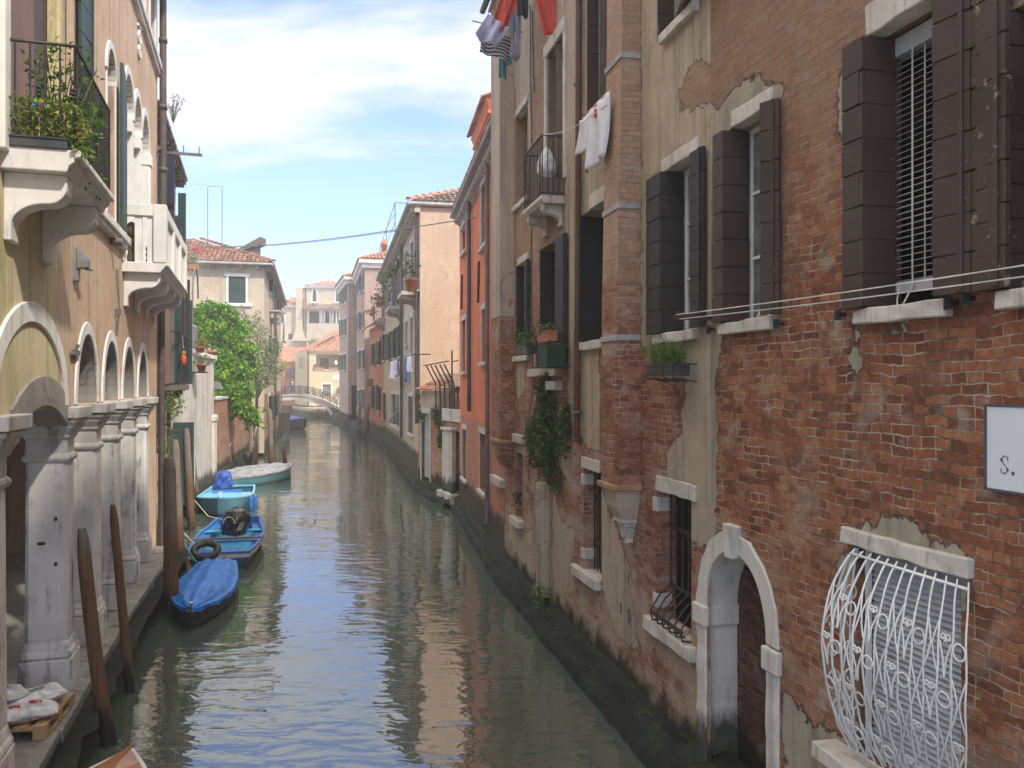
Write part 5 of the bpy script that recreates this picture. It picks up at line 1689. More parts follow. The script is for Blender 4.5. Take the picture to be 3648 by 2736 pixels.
# ---------------------------------------------------------------- low water gate wall with a railed terrace
DF = Fr((-1.77, 28.0), (-3.68, 32.6))
gate_wall = thing('terrace_wall', 'low worn brick wall with a narrow white door and a wire screened terrace on top', 'wall', DF.M)
ztp = DF.z(1590, 1457)
od = op(DF, 1503, 1533, 1472, 1740, .18, ref=1518); oe = op(DF, 1612, 1637, 1535, 1745, .5, ref=1620)
od['s1'] = min(od['s1'], DF.L - .1)
wall('wall', M['brick_garden'], gate_wall, 0, DF.L, .2, ztp, [od, oe], .4)
mb = MB(); mb.box(0, DF.L, -5, -.02, ztp - .1, ztp); mb.box(0, DF.L, -.55, -.5, .2, ztp - .1); mb.box(DF.L - .1, DF.L, -5, -.01, .2, ztp - .1); mb.build('terrace_floor', M['plaster_dull'], gate_wall)
mb = MB(); mb.box(od['s0'] + .02, od['s1'] - .02, -.16, -.10, od['z0'] + .4, od['z1'] - .02); dd = mb.build('door', M['curtain'], gate_wall)
mb = MB(); mb.box(od['s0'] - .12, od['s0'], -.1, .04, od['z0'], od['z1']); mb.box(od['s1'], od['s1'] + .1, -.1, .04, od['z0'], od['z1']); mb.box(od['s0'] - .12, od['s1'] + .1, -.1, .05, od['z1'], od['z1'] + .2); mb.build('door_frame', M['stone_sill'], dd)
s0, s1 = DF.s(1623), DF.s(1588)
mb = MB(); mb.box(s0, s1, -.02, .14, DF.z(1600, 1742), DF.z(1600, 1532)); mb.box(s0 - .06, s1 + .05, -.02, .2, DF.z(1600, 1532), DF.z(1600, 1522)); mb.build('stone_pier', M['plaster_white'], gate_wall, bevel=.02)
mb = MB(); mb.box(.0, s1 + .1, -.5, .32, .1, DF.z(1610, 1750)); mb.build('landing_step', M['stone_sill'], gate_wall, bevel=.03)
mb = MB(); mb.box(s0 - .8, s1 + .3, -.12, .06, ztp - .42, ztp + .02); mb.build('parapet', M['plaster_white'], gate_wall, bevel=.02)
s0, s1 = DF.s(1560), DF.s(1502)
mb = MB(); mb.box(s0, s1, -.5, .02, ztp - .05, DF.z(1530, 1392)); gp = mb.build('gate_head', M['plaster_dull'], gate_wall)
tile_roof(gp, 'tiles', M['tile_far'], (s0 - .1, .22, DF.z(1530, 1392)), (1, 0, 0), (0, -1, .45), s1 - s0 + .2, .9, tw=.2, tl=.45)
mb = MB(); zt1 = DF.z(1590, 1300)
for u_ in (1556, 1572, 1588, 1606, 1622):
    s_ = DF.s(u_); mb.tube([(s_, .02, ztp - .3), (s_, .05, ztp + .9), (s_ + .15, .35, zt1)], .028, 5)
mb.tube([(DF.s(1545) + .15, .35, zt1), (.1, .35, zt1 + .1)], .022, 5); mb.tube([(DF.s(1545), .04, ztp + .7), (.1, .04, ztp + .7)], .018, 5)
s_ = DF.s(1612); mb.tube([(s_, .02, ztp), (s_, .02, DF.z(1612, 1250))], .03, 5); mb.tube([(s_, .02, DF.z(1612, 1290)), (.05, .02, DF.z(1612, 1285))], .02, 5)
scr = mb.build('railing', M['iron_rust'], gate_wall)
mb = MB(); n = 34; s0, s1 = .05, DF.s(1560)
for k in range(n):
    x = s0 + (s1 - s0) * k / n
    for sg in (1, -1):
        x2 = x + sg * 1.0
        e = min(max(x2, s0), s1); zt_ = ztp + 1.25 * abs(e - x) / 1.0
        mb.tube([(x, .0, ztp), (e, .0, zt_)], .005, 3, False)
mb.build('wire_mesh', M['iron_grey'], gate_wall)
s_, z_ = DF.sz(1622, 1428, -.5)
pm = thing('palm', 'small palm on the railed terrace beside the orange house', 'plant', DF.M @ Matrix.Translation((.8, -.22, ztp)))
mb = MB(); mb.lathe([(.16, 0), (.2, .25), (.19, .28)], (0, 0, 0), 10); mb.build('pot', M['terracotta'], pm)
mb = MB(); mb.tube([(0, 0, .2), (.02, 0, .62)], [.05, .03], 6); mb.build('trunk', M['bark'], pm)
mb = MB()
for k in range(26):
    a = k * 2.4; el = RN.uniform(.2, 1.2); L_ = RN.uniform(.45, .75)
    pts = [Vector((.02, 0, .6)) + Vector((math.cos(a) * math.cos(el) * L_ * q, math.sin(a) * math.cos(el) * L_ * q, math.sin(el) * L_ * q - .5 * q * q * L_)) for q in (0, .35, .7, 1)]
    for i in range(3):
        sd = Vector((-math.sin(a), math.cos(a), 0)) * (.05, .07, .05, .0)[i]; se = Vector((-math.sin(a), math.cos(a), 0)) * (.05, .07, .05, .003)[i + 1]
        mb.add([pts[i] - sd, pts[i] + sd, pts[i + 1] + se, pts[i + 1] - se], [(0, 1, 2, 3)])
mb.build('fronds', M['leaf_pot'], pm)

lv = MB(); P = []
for u_, v_, r_ in ((1560, 1490, .32), (1572, 1530, .28), (1550, 1470, .3), (1565, 1570, .2), (1490, 1420, .3), (1494, 1480, .25)):
    s_, z_ = DF.sz(u_, v_, .08); P += [(x, abs(y) * .6 + .02, z) for x, y, z in clump_pts((s_, .03, z_), r_, 150, 1.3, .1)]
leaves(lv, P, .05, long=2.0, up=.5); t = thing('wall_creeper', 'green creeper spilling over the low terrace wall beside the white door', 'plant', DF.M); lv.build('foliage', M['leaf_creeper'], t)
mb = MB(); s_, z_ = DF.sz(1562, 1560, .08); mb.tube([(s_, .03, z_ - .2), (s_ + .1, .05, z_ + .4), (s_, .03, z_ + .8)], .012, 4); mb.build('stem', M['bark'], t)
# ---------------------------------------------------------------- peach house and the houses beyond it on the right bank
def side_frame(corner, e, Wd):
    """camera facing end wall of a right bank house: outward is against e"""
    n = -e; ex = Vector((n.y, -n.x, 0))
    return Fr((corner[0] - ex.x * Wd, corner[1] - ex.y * Wd), corner)


EF = Fr((-3.72, 33.5), (-8.98, 58.0)); ZE = 11.35
ES = side_frame((-3.72, 33.5), EF.e, 9.0)
house_e = thing('peach_house', 'long house with a bare peach end wall and three flowered balconies over the canal', 'house', EF.M)
oe_ = [op(EF, 1484, 1494, 830, 1037, .2, ref=1489), op(EF, 1465, 1474, 862, 1037, .2, ref=1470), op(EF, 1446, 1453, 895, 985, .2, ref=1450), op(EF, 1412, 1424, 935, 1090, .2, ref=1418), op(EF, 1392, 1401, 955, 1030, .2, ref=1396), op(EF, 1362, 1373, 990, 1137, .2, ref=1367),
       op(EF, 1484, 1492, 1125, 1265, .2, ref=1488), op(EF, 1464, 1472, 1132, 1260, .2, ref=1468), op(EF, 1446, 1453, 1145, 1230, .2, ref=1449), op(EF, 1424, 1432, 1160, 1270, .2, ref=1428), op(EF, 1404, 1412, 1175, 1275, .2, ref=1408), op(EF, 1386, 1394, 1185, 1282, .2, ref=1390), op(EF, 1364, 1372, 1195, 1285, .2, ref=1368),
       op(EF, 1455, 1473, 1412, 1545, .2, ref=1464), op(EF, 1395, 1425, 1405, 1520, .2, ref=1410), op(EF, 1362, 1374, 1398, 1490, .2, ref=1368)]
wall('wall', M['plaster_beige'], house_e, 0, EF.L, .2, ZE, oe_, 1.2)
wall('end_wall', M['plaster_peach'], house_e, 0, ES.L, .2, ZE, [], 1.2, M_=ES.M)
mb = MB(); mb.box(0, EF.L, -9, -8.9, .2, ZE); mb.box(EF.L - .1, EF.L, -8.9, -.01, .2, ZE); mb.build('rear_wall', M['plaster_beige'], house_e)
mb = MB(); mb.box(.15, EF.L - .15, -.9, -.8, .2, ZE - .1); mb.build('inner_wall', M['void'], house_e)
sh = [None, None, None, 'shutter_far', None, None, None, None, None, 'shutter_far', 'shutter_far', 'shutter_far', 'shutter_far', 'shutter_far', None, 'shutter_far']
for i, o in enumerate(oe_):
    simple_window(house_e, o, .14, sh[i], 'stone_sill', 'glass' if i % 3 else 'curtain_grey', leaf=.5, ang=14, trim=.12, nb=8, closed=(i == 13))
mb = MB(); mb.box(-.1, EF.L + .1, 0, .22, ZE - .22, ZE); mb.box(-.1, EF.L + .1, 0, .40, ZE, ZE + .1)
for k in range(60):
    x = k * EF.L / 60; mb.box(x, x + .2, .22, .36, ZE - .18, ZE)
mb.build('cornice', M['cornice'], house_e)
mb = MB(); mb.tube([(-.35, .46, ZE + .12), (EF.L + .1, .46, ZE + .12)], .09, 8); mb.tube([(-.12, .46, ZE + .12), (-.12, -9, ZE + .12)], .09, 8); mb.build('gutter', M['gutter'], house_e)
tile_roof(house_e, 'roof', M['tile_grey'], (0, .42, ZE + .18), (1, 0, 0), (0, -1, .42), EF.L, 5.0, clip=lambda u, v: u > v * .9, tw=.25, tl=.7, r=.11)
tile_roof(house_e, 'roof', M['tile_grey'], (-.15, -9, ZE + .18), (0, 1, 0), (1, 0, .42), 9.4, 5.0, clip=lambda u, v: u < 9.4 - v and u > v, tw=.25, tl=.5, r=.11)
tile_roof(house_e, 'ridge', M['tile_far'], (-.15, .35, ZE + .26), (.1, .1, 0), (1, -1, .42), .32, 6.6, tw=.3, tl=.5, r=.13)
s_ = EF.s(1496, .05); mb = MB(); mb.tube([(.18, .12, ZE), (.18, .12, 2.6)], .075, 8); mb.build('drainpipe', M['dark_pipe'], house_e)
mb = MB(); s_ = EF.s(1438); mb.tube([(s_, .12, ZE), (s_, .12, 1.5)], .07, 8); mb.build('drainpipe', M['dark_pipe'], house_e)
mb = MB(); mb.box(3.2, 4.2, -5.4, -4.2, ZE + 1.2, ZE + 2.5); mb.box(3.0, 4.4, -5.6, -4.0, ZE + 2.5, ZE + 2.62); mb.build('chimney', M['plaster_beige'], house_e)
mb = MB(); mb.box(5.4, 6.4, -2.2, -.7, ZE + .4, ZE + 1.2); mb.prism([(5.2, ZE + 1.2), (6.6, ZE + 1.2), (5.9, ZE + 1.6)], 'y', -2.4, -.5); mb.build('dormer', M['cornice'], house_e)
GB = 'flowered balconies of the peach house'
for i, (u0, vS, Ln, dp) in enumerate(((1494, 1037, 2.3, .72), (1436, 1090, 2.8, .72), (1373, 1137, 2.6, .72))):
    s0, zS = EF.sz(u0, vS); s1 = s0 + Ln
    mb = MB(); mb.box(s0, s1, -.02, dp, zS - .16, zS); bl_ = mb.build('balcony', M['cornice'], house_e)
    for x in (s0 + .15, s1 - .35):
        mb = MB(); console(mb, x, x + .2, dp - .1, zS - .16, .42); mb.build('bracket', M['cornice'], bl_)
    mb = MB(); railing(mb, [(s0, 0), (s0, dp), (s1, dp), (s1, 0)], zS, zS + 1.05, .13, .011, .02); mb.build('railing', M['iron_grey'], bl_)
GP = None
for lab, u0, vS, ds, o, leafm, kw in (
    ('large terracotta pot with a dark shrub on the nearest balcony of the peach house', 1470, 1037, .1, .45, 'leaf_creeper', dict(rad=.25, ph=.5, n=110, size=.09, spread=.35, tall=1.1)),
    ('hanging pink flowered plant above the middle balcony of the peach house', 1418, 1000, 0, .45, 'leaf_pot', dict(rad=.15, ph=.2, n=180, size=.09, spread=.42, tall=.6, flowers='petal_pink', nf=24)),
    ('tall bushy plant at the far end of the middle balcony of the peach house', 1378, 1090, 0, .6, 'leaf_pot', dict(rad=.2, ph=.3, n=260, size=.10, spread=.5, tall=1.7)),
    ('crimson flowering plant on the farthest balcony of the peach house', 1362, 1095, 0, .6, 'leaf_creeper', dict(rad=.2, ph=.2, n=160, size=.1, spread=.6, tall=.7, flowers='petal_pink', nf=60)),
    ('small red flowers trailing beyond the farthest balcony of the peach house', 1345, 1120, 1.6, .7, 'leaf_pot', dict(rad=.2, ph=.2, n=90, size=.1, spread=.5, tall=.35, flowers='petal_red', nf=40))):
    s_, z_ = EF.sz(u0, vS, .4); kw = dict(kw); potted('potted_plant', lab, W(EF, s_ + ds, o, z_), kw.pop('rad'), leafm, **kw)
GL = 'washing under the balconies of the peach house'
for nm, mt, lab, uL, uR, vT, vB in (('hanging_towel', 'cloth_white', 'white cloth hung left of the blue garment on the peach house', 1390, 1404, 1288, 1350), ('hanging_towel', 'cloth_lilac', 'pale striped cloth hung in the middle of the line on the peach house', 1406, 1420, 1282, 1340),
                                    ('hanging_trousers', 'cloth_navy', 'blue trousers hung on the peach house', 1441, 1454, 1276, 1358), ('hanging_towel', 'cloth_white', 'white cloth hung nearest on the peach house line', 1455, 1464, 1270, 1325)):
    cl_at(nm, mt, lab, EF, uL, uR, vT, vB, .55, wave=.08, seed=int(uL), group=GL)
mb = MB(); p0 = EF.sz(1390, 1284, .55); p1 = EF.sz(1480, 1262, .55)
mb.tube([(p0[0], .55, p0[1]), (p1[0], .55, p1[1])], .015, 4); mb.tube([(p0[0], 0, p0[1]), (p0[0], .6, p0[1])], .02, 4); mb.tube([(p1[0], 0, p1[1]), (p1[0], .6, p1[1])], .02, 4)
tag(mb.build('clothesline', M['iron'], None, EF.M), 'clothesline carrying white and blue washing below the balconies of the peach house', 'clothesline')
aw = thing('awning', 'green cloth awning tilted over a low dark window of the peach house', 'awning', EF.M)
p = EF.sz(1420, 1455, 0); q = EF.sz(1396, 1505, .4)
mb = MB(); mb.add([(p[0], .05, p[1]), (q[0], .05, p[1] - .2), (q[0], .55, q[1]), (p[0] , .5, q[1] + .1)], [(0, 1, 2, 3)]); o = mb.build('awning_cloth', M['awning'], aw); o.modifiers.new('t', 'SOLIDIFY').thickness = .02
for x in (p[0], q[0]):
    mb = MB(); mb.tube([(x, 0, q[1] - .1), (x, .5, q[1] + .02)], .02, 4); mb.build('awning_arm', M['iron'], aw)
# roof terrace frame
al = thing('roof_terrace', 'light metal frame of a roof terrace on the peach house', 'roof terrace', EF.M)
s0, s1 = EF.s(1425, -2), EF.s(1368, -2); z0 = ZE + .8; z1 = EF.z(1395, 805, -2)
mb = MB()
for x in (s0, (s0 + s1) / 2, s1):
    for y in (-3.6, -1.6): mb.tube([(x, y, z0), (x, y, z1)], .045, 5)
for y in (-3.6, -1.6):
    mb.tube([(s0, y, z1), (s1, y, z1)], .04, 5); mb.tube([(s0, y, z1 - 1.6), (s1, y, z1 - 1.6)], .03, 5); mb.tube([(s0, y, z1 - .9), ((s0 + s1) / 2, y, z1)], .03, 5)
for x in (s0, s1): mb.tube([(x, -3.6, z1), (x, -1.6, z1)], .04, 5)
mb.build('frame', M['iron_grey'], al)
mb = MB(); mb.box(s0, s1, -3.8, -1.4, z0 - .1, z0); mb.build('deck', M['wood_beam'], al)
mb = MB(); mb.add([(s1 - .6, -1.55, z1 + .1), (s1 + .9, -1.55, z1 - .1), (s1 + 1.4, -1.5, z1 - 1.4), (s1 + .4, -1.5, z1 - 1.5)], [(0, 1, 2, 3)]); mb.build('cloth', M['curtain'], al)
mb = MB(); leaves(mb, clump_pts((s1 + 1.0, -1.6, z0 + .5), .55, 130, 1, .2), .14); mb.build('flowers', M['petal_red'], al)

# narrow red house
FF_ = Fr((-8.98, 58.0), (-11.6, 67.4)); ZF = 8.6
house_f = thing('red_house', 'narrow red house squeezed between the peach and the pink houses', 'house', FF_.M)
of_ = [dict(s0=1.5, s1=2.4, z0=5.6, z1=7.3, d=.2), dict(s0=5.5, s1=6.4, z0=5.6, z1=7.3, d=.2), dict(s0=1.5, s1=2.4, z0=2.3, z1=4.0, d=.2), dict(s0=5.5, s1=6.4, z0=2.3, z1=4.0, d=.2)]
wall('wall', M['plaster_red'], house_f, 0, FF_.L, .2, ZF, of_, 1.2)
mb = MB(); mb.box(0, FF_.L, -8, -.3, .2, ZF); mb.build('rear_wall', M['plaster_red'], house_f)
for o in of_: simple_window(house_f, o, .14, 'shutter_far', leaf=.4, ang=20, trim=.12)
tile_roof(house_f, 'roof', M['tile_far'], (0, .4, ZF), (1, 0, 0), (0, -1, .5), FF_.L, 6.5, tw=.3, tl=.8, r=.13)
mb = MB(); s_, z_ = FF_.sz(1338, 1357, .3); mb.box(s_ - .3, s_ + .5, 0, .9, z_ - .4, z_ - .3); mb.box(s_ - .3, s_ + .5, .5, .9, z_ - .3, z_ + .15); mb.build('window_box', M['wood_beam'], house_f)

# pink houses
def pink(name, label, F_, Wd, Zt, fr_ops, side_ops, side_shut=True):
    S_ = side_frame((F_.P0.x, F_.P0.y), F_.e, Wd)
    h = thing(name, label, 'house', F_.M)
    o1 = [op(F_, *a, .2, ref=(a[0] + a[1]) / 2) for a in fr_ops]
    wall('wall', M['brick_pink'], h, 0, F_.L, .3, Zt, o1, 1.3)
    o2 = [op(S_, *a, .2, ref=(a[0] + a[1]) / 2) for a in side_ops]
    wall('end_wall', M['brick_pink'], h, 0, S_.L, .3, Zt, o2, 1.3, M_=S_.M)
    mb = MB(); mb.box(0, F_.L, -Wd, -Wd + .1, .3, Zt); mb.box(F_.L - .1, F_.L, -Wd + .1, -.01, .3, Zt); mb.box(.15, F_.L - .2, -Wd + .2, -.35, Zt - .2, Zt); mb.box(.4, F_.L - .2, -.9, -.8, .3, Zt - .2); mb.build('rear_wall', M['brick_pink'], h)
    for o in o1: simple_window(h, o, .14, 'shutter_far', 'stone_white', leaf=.5, ang=6, trim=.1, nb=8)
    mb = MB(); mb.box(-.45, F_.L + .3, -Wd, .45, Zt, Zt + .30); mb.box(-.22, F_.L + .2, -Wd, .22, Zt - .35, Zt); mb.build('cornice', M['stone_white'], h)
    tile_roof(h, 'roof', M['tile_far'], (-.5, .5, Zt + .34), (1, 0, 0), (0, -1, .4), F_.L + .8, 4, clip=lambda u, v: u > v, tw=.3, tl=.7, r=.13)
    tile_roof(h, 'roof', M['tile_far'], (-.5, -Wd, Zt + .34), (0, 1, 0), (1, 0, .4), Wd + .5, 4.2, clip=lambda u, v: u < Wd + .5 - v, tw=.3, tl=.7, r=.13)
    return h, S_


GF = Fr((-12.1, 68.0), (-15.0, 80.0))
hg, GS = pink('pink_house', 'tall pale pink brick house with dark shutters, the nearer of the two', GF, 8, 14.1,
    [(1277, 1285, 975, 1043), (1290, 1298, 972, 1040), (1277, 1283, 1112, 1176), (1291, 1298, 1110, 1172), (1275, 1284, 1250, 1316), (1289, 1298, 1247, 1312), (1276, 1281, 1390, 1450), (1290, 1297, 1388, 1455)], [])
mb = MB(); mb.lathe([(.25, 0), (.22, 1.1), (.32, 1.1), (.32, 1.3), (.15, 1.7)], (2.5, -1.8, 14.9), 10); mb.build('chimney', M['plaster_red'], hg)
HF = Fr((-15.9, 80.4), (-18.75, 90.0))
hh, HS = pink('pink_house', 'pale pink brick house behind the taller one, beside the iron bridge', HF, 7, 14.3,
    [(1215, 1222, 1025, 1083), (1226, 1234, 1020, 1080), (1213, 1220, 1138, 1197), (1224, 1232, 1136, 1195), (1212, 1219, 1265, 1320), (1223, 1231, 1262, 1318)], [(1252, 1271, 1372, 1495)])
mb = MB(); o = op(HS, 1252, 1271, 1372, 1495, .2, ref=1261)
mb.box(o['s0'], o['s1'], -.2, -.18, o['z0'], o['z1'])
gt = mb.build('gate', M['void'], hh, HS.M)
mb = MB()
for k in range(9):
    x = o['s0'] + (o['s1'] - o['s0']) * k / 8; mb.tube([(x, -.02, o['z0']), (x, -.02, o['z1'])], .018, 4)
for z in (o['z0'] + .9, o['z0'] + 2.4): mb.box(o['s0'], o['s1'], -.04, 0, z, z + .06)
mb.build('gate_bars', M['iron'], gt, HS.M)

# ---------------------------------------------------------------- iron bridge
BX0, BX1, BY0, BY1 = -31.2, -21.2, 99.0, 101.8
br = thing('iron_bridge', 'arched bridge of pale stone with lattice iron railings closing the canal', 'bridge', (0, 0, 0))
bc = (BX0 + BX1) / 2; hs = (BX1 - BX0) / 2 - .5
def deck(x): return 2.95 - 1.45 * (abs(x - bc) / (hs + .5)) ** 1.9
def arch(x): return .35 + 1.92 * math.sqrt(max(0, 1 - ((x - bc) / hs) ** 2))
n = 32; up_, dn_ = [], []
xs = [BX0 - .3 + (BX1 - BX0 + .6) * k / n for k in range(n + 1)]
prof = [(x, deck(x) - .14) for x in xs] + [(x, max(arch(x), -.5) if abs(x - bc) < hs else -.5) for x in reversed(xs)]
mb = MB()
for y in (BY0, BY1):
    for k in range(n):
        x0, x1 = xs[k], xs[k + 1]
        b0 = arch(x0) if abs(x0 - bc) < hs else -.5; b1 = arch(x1) if abs(x1 - bc) < hs else -.5
        mb.add([(x0, y, b0), (x1, y, b1), (x1, y, deck(x1) - .14), (x0, y, deck(x0) - .14)], [(0, 1, 2, 3)])
for k in range(n):
    x0, x1 = xs[k], xs[k + 1]
    if abs(x0 - bc) < hs and abs(x1 - bc) < hs:
        mb.add([(x0, BY0, arch(x0)), (x1, BY0, arch(x1)), (x1, BY1, arch(x1)), (x0, BY1, arch(x0))], [(0, 1, 2, 3)])
mb.build('spandrel', M['plaster_beige'], br)
mb = MB()
for y0, y1 in ((BY0 - .06, BY0 + .2), (BY1 - .2, BY1 + .06)):
    mb.arcband(bc, .35, hs, 1.92, hs + .32, 2.24, y0, y1, 0.03, math.pi - .03, 28)
mb.build('arch', M['stone_sill'], br)
mb = MB()
for k in range(n):
    x0, x1 = xs[k], xs[k + 1]
    mb.add([(x0, BY0 - .1, deck(x0) - .14), (x1, BY0 - .1, deck(x1) - .14), (x1, BY0 - .1, deck(x1) + .08), (x0, BY0 - .1, deck(x0) + .08), (x0, BY1 + .1, deck(x0) - .14), (x1, BY1 + .1, deck(x1) - .14), (x1, BY1 + .1, deck(x1) + .08), (x0, BY1 + .1, deck(x0) + .08)],
           [(0, 1, 2, 3), (3, 2, 6, 7), (5, 4, 7, 6), (0, 4, 5, 1)])
mb.build('deck', M['cornice'], br)
for y in (BY0 + .03, BY1 - .03):
    mb = MB(); h_ = 1.0
    mb.tube([(x, y, deck(x) + h_) for x in xs], .035, 5); mb.tube([(x, y, deck(x) + .12) for x in xs], .025, 5)
    m_ = 12
    for k in range(m_ + 1):
        x = xs[0] + (xs[-1] - xs[0]) * k / m_; mb.box(x - .03, x + .03, y - .03, y + .03, deck(x) + .05, deck(x) + h_ + .08)
        if k < m_:
            x2 = x + (xs[-1] - xs[0]) / m_; xm = (x + x2) / 2; zm = deck(xm)
            for (a_, b_) in ((0, 1), (1, 0)):
                for f_ in (0, .5):
                    xa = x + (x2 - x) * f_; xb = xa + (x2 - x) * .5
                    mb.tube([(xa, y, deck(xa) + .12 + .86 * a_), (xb, y, deck(xb) + .12 + .86 * b_)], .018, 4)
            for f_ in (.25, .75):
                xc = x + (x2 - x) * f_
                mb.tube([(xc + .16 * math.cos(t * .6283), y, deck(xc) + .55 + .22 * math.sin(t * .6283)) for t in range(11)], .016, 4)
    mb.build('railing', M['iron'], br)

# ---------------------------------------------------------------- houses closing the view beyond the bridge
def cam_frame(uL, uR, Y, dY=0.0):
    """camera facing wall between two photograph columns"""
    return Fr((at(uR, Y + dY), Y + dY), (at(uL, Y), Y))


slab_poly('quay_far', [(-25.6, 104.0), (-20.4, 102.0), (-18, 140), (-40, 140), (-29.5, 113)], 1.15, M['plaster_dull'])
J = cam_frame(1095, 1225, 108.0, 2.0)
house_j = thing('yellow_house', 'low lemon yellow house with a recessed loggia beyond the bridge', 'house', J.M)
ZJ = J.z(1097, 1250)
oj = [op(J, 1126, 1209, 1262, 1316, 1.2, ref=1150), op(J, 1149, 1178, 1369, 1412, .25, ref=1160)]
wall('wall', M['plaster_lemon'], house_j, 0, J.L, .4, ZJ, oj, 1.2)
JL = Fr((at(1095, 108.0), 108.0), (at(1062, 113.0), 113.0))
ojl = [op(JL, u_, u_ + 4, 1272, 1316, .2, ref=u_) for u_ in (1066, 1073, 1081)]
wall('side_wall', M['plaster_lemon'], house_j, 0, JL.L, .4, ZJ, ojl, 1.2, M_=JL.M)
mb = MB(); mb.box(.05, J.L - .05, -9, -1.25, .4, ZJ); mb.build('rear_wall', M['plaster_lemon'], house_j)
mb = MB(); o = op(J, 1149, 1177, 1275, 1315, 1, ref=1160); mb.box(o['s0'], o['s1'], -1.24, -1.1, o['z0'], o['z1']); mb.build('window', M['glass'], house_j)
for o in ojl:
    mb = MB(); mb.box(o['s0'], o['s1'], -.2, -.15, o['z0'], o['z1']); mb.build('window', M['glass'], house_j, JL.M)
o = oj[1]; mb = MB(); mb.box(o['s0'], o['s1'], -.25, -.18, o['z0'], o['z1']); dj = mb.build('door', M['curtain_grey'], house_j)
mb = MB(); mb.box(o['s0'] - .18, o['s0'], -.05, .06, o['z0'], o['z1']); mb.box(o['s1'], o['s1'] + .18, -.05, .06, o['z0'], o['z1']); mb.box(o['s0'] - .18, o['s1'] + .18, -.05, .06, o['z1'], o['z1'] + .2); mb.build('door_frame', M['stone_white'], dj)
o = oj[0]; mb = MB(); mb.box(o['s0'] - .1, o['s1'] + .1, -1.0, .12, o['z0'] - .14, o['z0']); mb.build('loggia_sill', M['stone_white'], house_j)
tile_roof(house_j, 'roof', M['tile_far'], (-.3, .5, ZJ + .05), (1, 0, 0), (0, -1, .55), J.L + .8, 6.0, clip=lambda u, v: u < J.L + .8 - v * .85, tw=.3, tl=.7, r=.13)
tile_roof(house_j, 'roof', M['tile_far'], (JL.M.inverted() @ Vector((at(1097, 107.5), 107.5, 0)))[:2] + (ZJ + .05,), (1, 0, 0), (0, -1, .55), JL.L, 5.0, tw=.3, tl=.7, r=.13, clip=lambda u, v: u > v * .5, M_=JL.M)
mb = MB(); mb.tube([(J.L - .1, .12, ZJ), (J.L - .1, .12, .5)], .09, 6); mb.build('drainpipe', M['dark_pipe'], house_j)
mb = MB(); s0, z0 = J.sz(1207, 1354); s1, z1 = J.sz(1184, 1337); mb.box(s0, s1, 0, .06, z0, z1); mb.build('plaque', M['stone_white'], house_j)
mb = MB(); s_, z_ = J.sz(1208, 1391); mb.prism([(s_ + .42 * math.cos(k * .3927), z_ + .42 * math.sin(k * .3927)) for k in range(16)], 'y', .3, .36); tag(mb.build('round_sign', M['iron_grey'], None, J.M), 'round dark sign on the corner beside the yellow house', 'sign')
for lab, u_ in (('pink flower trough at the left of the yellow loggia', 1138), ('pink flower trough at the right of the yellow loggia under the lantern', 1190)):
    s_, z_ = J.sz(u_, 1315, .2); potted('flower_trough', lab, W(J, s_, .1, z_), .2, 'leaf_pot', n=60, size=.13, ph=.22, box=(1.5, .3), tall=.35, flowers='petal_pink', nf=70, rot=math.atan2(J.e.y, J.e.x), cat='planter')
ln = thing('lantern', 'small lantern hanging at the right of the yellow loggia', 'lantern', J.M); s_, z_ = J.sz(1195, 1296)
mb = MB(); mb.lathe([(.05, .45), (.22, .3), (.2, -.1), (.1, -.2)], (s_, .3, z_), 6); mb.build('lantern_glass', M['white_paint'], ln); mb = MB(); mb.tube([(s_, .3, z_ + .45), (s_, .3, z_ + 1.1), (s_ - .7, .0, z_ + 1.1)], .03, 4); mb.build('bracket', M['iron'], ln)

# low brick house with creeper behind the bridge
Q = cam_frame(960, 1072, 117.0)
house_q = thing('low_house', 'low reddish house with a tile roof behind the left end of the bridge', 'house', Q.M); ZQ = Q.z(1030, 1290)
wall('wall', M['plaster_red'], house_q, 0, Q.L, .3, ZQ, [], 2)
mb = MB(); mb.box(0, Q.L, -6, -.1, .3, ZQ - .05); mb.build('rear_wall', M['plaster_red'], house_q)
tile_roof(house_q, 'roof', M['tile_far'], (0, .5, ZQ), (1, 0, 0), (0, -1, .5), Q.L, 5, tw=.3, tl=.8, r=.13)
mb = MB()
for k in range(7):
    s_, z_ = Q.sz(1020 + k * 4.5, 1345); mb.box(s_ - .1, s_ + .08, .02, .12, z_, Q.z(1030, 1312))
mb.build('fence_boards', M['wood_beam'], house_q)
t = thing('golden_bush', 'golden orange leaved bush hanging by the left end of the bridge', 'plant', (at(1000, 96), 96, 0)); mb = MB(); z_ = H - (1300 - CY) / FPX * 96
leaves(mb, clump_pts((.2, 0, z_), .75, 260, .8, .1) + clump_pts((-.4, 0, z_ - .8), .6, 160, .9, .1), .17); mb.build('foliage', M['leaf_gold'], t)
mb = MB(); mb.tube([(0, .3, .3), (.05, .2, z_ * .6), (.2, 0, z_)], [.09, .06, .03], 6); mb.build('stem', M['bark'], t)

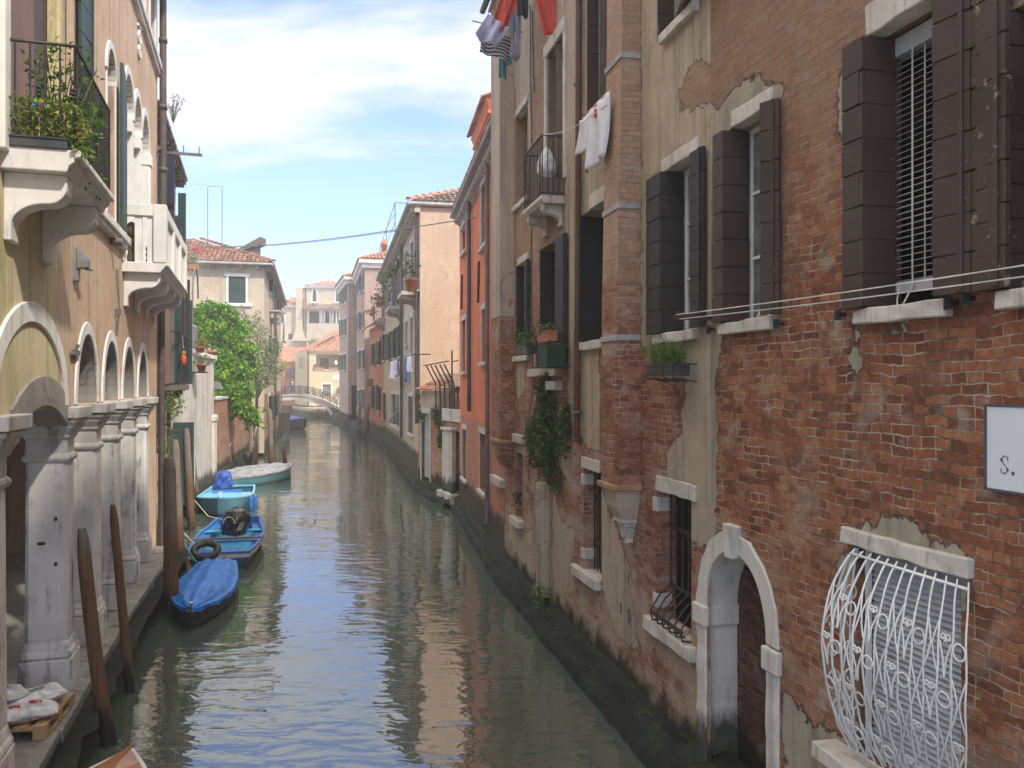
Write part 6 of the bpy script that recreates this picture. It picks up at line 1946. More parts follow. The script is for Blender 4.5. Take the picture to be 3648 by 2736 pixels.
# tall ivory house
K = cam_frame(985, 1235, 135.0)
house_k = thing('ivory_house', 'tall ivory house with pointed windows, a dark loggia and a great flared chimney', 'house', K.M)
ZK1, ZK0 = K.z(1150, 1021), K.z(1020, 1092)
sm = K.s(1083)
ok_ = [op(K, 1096, 1212, 1107, 1151, 1.5, ref=1150), op(K, 1113, 1128, 1028, 1075, .3, ref=1120), op(K, 1196, 1211, 1028, 1075, .3, ref=1200)]
for o in ok_[1:]: o['arch'] = 1.0
wall('wall', M['plaster_ivory'], house_k, 0, sm, .3, ZK1, ok_, 2)
ok2 = [op(K, 996, 1013, 1112, 1150, .3, ref=1005), op(K, 1023, 1040, 1188, 1210, .3, ref=1030)]
wall('side_wall', M['plaster_ivory'], house_k, sm, K.L, .3, ZK0, ok2, 2, y=-.6)
mb = MB(); mb.box(0, sm, -9, -1.6, .3, ZK1); mb.box(sm + .01, K.L, -9, -1.0, .3, ZK0); mb.box(sm - .05, sm, -1.6, -.01, .3, ZK1); mb.build('rear_wall', M['plaster_ivory'], house_k)
for o in ok_[1:]:
    mb = MB(); mb.box(o['s0'], o['s1'], -.35, -.3, o['z0'], o['z1']); w = mb.build('pointed_window', M['glass'], house_k)
    mb = MB(); mb.arcband((o['s0'] + o['s1']) / 2, o['z1'] - 1.0, (o['s1'] - o['s0']) / 2, 1.0, (o['s1'] - o['s0']) / 2 + .16, 1.35, -.1, .08, n=12); mb.box(o['s0'] - .16, o['s0'], -.1, .08, o['z0'], o['z1'] - 1.0); mb.box(o['s1'], o['s1'] + .16, -.1, .08, o['z0'], o['z1'] - 1.0); mb.build('frame', M['stone_white'], w)
    mb = MB(); mb.box(o['s0'] - .25, o['s1'] + .25, -.1, .3, o['z0'] - .25, o['z0']); mb.build('sill', M['stone_white'], w)
for o in ok2:
    mb = MB(); mb.box(o['s0'], o['s1'], -.9, -.8, o['z0'], o['z1']); w = mb.build('window', M['glass'], house_k)
    mb = MB(); mb.box(o['s0'] - .12, o['s1'] + .12, -.62, -.55, o['z0'] - .14, o['z0']); mb.box(o['s1'], o['s1'] + .12, -.62, -.55, o['z0'], o['z1']); mb.build('frame', M['stone_white'], w)
o = ok_[0]; mb = MB(); mb.box(o['s0'], o['s1'], -1.55, -1.5, o['z0'], o['z1']); lg = mb.build('loggia', M['void'], house_k)
mb = MB()
for u_ in (1098, 1140, 1146, 1155, 1176, 1186, 1198, 1209):
    x = K.s(u_); mb.box(x - .1, x + .1, -.3, .02, o['z0'], o['z1'])
for u0, u1 in ((1139, 1150), (1175, 1186)): mb.box(K.s(u1), K.s(u0), -.5, -.4, o['z0'], o['z1'] - .5)
mb.build('loggia_posts', M['white_paint'], lg)
tile_roof(lg, 'loggia_roof', M['tile_grey'], (o['s0'] - .4, 1.3, o['z1'] + .1), (1, 0, 0), (0, -1, .75), o['s1'] - o['s0'] + 1.2, 1.5, tw=.35, tl=.8, r=.15)
s0, s1 = K.s(1078), K.s(1056); zc = K.z(1065, 1215); zt = K.z(1065, 1025)
mb = MB(); vs = []
for z, e in ((zc, .75), (zc + .9, .35), (zc + 2.0, .02), (zt - .6, 0), (zt - .6, .12), (zt, .12)):
    vs += [(s0 - e, -.6, z), (s0 - e, .35, z), (s1 + e, .35, z), (s1 + e, -.6, z)]
mb.add(vs, [(4 * i + k, 4 * i + (k + 1) % 4, 4 * i + 4 + (k + 1) % 4, 4 * i + 4 + k) for i in range(5) for k in range(4)] + [(0, 1, 2, 3), (20, 21, 22, 23)])
mb.build('chimney', M['plaster_ivory'], house_k)
for (O, ev, Wd, Lr, cf) in (((-.4, .5, ZK1), (0, -1, .45), sm + .8, 5.2, lambda u, v: v * 1.15 < u < sm + .8 - v * 1.15), ((sm, -.1, ZK0), (0, -1, .45), K.L - sm + .3, 4.6, lambda u, v: u < K.L - sm + .3 - v * .3)):
    tile_roof(house_k, 'roof', M['tile_far'], O, (1, 0, 0), ev, Wd, Lr, clip=cf, tw=.34, tl=.9, r=.15)
mb = MB(); mb.box(-.3, sm + .2, -.1, .3, ZK1 - .25, ZK1 - .02); mb.build('cornice', M['stone_white'], house_k)
mb = MB(); mb.tube([(sm - .3, .12, ZK1), (sm - .3, .12, 2)], .1, 6); mb.build('drainpipe', M['dark_pipe'], house_k)
t = thing('roof_garden', 'green bush on a roof between the ivory and the yellow houses', 'plant', (at(1120, 120), 120, 0)); mb = MB(); z_ = H - (1222 - CY) / FPX * 120
leaves(mb, clump_pts((0, 0, z_), 1.0, 260, .7, .1), .2); mb.build('foliage', M['leaf_olive'], t); mb = MB(); mb.tube([(0, 0, 8.2), (0, 0, z_)], .07, 5); mb.build('stem', M['bark'], t)
# further roofs that close the horizon to both sides
for (uL, uR, Y, zt, m_, lab) in ((820, 1000, 128, 8.0, 'plaster_cream', 'cream house half hidden behind the corner house on the left'), (1225, 1420, 128, 11.0, 'plaster_peach', 'peach house hidden behind the pink houses')):
    F_ = cam_frame(uL, uR, Y); h = thing('distant_house', lab, 'house', F_.M); wall('wall', M[m_], h, 0, F_.L, .3, zt, [], 3)
    mb = MB(); mb.box(0, F_.L, -8, -.1, .3, zt - .05); mb.build('rear_wall', M[m_], h); tile_roof(h, 'roof', M['tile_far'], (0, .4, zt), (1, 0, 0), (0, -1, .4), F_.L, 5, tw=.4, tl=1.0, r=.18)
# ---------------------------------------------------------------- left bank: quay and arcaded house
ZQY = 0.58
LF = Fr((-7.985, 18.66), (-3.13, 3.0))
def sY(Y): return (18.66 - Y) * LF.L / (18.66 - 3.0)
qe = [LF.M @ Vector((s, o, 0)) for s, o in ((-.35, .42), (1.9, .36), (5.0, .24), (8.2, .17), (10.5, .16), (17.5, .2))]
slab_poly('quay', [(p.x, p.y) for p in qe] + [(p.x, p.y) for p in (LF.M @ Vector((17.5, -4.2, 0)), LF.M @ Vector((-.35, -4.2, 0)))], ZQY - .10, M['moss'])
mb = MB()
for a, b in zip(qe[:-1], qe[1:]):                 # pale kerb stones along the edge
    n = max(1, int((b - a).length / 1.15)); d = (b - a).normalized(); nr = Vector((-d.y, d.x, 0))
    for k in range(n):
        p, q = a + (b - a) * (k / n), a + (b - a) * ((k + 1) / n) - d * .012
        e = RN.uniform(-.015, .015)
        vs = [p + nr * e, q + nr * e, q - nr * .42, p - nr * .42]
        vs = [(v.x, v.y, z) for z in (ZQY - .16, ZQY) for v in vs]
        mb.add(vs, [(0, 3, 2, 1), (4, 5, 6, 7), (0, 1, 5, 4), (1, 2, 6, 5), (2, 3, 7, 6), (3, 0, 4, 7)])
tag(mb.build('quay_edge', M['kerb'], bevel=.025), kind='structure')
mb = MB(); i0 = [LF.M @ Vector((s, o, 0)) for s, o in ((-.35, -.02), (17.5, -.2), (17.5, -4.2), (-.35, -4.2))]
mb.add([(p.x, p.y, ZQY - .006) for p in i0], [(0, 1, 2, 3)])
tag(mb.build('pavement', M['paving']), kind='structure')
ledge('embankment', [(p.x, p.y) for p in qe], .12, .22, ZQY - .16, -1)

arc = thing('arcaded_house', 'ochre house standing on a white stone arcade with balconies on the left bank', 'house', LF.M)
ZA, ZT = 3.93, 12.6
cy_ = [9.96, 11.74, 13.52, 15.30, 17.08]
sc_ = [sY(y) for y in cy_]
arches = [(sc_[i] + sc_[i + 1]) / 2 for i in range(4)]
hwA = (sc_[0] - sc_[1]) / 2 - .235
ops = [dict(s0=c - hwA, s1=c + hwA, z0=ZA, z1=ZA + .92, d=.46, arch=.90, nofloor=True) for c in arches]
# upper openings
def yop(Y0, Y1, z0, z1, d=.3, arch=0): return dict(s0=sY(Y1), s1=sY(Y0), z0=z0, z1=z1, d=d, arch=arch)
uW = yop(7.15, 9.2, 6.25, 9.9, .35)
uS = yop(9.6, 10.05, 6.62, 9.6, .35)
uA = yop(12.25, 12.98, 6.62, 9.28, .35, .42)
lg_ = [yop(13.86, 14.90, 6.25, 9.55, .4, .62), yop(15.0, 15.95, 6.25, 9.55, .4, .62), yop(16.05, 17.06, 6.25, 9.55, .4, .62)]
top = [yop(17.2, 18.1, 11.35, 13.0, .2), yop(15.5, 16.4, 11.35, 13.0, .2)]
sYel = sY(9.22)
wall('wall', M['plaster_ochre'], arc, 0, sYel, ZA, ZT + .4, [o for o in ops + [uS, uA] + lg_ + top], .4)
uW2 = dict(uW); 
wl = dict(uW, s0=max(uW['s0'], sYel)); 
wall('yellow_wall', M['plaster_yellow'], arc, sYel, LF.L, ZA, ZT + .4, [wl], .4)
mb = MB(); x0 = uW['s0']; mb.box(x0, sYel, -.35, .0, uW['z0'] - .3, uW['z0']); 
mb = MB(); mb.box(0, LF.L, -9, -8.9, ZQY, ZT + .4); mb.box(0, .12, -8.9, -.02, .2, ZT + .4); mb.box(0, LF.L, -8.9, .4, ZT + .4, ZT + .6); mb.build('rear_wall', M['plaster_ochre'], arc)
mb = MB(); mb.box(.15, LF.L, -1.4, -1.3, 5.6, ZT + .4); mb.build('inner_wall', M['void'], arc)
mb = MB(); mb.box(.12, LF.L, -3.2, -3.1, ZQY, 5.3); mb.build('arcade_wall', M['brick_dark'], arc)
mb = MB(); mb.box(.12, LF.L, -3.1, -.462, 5.15, 5.3); mb.build('arcade_ceiling', M['plaster_grey'], arc)
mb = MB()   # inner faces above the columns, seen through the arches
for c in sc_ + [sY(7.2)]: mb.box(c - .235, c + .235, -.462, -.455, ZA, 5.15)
mb.build('arcade_inner_face', M['plaster_grey'], arc)
# archivolts
for c in arches:
    mb = MB(); mb.arcband(c, ZA + .02, hwA, .90, hwA + .135, 1.06, -.05, .022, 0, math.pi, 26); a_ = mb.build('archivolt', M['stone'], arc, bevel=.008)
    mb = MB(); mb.arcband(c, ZA + .02, hwA - .004, .896, hwA + .002, .902, -.458, .0, 0, math.pi, 26); mb.build('intrados', M['plaster_grey'], a_)
cB = sY(8.2)
mb = MB(); mb.arcband(cB, ZA + .02, 1.32, .86, 1.53, 1.06, -.05, .03, 0, math.pi, 28); mb.build('archivolt', M['stone'], arc, bevel=.008)
mb = MB(); cB = sY(8.58); mb.arcband(cB, ZA - 1.75, 2.05, 1.80, 2.3, 2.1, -.3, .028, 1.02, math.pi - 1.02, 18); mb.build('relieving_arch', M['plaster_grey'], arc)
mb = MB(); mb.box(sYel - 1.2, LF.L, -.30, -.004, ZA - .005, ZA + .01); mb.build('beam', M['plaster_grey'], arc)

# columns
def column(s, near=False):
    c = -.235
    mb = MB(); mb.sq([(.226, ZQY + .60), (.230, ZQY + .64), (.218, 3.28), (.222, 3.3)], s, c, .045)
    col = mb.build('column', M['stone_column'], arc, bevel=.006)
    mb = MB(); mb.sq([(.275, ZQY), (.275, ZQY + .40)], s, c); mb.sq([(.262, ZQY + .404), (.272, ZQY + .435), (.262, ZQY + .475), (.246, ZQY + .50), (.244, ZQY + .53), (.229, ZQY + .605)], s, c, .03)
    mb.build('plinth', M['stone_column'], col, bevel=.018)
    mb = MB(); mb.sq([(.222, 3.28), (.250, 3.30), (.258, 3.33), (.250, 3.36), (.224, 3.38), (.224, 3.55), (.25, 3.57), (.258, 3.61), (.31, 3.69), (.32, 3.74), (.35, 3.745), (.355, 3.79)], s, c, .03)
    mb.sq([(.385, 3.80), (.39, ZA)], s, c)
    mb.build('capital', M['stone_dirty'], col, bevel=.010)
    return col


for y in cy_ + [7.2]:
    cc = column(sY(y))
    if y == cy_[0]:      # drilled holes and an iron stump on the nearest full column
        s_ = sY(y)
        for z in (2.62, 2.09): mb = MB(); mb.lathe([(.018, -.022), (.018, .022)], (s_ + .220, -.13, z), 10); mb.build('bolt_hole', M['iron_rust'], cc)
        mb = MB(); mb.box(s_ + .20, s_ + .232, -.32, -.24, 2.32, 2.355)
        mb.build('iron_stump', M['iron_rust'], cc)
# anchor brackets, lamp and vents on the facade
mb = MB()
s_ = sY(9.95); mb.box(s_ - .25, s_ + .15, .02, .05, 4.55, 4.61); mb.tube([(s_ - .05, .0, 4.50), (s_ - .05, .06, 4.68)], .02, 5)
mb.build('tie_bracket', M['iron_grey'], arc)
s_ = sY(10.05)
mb = MB(); mb.box(s_ - .06, s_ + .06, 0, .06, 5.45, 5.85); mb.prism([(.05, 5.85), (.17, 5.72), (.17, 5.62), (.05, 5.60)], 'x', s_ - .08, s_ + .08); mb.tube([(s_, .05, 5.62), (s_ - .22, .16, 5.62)], .018, 6)
mb.build('wall_lamp', M['lamp_metal'], arc)
mb = MB(); s_ = sY(13.0); mb.tube([(s_, .03, 6.0), (s_ - .01, .06, 5.4), (s_, .03, 4.95)], .016, 5); mb.box(s_ - .03, s_ + .03, 0, .09, 5.28, 5.38); mb.tube([(sY(12.6), 0, 6.38), (sY(12.6), .17, 6.36)], .06, 8)
mb.build('hook_rod', M['iron_grey'], arc)
# string courses and cornice
mb = MB(); mb.box(sY(13.75), sY(9.35), -.02, .13, 6.50, 6.62); mb.box(sY(13.75), sY(9.35), -.02, .09, 6.42, 6.50); mb.build('string_course', M['stone'], arc, bevel=.012)
mb = MB(); mb.box(0, sY(9.6), -.02, .12, 11.2, 11.34); mb.box(0, sY(9.6), -.02, .08, 11.1, 11.2); mb.build('string_course', M['stone'], arc, bevel=.012)
for o in top: simple_window(arc, o, .14, None, 'stone_white', 'curtain', trim=.1)
# scroll relief below the upper course
mb = MB(); s_ = sY(15.6)
for zc, r in ((10.72, .12), (10.45, .11)):
    mb.tube([(s_ + r * math.cos(t * .5236), .02, zc + r * math.sin(t * .5236)) for t in range(13)], .03, 5)
mb.tube([(s_ + .2, .02, 10.9), (s_ - .2, .02, 10.95)], .03, 5)
mb.build('relief', M['stone_white'], arc)
# window behind the near balcony
a, b, c, d = uW['s0'], uW['s1'], uW['z0'], uW['z1']
mb = MB(); mb.box(a + .0, a + .10, -.075, .0, c, d); mb.box(a - .13, a - .001, -.02, .03, c, d + .1); mb.build('window_jamb', M['plaster_yellow'], arc)
mb = MB(); mb.box(a + .0, a + .72, -.13, -.08, c, d); bd = mb.build('balcony_door', M['maroon_door'], arc)
mb = MB(); mb.box(a + .72, b, -.12, -.07, c, d); mb.build('door_leaf', M['brown_door'], bd)
mb = MB(); mb.box(b - .02, b + .16, -.10, .08, c - .05, d + .2); mb.build('pilaster', M['stone'], arc, bevel=.015)
# dark window with one leaf against the wall
for o, Yl in ((uS, .52), (uA, .46)):
    a, b, c, d = o['s0'], o['s1'], o['z0'], o['z1']
    mb = MB(); mb.box(a, b, -.33, -.28, c, d); w = mb.build('window', M['glass'], arc)
    if o is uS:
        shutter(w, (a - .02, .06), (a - .02 - Yl, .11), c + .05, d, M['shutter_green'], .04, 8, True)
        shutter(w, (b - .02, .0), (b - .05, -.26), c + .05, d, M['shutter_green'], .04, 8, False)
        mb = MB(); mb.box(a - .12, b + .12, -.02, .09, d, d + .22); mb.build('lintel', M['stone'], w, bevel=.01)
    else:
        mb = MB(); r = (b - a) / 2; mb.arcband((a + b) / 2, d - .42, r, .42, r + .12, .54, -.1, .03, 0, math.pi, 16); mb.box(a - .05, a, -.1, .02, c, d - .42); mb.box(b, b + .05, -.1, .02, c, d - .42); mb.build('frame', M['stone_white'], w, bevel=.006)
        mb = MB(); n = 10      # round headed leaf
        L_ = .46; pr = [(0, c + .05), (-L_, c + .05)] + [(-L_ + L_ * (1 - math.cos(math.pi / 2 * k / n)), d - .5 + .48 * math.sin(math.pi / 2 * k / n)) for k in range(n + 1)]
        mb.prism([(a - .03 + x, z) for x, z in pr], 'y', .07, .115); mb.build('shutter', M['shutter_green'], w, bevel=.005)
# triple arched loggia
mb = MB()
for o in lg_:
    r = (o['s1'] - o['s0']) / 2; cx = (o['s0'] + o['s1']) / 2
    mb.arcband(cx, o['z1'] - .62, r - .0, .62, r + .13, .76, -.4, .03, 0, math.pi, 18)
lo_ = mb.build('loggia', M['stone_white'], arc, bevel=.006)
piers = [lg_[0]['s1'] + .10, (lg_[0]['s0'] + lg_[1]['s1']) / 2, (lg_[1]['s0'] + lg_[2]['s1']) / 2, lg_[2]['s0'] - .10]
for k, x in enumerate(piers):
    mb = MB()
    if k in (1, 2):
        mb.lathe([(.12, 6.3), (.10, 6.5), (.095, 8.5), (.13, 8.58), (.115, 8.62), (.15, 8.70)], (x, -.2, 0), 14); mb.sq([(.20, 8.70), (.20, 8.93)], x, -.2)
    else:
        mb.box(x - .10, x + .10, -.4, .035, 6.25, 8.7); mb.box(x - .13, x + .13, -.4, .06, 8.7, 8.93)
    mb.build('loggia_column', M['stone_white'], lo_, bevel=.008)
for o in lg_:
    mb = MB(); mb.box(o['s0'] - .002, o['s0'] + .012, -.40, .012, o['z0'], o['z1'] - .6); mb.build('jamb', M['stone_white'], lo_)
mb = MB(); mb.box(lg_[2]['s0'], lg_[0]['s1'], -.50, -.45, 6.25, 9.6); mb.build('loggia_back', M['plaster_white'], lo_)

# near balcony
def stone_balcony(s0, s1, out, z, thick, nbr, mat='stone', drop=.62, bw=.22):
    mb = MB()
    pr = [(-.02, z - thick), (out - .08, z - thick), (out - .06, z - thick * .72), (out - .02, z - thick * .55), (out - .02, z - thick * .38), (out + .03, z - thick * .3), (out + .03, z), (-.02, z)]
    mb.prism(pr, 'x', s0, s1)
    b = mb.build('balcony', M[mat], arc, bevel=.012)
    for k in range(nbr):
        x = s0 + .12 + (s1 - s0 - .24 - bw) * k / (nbr - 1)
        mb = MB(); console(mb, x, x + bw, out - .10, z - thick, drop); mb.build('bracket', M[mat], b, bevel=.012)
    return b


b1o = .60; b1s0, b1s1 = sY(8.9), sY(7.12)
ba1 = stone_balcony(b1s0, b1s1, b1o, 6.26, .20, 2, 'stone', .60, .26)
ba1['label'] = 'weathered stone balcony with an iron railing full of plants'
mb = MB(); railing(mb, [(b1s0 + .02, 0), (b1s0 + .02, b1o - .02), (b1s1 - .02, b1o - .02), (b1s1 - .02, 0)], 6.26, 7.18, .115, .0095, .016)
for k in range(4):
    x = b1s0 + .02 + (b1s1 - b1s0 - .04) * k / 3.2
for x, y in [(b1s1 - .02, .04 + .13 * k) for k in range(0, 5, 2)] + [(b1s1 - .02 - .115 * k, b1o - .02) for k in (0, 2, 4, 12, 13, 14)]:
    for z in (6.72, 6.755, 6.79): mb.lathe([(.010, -.014), (.022, 0), (.010, .014)], (x, y, z), 8)
mb.build('railing', M['iron'], ba1)
# white balustraded balcony
b2o = .666; b2s0, b2s1 = sY(17.95), sY(13.72)
ba2 = stone_balcony(b2s0, b2s1, b2o, 6.235, .17, 4, 'stone_white', .56, .2)
ba2['label'] = 'white stone balcony with flat balusters before the arched loggia'
zr = 7.20
mb = MB(); w_ = .17
mb.box(b2s0, b2s1, b2o - w_, b2o + .01, zr - .19, zr); mb.box(b2s1 - w_, b2s1, -.01, b2o - w_, zr - .19, zr); mb.box(b2s0, b2s0 + w_, -.01, b2o - w_, zr - .19, zr)
mb.box(b2s0, b2s1, b2o - .14, b2o - .02, 6.235, 6.27); 
mb.build('handrail', M['stone_white'], ba2, bevel=.01)
for k in range(4):
    x = b2s0 + (b2s1 - b2s0 - .2) * k / 3
    mb = MB(); mb.box(x - .012, x + .212, b2o - .19, b2o + .015, 6.235, zr - .02 if 0 < k < 3 else zr + .012); mb.build('pedestal', M['stone_white'], ba2, bevel=.008)
    if k < 3:
        n = 6; x2 = b2s0 + (b2s1 - b2s0 - .2) * (k + 1) / 3
        for j in range(n):
            q = x + .2 + (x2 - x - .2) * (j + .5) / n; mb = MB(); mb.box(q - .045, q + .045, b2o - .13, b2o - .04, 6.27, zr - .19); mb.build('baluster', M['stone_white'], ba2)
for q in (.24, .43):
    mb = MB(); mb.box(b2s1 - .12, b2s1 - .04, q - .055, q + .055, 6.235, zr - .19); mb.build('baluster', M['stone_white'], ba2)
# busts on the balcony
for lab, sx_, yy, sc in (('dark bust of a figure standing at the wall on the white balcony', b2s1 - .22, .12, 1.0), ('small dark head resting at the corner of the white balcony', b2s1 - .10, .40, .42)):
    t = thing('bust', lab, 'sculpture', LF.M @ Matrix.Translation((sx_, yy, 6.235)))
    mb = MB(); mb.lathe([(.07 * sc ** .5, 0), (.085 * sc ** .5, .10 * sc), (.06 * sc ** .5, .2 * sc), (.09 * sc ** .5, .32 * sc), (.075 * sc ** .5, .42 * sc)], n=12); mb.build('plinth', M['bust'], t, rough=.01)
    mb = MB(); mb.lathe([(.04 * sc ** .5, .42 * sc), (.075 * sc ** .5, .50 * sc), (.08 * sc ** .5, .58 * sc), (.06 * sc ** .5, .66 * sc), (.02, .70 * sc)], n=12, sx=.9, sy=1.1); mb.build('head', M['bust'], t, rough=.012)
# drainpipe at the far corner with an iron arm
mb = MB(); mb.tube([(.12, .13, ZT + .4), (.12, .13, 6.9), (.12, .10, 6.3), (.12, .10, ZQY)], .075, 9)
for z in (11.9, 10.4, 9.0, 8.0): mb.lathe([(.095, -.05), (.095, .05)], (.12, .13, z), 10)
mb.build('drainpipe', M['dark_pipe'], arc)
mb = MB(); mb.box(-.02, .30, .05, .10, 9.42, 9.48); mb.box(-.02, .02, .0, .95, 9.40, 9.46)
for y in (.55, .88): mb.box(-.01, .01, y - .012, y + .012, 9.46, 9.62)
mb.build('iron_arm', M['iron_grey'], arc)

# plants on the iron balcony
PB = 'plants on the iron balcony'
def bp(s, o): return LF.M @ Vector((s, o, 6.26))
rotL = math.atan2(LF.e.y, LF.e.x)
potted('balcony_plant', 'rusty tipped bushy plant spilling over the front of the iron balcony', bp(b1s1 - .10, .30), .1, 'leaf_rust', n=1700, size=.028, pot='box_dark', ph=.09, box=(.24, .46), tall=.36, droop=.20, cat='potted plant', rot=rotL)
potted('balcony_plant', 'tall climbing plant with big leaves behind the rusty bush on the iron balcony', bp(b1s1 - .34, .38), .12, 'leaf_pot', n=260, size=.045, ph=.2, spread=.25, tall=.85, rot=rotL)
potted('balcony_plant', 'trailing green plant hanging through the canal side of the iron balcony', bp(b1s0 + .75, .48), .1, 'leaf_vine', n=480, size=.036, ph=.18, box=(.9, .12), tall=.5, droop=.35, rot=rotL)
bl = MB()
t = thing('vine_shoots', 'broad leaved shoots climbing the rails of the iron balcony', 'plant', LF.M)
for _ in range(16):
    leaves(bl, [(b1s1 - .15 - RN.uniform(0, .8), b1o - RN.uniform(-.06, .14), 6.5 + RN.random() * .45)], .10, long=1.1)
mb = MB()
for _ in range(9):
    x = b1s1 - .1 - RN.uniform(0, .9); y = b1o - .1 + RN.uniform(-.3, .1); mb.tube([(x, y, 6.3), (x + RN.uniform(-.1, .1), y, 6.75), (x + RN.uniform(-.2, .2), y + RN.uniform(-.05, .12), 7.1)], .005, 4)
    leaves(bl, [(x + RN.uniform(-.15, .15), y + RN.uniform(-.1, .12), 6.4 + RN.random() * .75) for _ in range(16)], .035)
bl.build('foliage', M['leaf_pot'], t); mb.build('stems', M['leaf_grass'], t)
# toy windmill
t = thing('toy_pinwheel', 'small rainbow coloured pinwheel stuck among the balcony plants', 'toy', LF.M @ Matrix.Translation((b1s1 - .03, .30, 6.64)))
mb = MB(); mb.tube([(0, 0, -.32), (0, 0, .0)], .004, 5); mb.build('stick', M['white_paint'], t)
for k, (cn, cc) in enumerate((('yellow', (.8, .5, .02)), ('green', (.05, .4, .15)), ('blue', (.03, .2, .6)), ('red', (.6, .04, .04)), ('violet', (.3, .25, .6)))):
    m_ = plain('windmill_' + cn, cc, .4); a = k * 1.2566 + .6; c_, s_ = math.cos(a), math.sin(a); c2, s2 = math.cos(a + .75), math.sin(a + .75)
    mb = MB(); mb.add([(.01, 0, 0), (.015, .055 * c_, .055 * s_), (.03, .046 * c2, .046 * s2), (.008, 0, .0), (.004, .055 * c_, .055 * s_), (.02, .046 * c2, .046 * s2)], [(0, 1, 2), (5, 4, 3), (0, 3, 4, 1), (1, 4, 5, 2), (2, 5, 3, 0)]); mb.build('blade', m_, t)

# ---------------------------------------------------------------- second house on the left
L2 = Fr((-10.52, 25.92), (-8.255, 18.62)); Z2 = 10.35
house_l2 = thing('shuttered_house', 'worn narrow house with dark shutters and overhanging tiled eaves next to the arcade', 'house', L2.M)
def s2(Y): return (26.0 - Y) * L2.L / (26.0 - 18.7)
ol2 = [dict(s0=s2(20.6), s1=s2(19.5), z0=7.7, z1=9.7, d=.25), dict(s0=s2(24.6), s1=s2(23.4), z0=7.4, z1=9.6, d=.25), dict(s0=s2(22.6), s1=s2(21.6), z0=6.4, z1=8.8, d=.25), dict(s0=s2(21.0), s1=s2(20.0), z0=4.2, z1=6.6, d=.25), dict(s0=s2(24.6), s1=s2(23.6), z0=4.2, z1=6.6, d=.25), dict(s0=s2(25.0), s1=s2(23.9), z0=.7, z1=2.9, d=.35), dict(s0=s2(21.2), s1=s2(20.3), z0=1.2, z1=2.7, d=.35)]
wall('wall', M['plaster_dull'], house_l2, 0, L2.L, .2, Z2, ol2, .5)
mb = MB(); mb.box(0, L2.L, -8, -7.9, .2, Z2); mb.box(0, .1, -7.9, -.01, .2, Z2); mb.box(0, L2.L, -1.0, -.9, .2, Z2); mb.build('rear_wall', M['plaster_dull'], house_l2)
for i, o in enumerate(ol2):
    mb = MB(); mb.box(o['s0'], o['s1'], -.24, -.2, o['z0'], o['z1']); w = mb.build('window', M['void'] if i > 4 else M['glass'], house_l2)
    a, b, c, d = o['s0'], o['s1'], o['z0'], o['z1']
    if i == 0: shutter(w, (b, .20), (b + .02, .55), c - .1, d - .1, M['shutter_navy'], .05, 1, False); shutter(w, (a, .02), (a - .02, .30), c, d, M['shutter_green'], .05, 6, False)
    if i == 1: shutter(w, (b, .30), (b + .05, .50), c - .1, d, M['shutter_green'], .05, 5, False); shutter(w, (a, .02), (a + .0, .30), c - .5, d - .4, M['shutter_navy'], .05, 1, False)
    if i == 2: shutter(w, (b, .02), (b + .15, .3), c, d, M['shutter_green'], .05, 6, False)
    if i in (3, 4):
        shutter(w, (b, .02), (b + .05, .50), c, d, M['wood_beam'], .05, 1, True); shutter(w, (a, .02), (a + .03, .58), c, d + .1, M['shutter_green'], .05, 7, False)
        shutter(w, (a + .45, .02), (a + .45, .44), c - .2, d + .1, M['wood_old'], .12, 1, False)
    if i < 5:
        mb = MB(); mb.box(a - .12, b + .12, -.03, .1, c - .12, c); mb.build('sill', M['stone_sill'], w)
    if i == 5:
        shutter(w, (b, .02), (b + .03, .55), c, d, M['shutter_green'], .06, 1, True); shutter(w, (a, .02), (a, .60), c + .1, d + .15, M['shutter_green'], .06, 1, True)
mb = MB()
for k in range(16):
    x = .1 + (L2.L - .3) * k / 15; mb.box(x, x + .14, 0, .26, Z2 - .02, Z2 + .12)
mb.box(-.1, L2.L, -.1, .30, Z2 + .12, Z2 + .16); mb.build('eaves', M['wood_beam'], house_l2)
tile_roof(house_l2, 'roof', M['tile_grey'], (-.1, .30, Z2 + .18), (1, 0, 0), (0, -1, .36), L2.L + .1, 8.2, tw=.22, tl=.5, r=.10)
mb = MB(); mb.tube([(L2.L - .25, .12, Z2), (L2.L - .25, .12, .6)], .075, 8); mb.tube([(s2(22.9), .10, Z2 - .4), (s2(22.9), .10, 1.2)], .05, 6); mb.build('drainpipe', M['dark_pipe'], house_l2)
# small balcony carried on a bracket
s0, s1 = s2(22.4), s2(19.3); zb_ = 4.18
mb = MB(); mb.box(s0, s1, -.02, .66, zb_ - .13, zb_); b3 = mb.build('balcony', M['wood_beam'], house_l2)
mb = MB(); railing(mb, [(s0, 0), (s0, .64), (s1, .64), (s1, 0)], zb_, zb_ + 1.25, .6, .010, .018); mb.build('railing', M['iron'], b3)
for x in (s0 + .3, s1 - .6):
    mb = MB(); console(mb, x, x + .2, .52, zb_ - .13, .5); mb.build('bracket', M['wood_beam'], b3)
mb = MB(); mb.box(s2(24.3), s2(24.0), .1, .40, 6.9, 7.2); mb.build('window_box', M['wood_beam'], house_l2)
for A_, B_, z0_, z1_, m_, nb_ in (((s2(19.25), .26), (s2(19.3), .48), 4.2, 6.9, 'wood_old', 1), ((s2(20.5), .34), (s2(20.5), .60), 4.2, 7.0, 'shutter_green', 9), ((s2(21.9), .46), (s2(21.9), .58), 4.2, 7.2, 'shutter_dark', 1), ((s2(22.9), .52), (s2(22.9), .64), 4.9, 7.1, 'shutter_dark', 1), ((s2(19.0), .10), (s2(19.0), .26), 4.0, 6.6, 'shutter_green', 1)):
    shutter(house_l2, A_, B_, z0_, z1_, M[m_], .06, nb_, False)
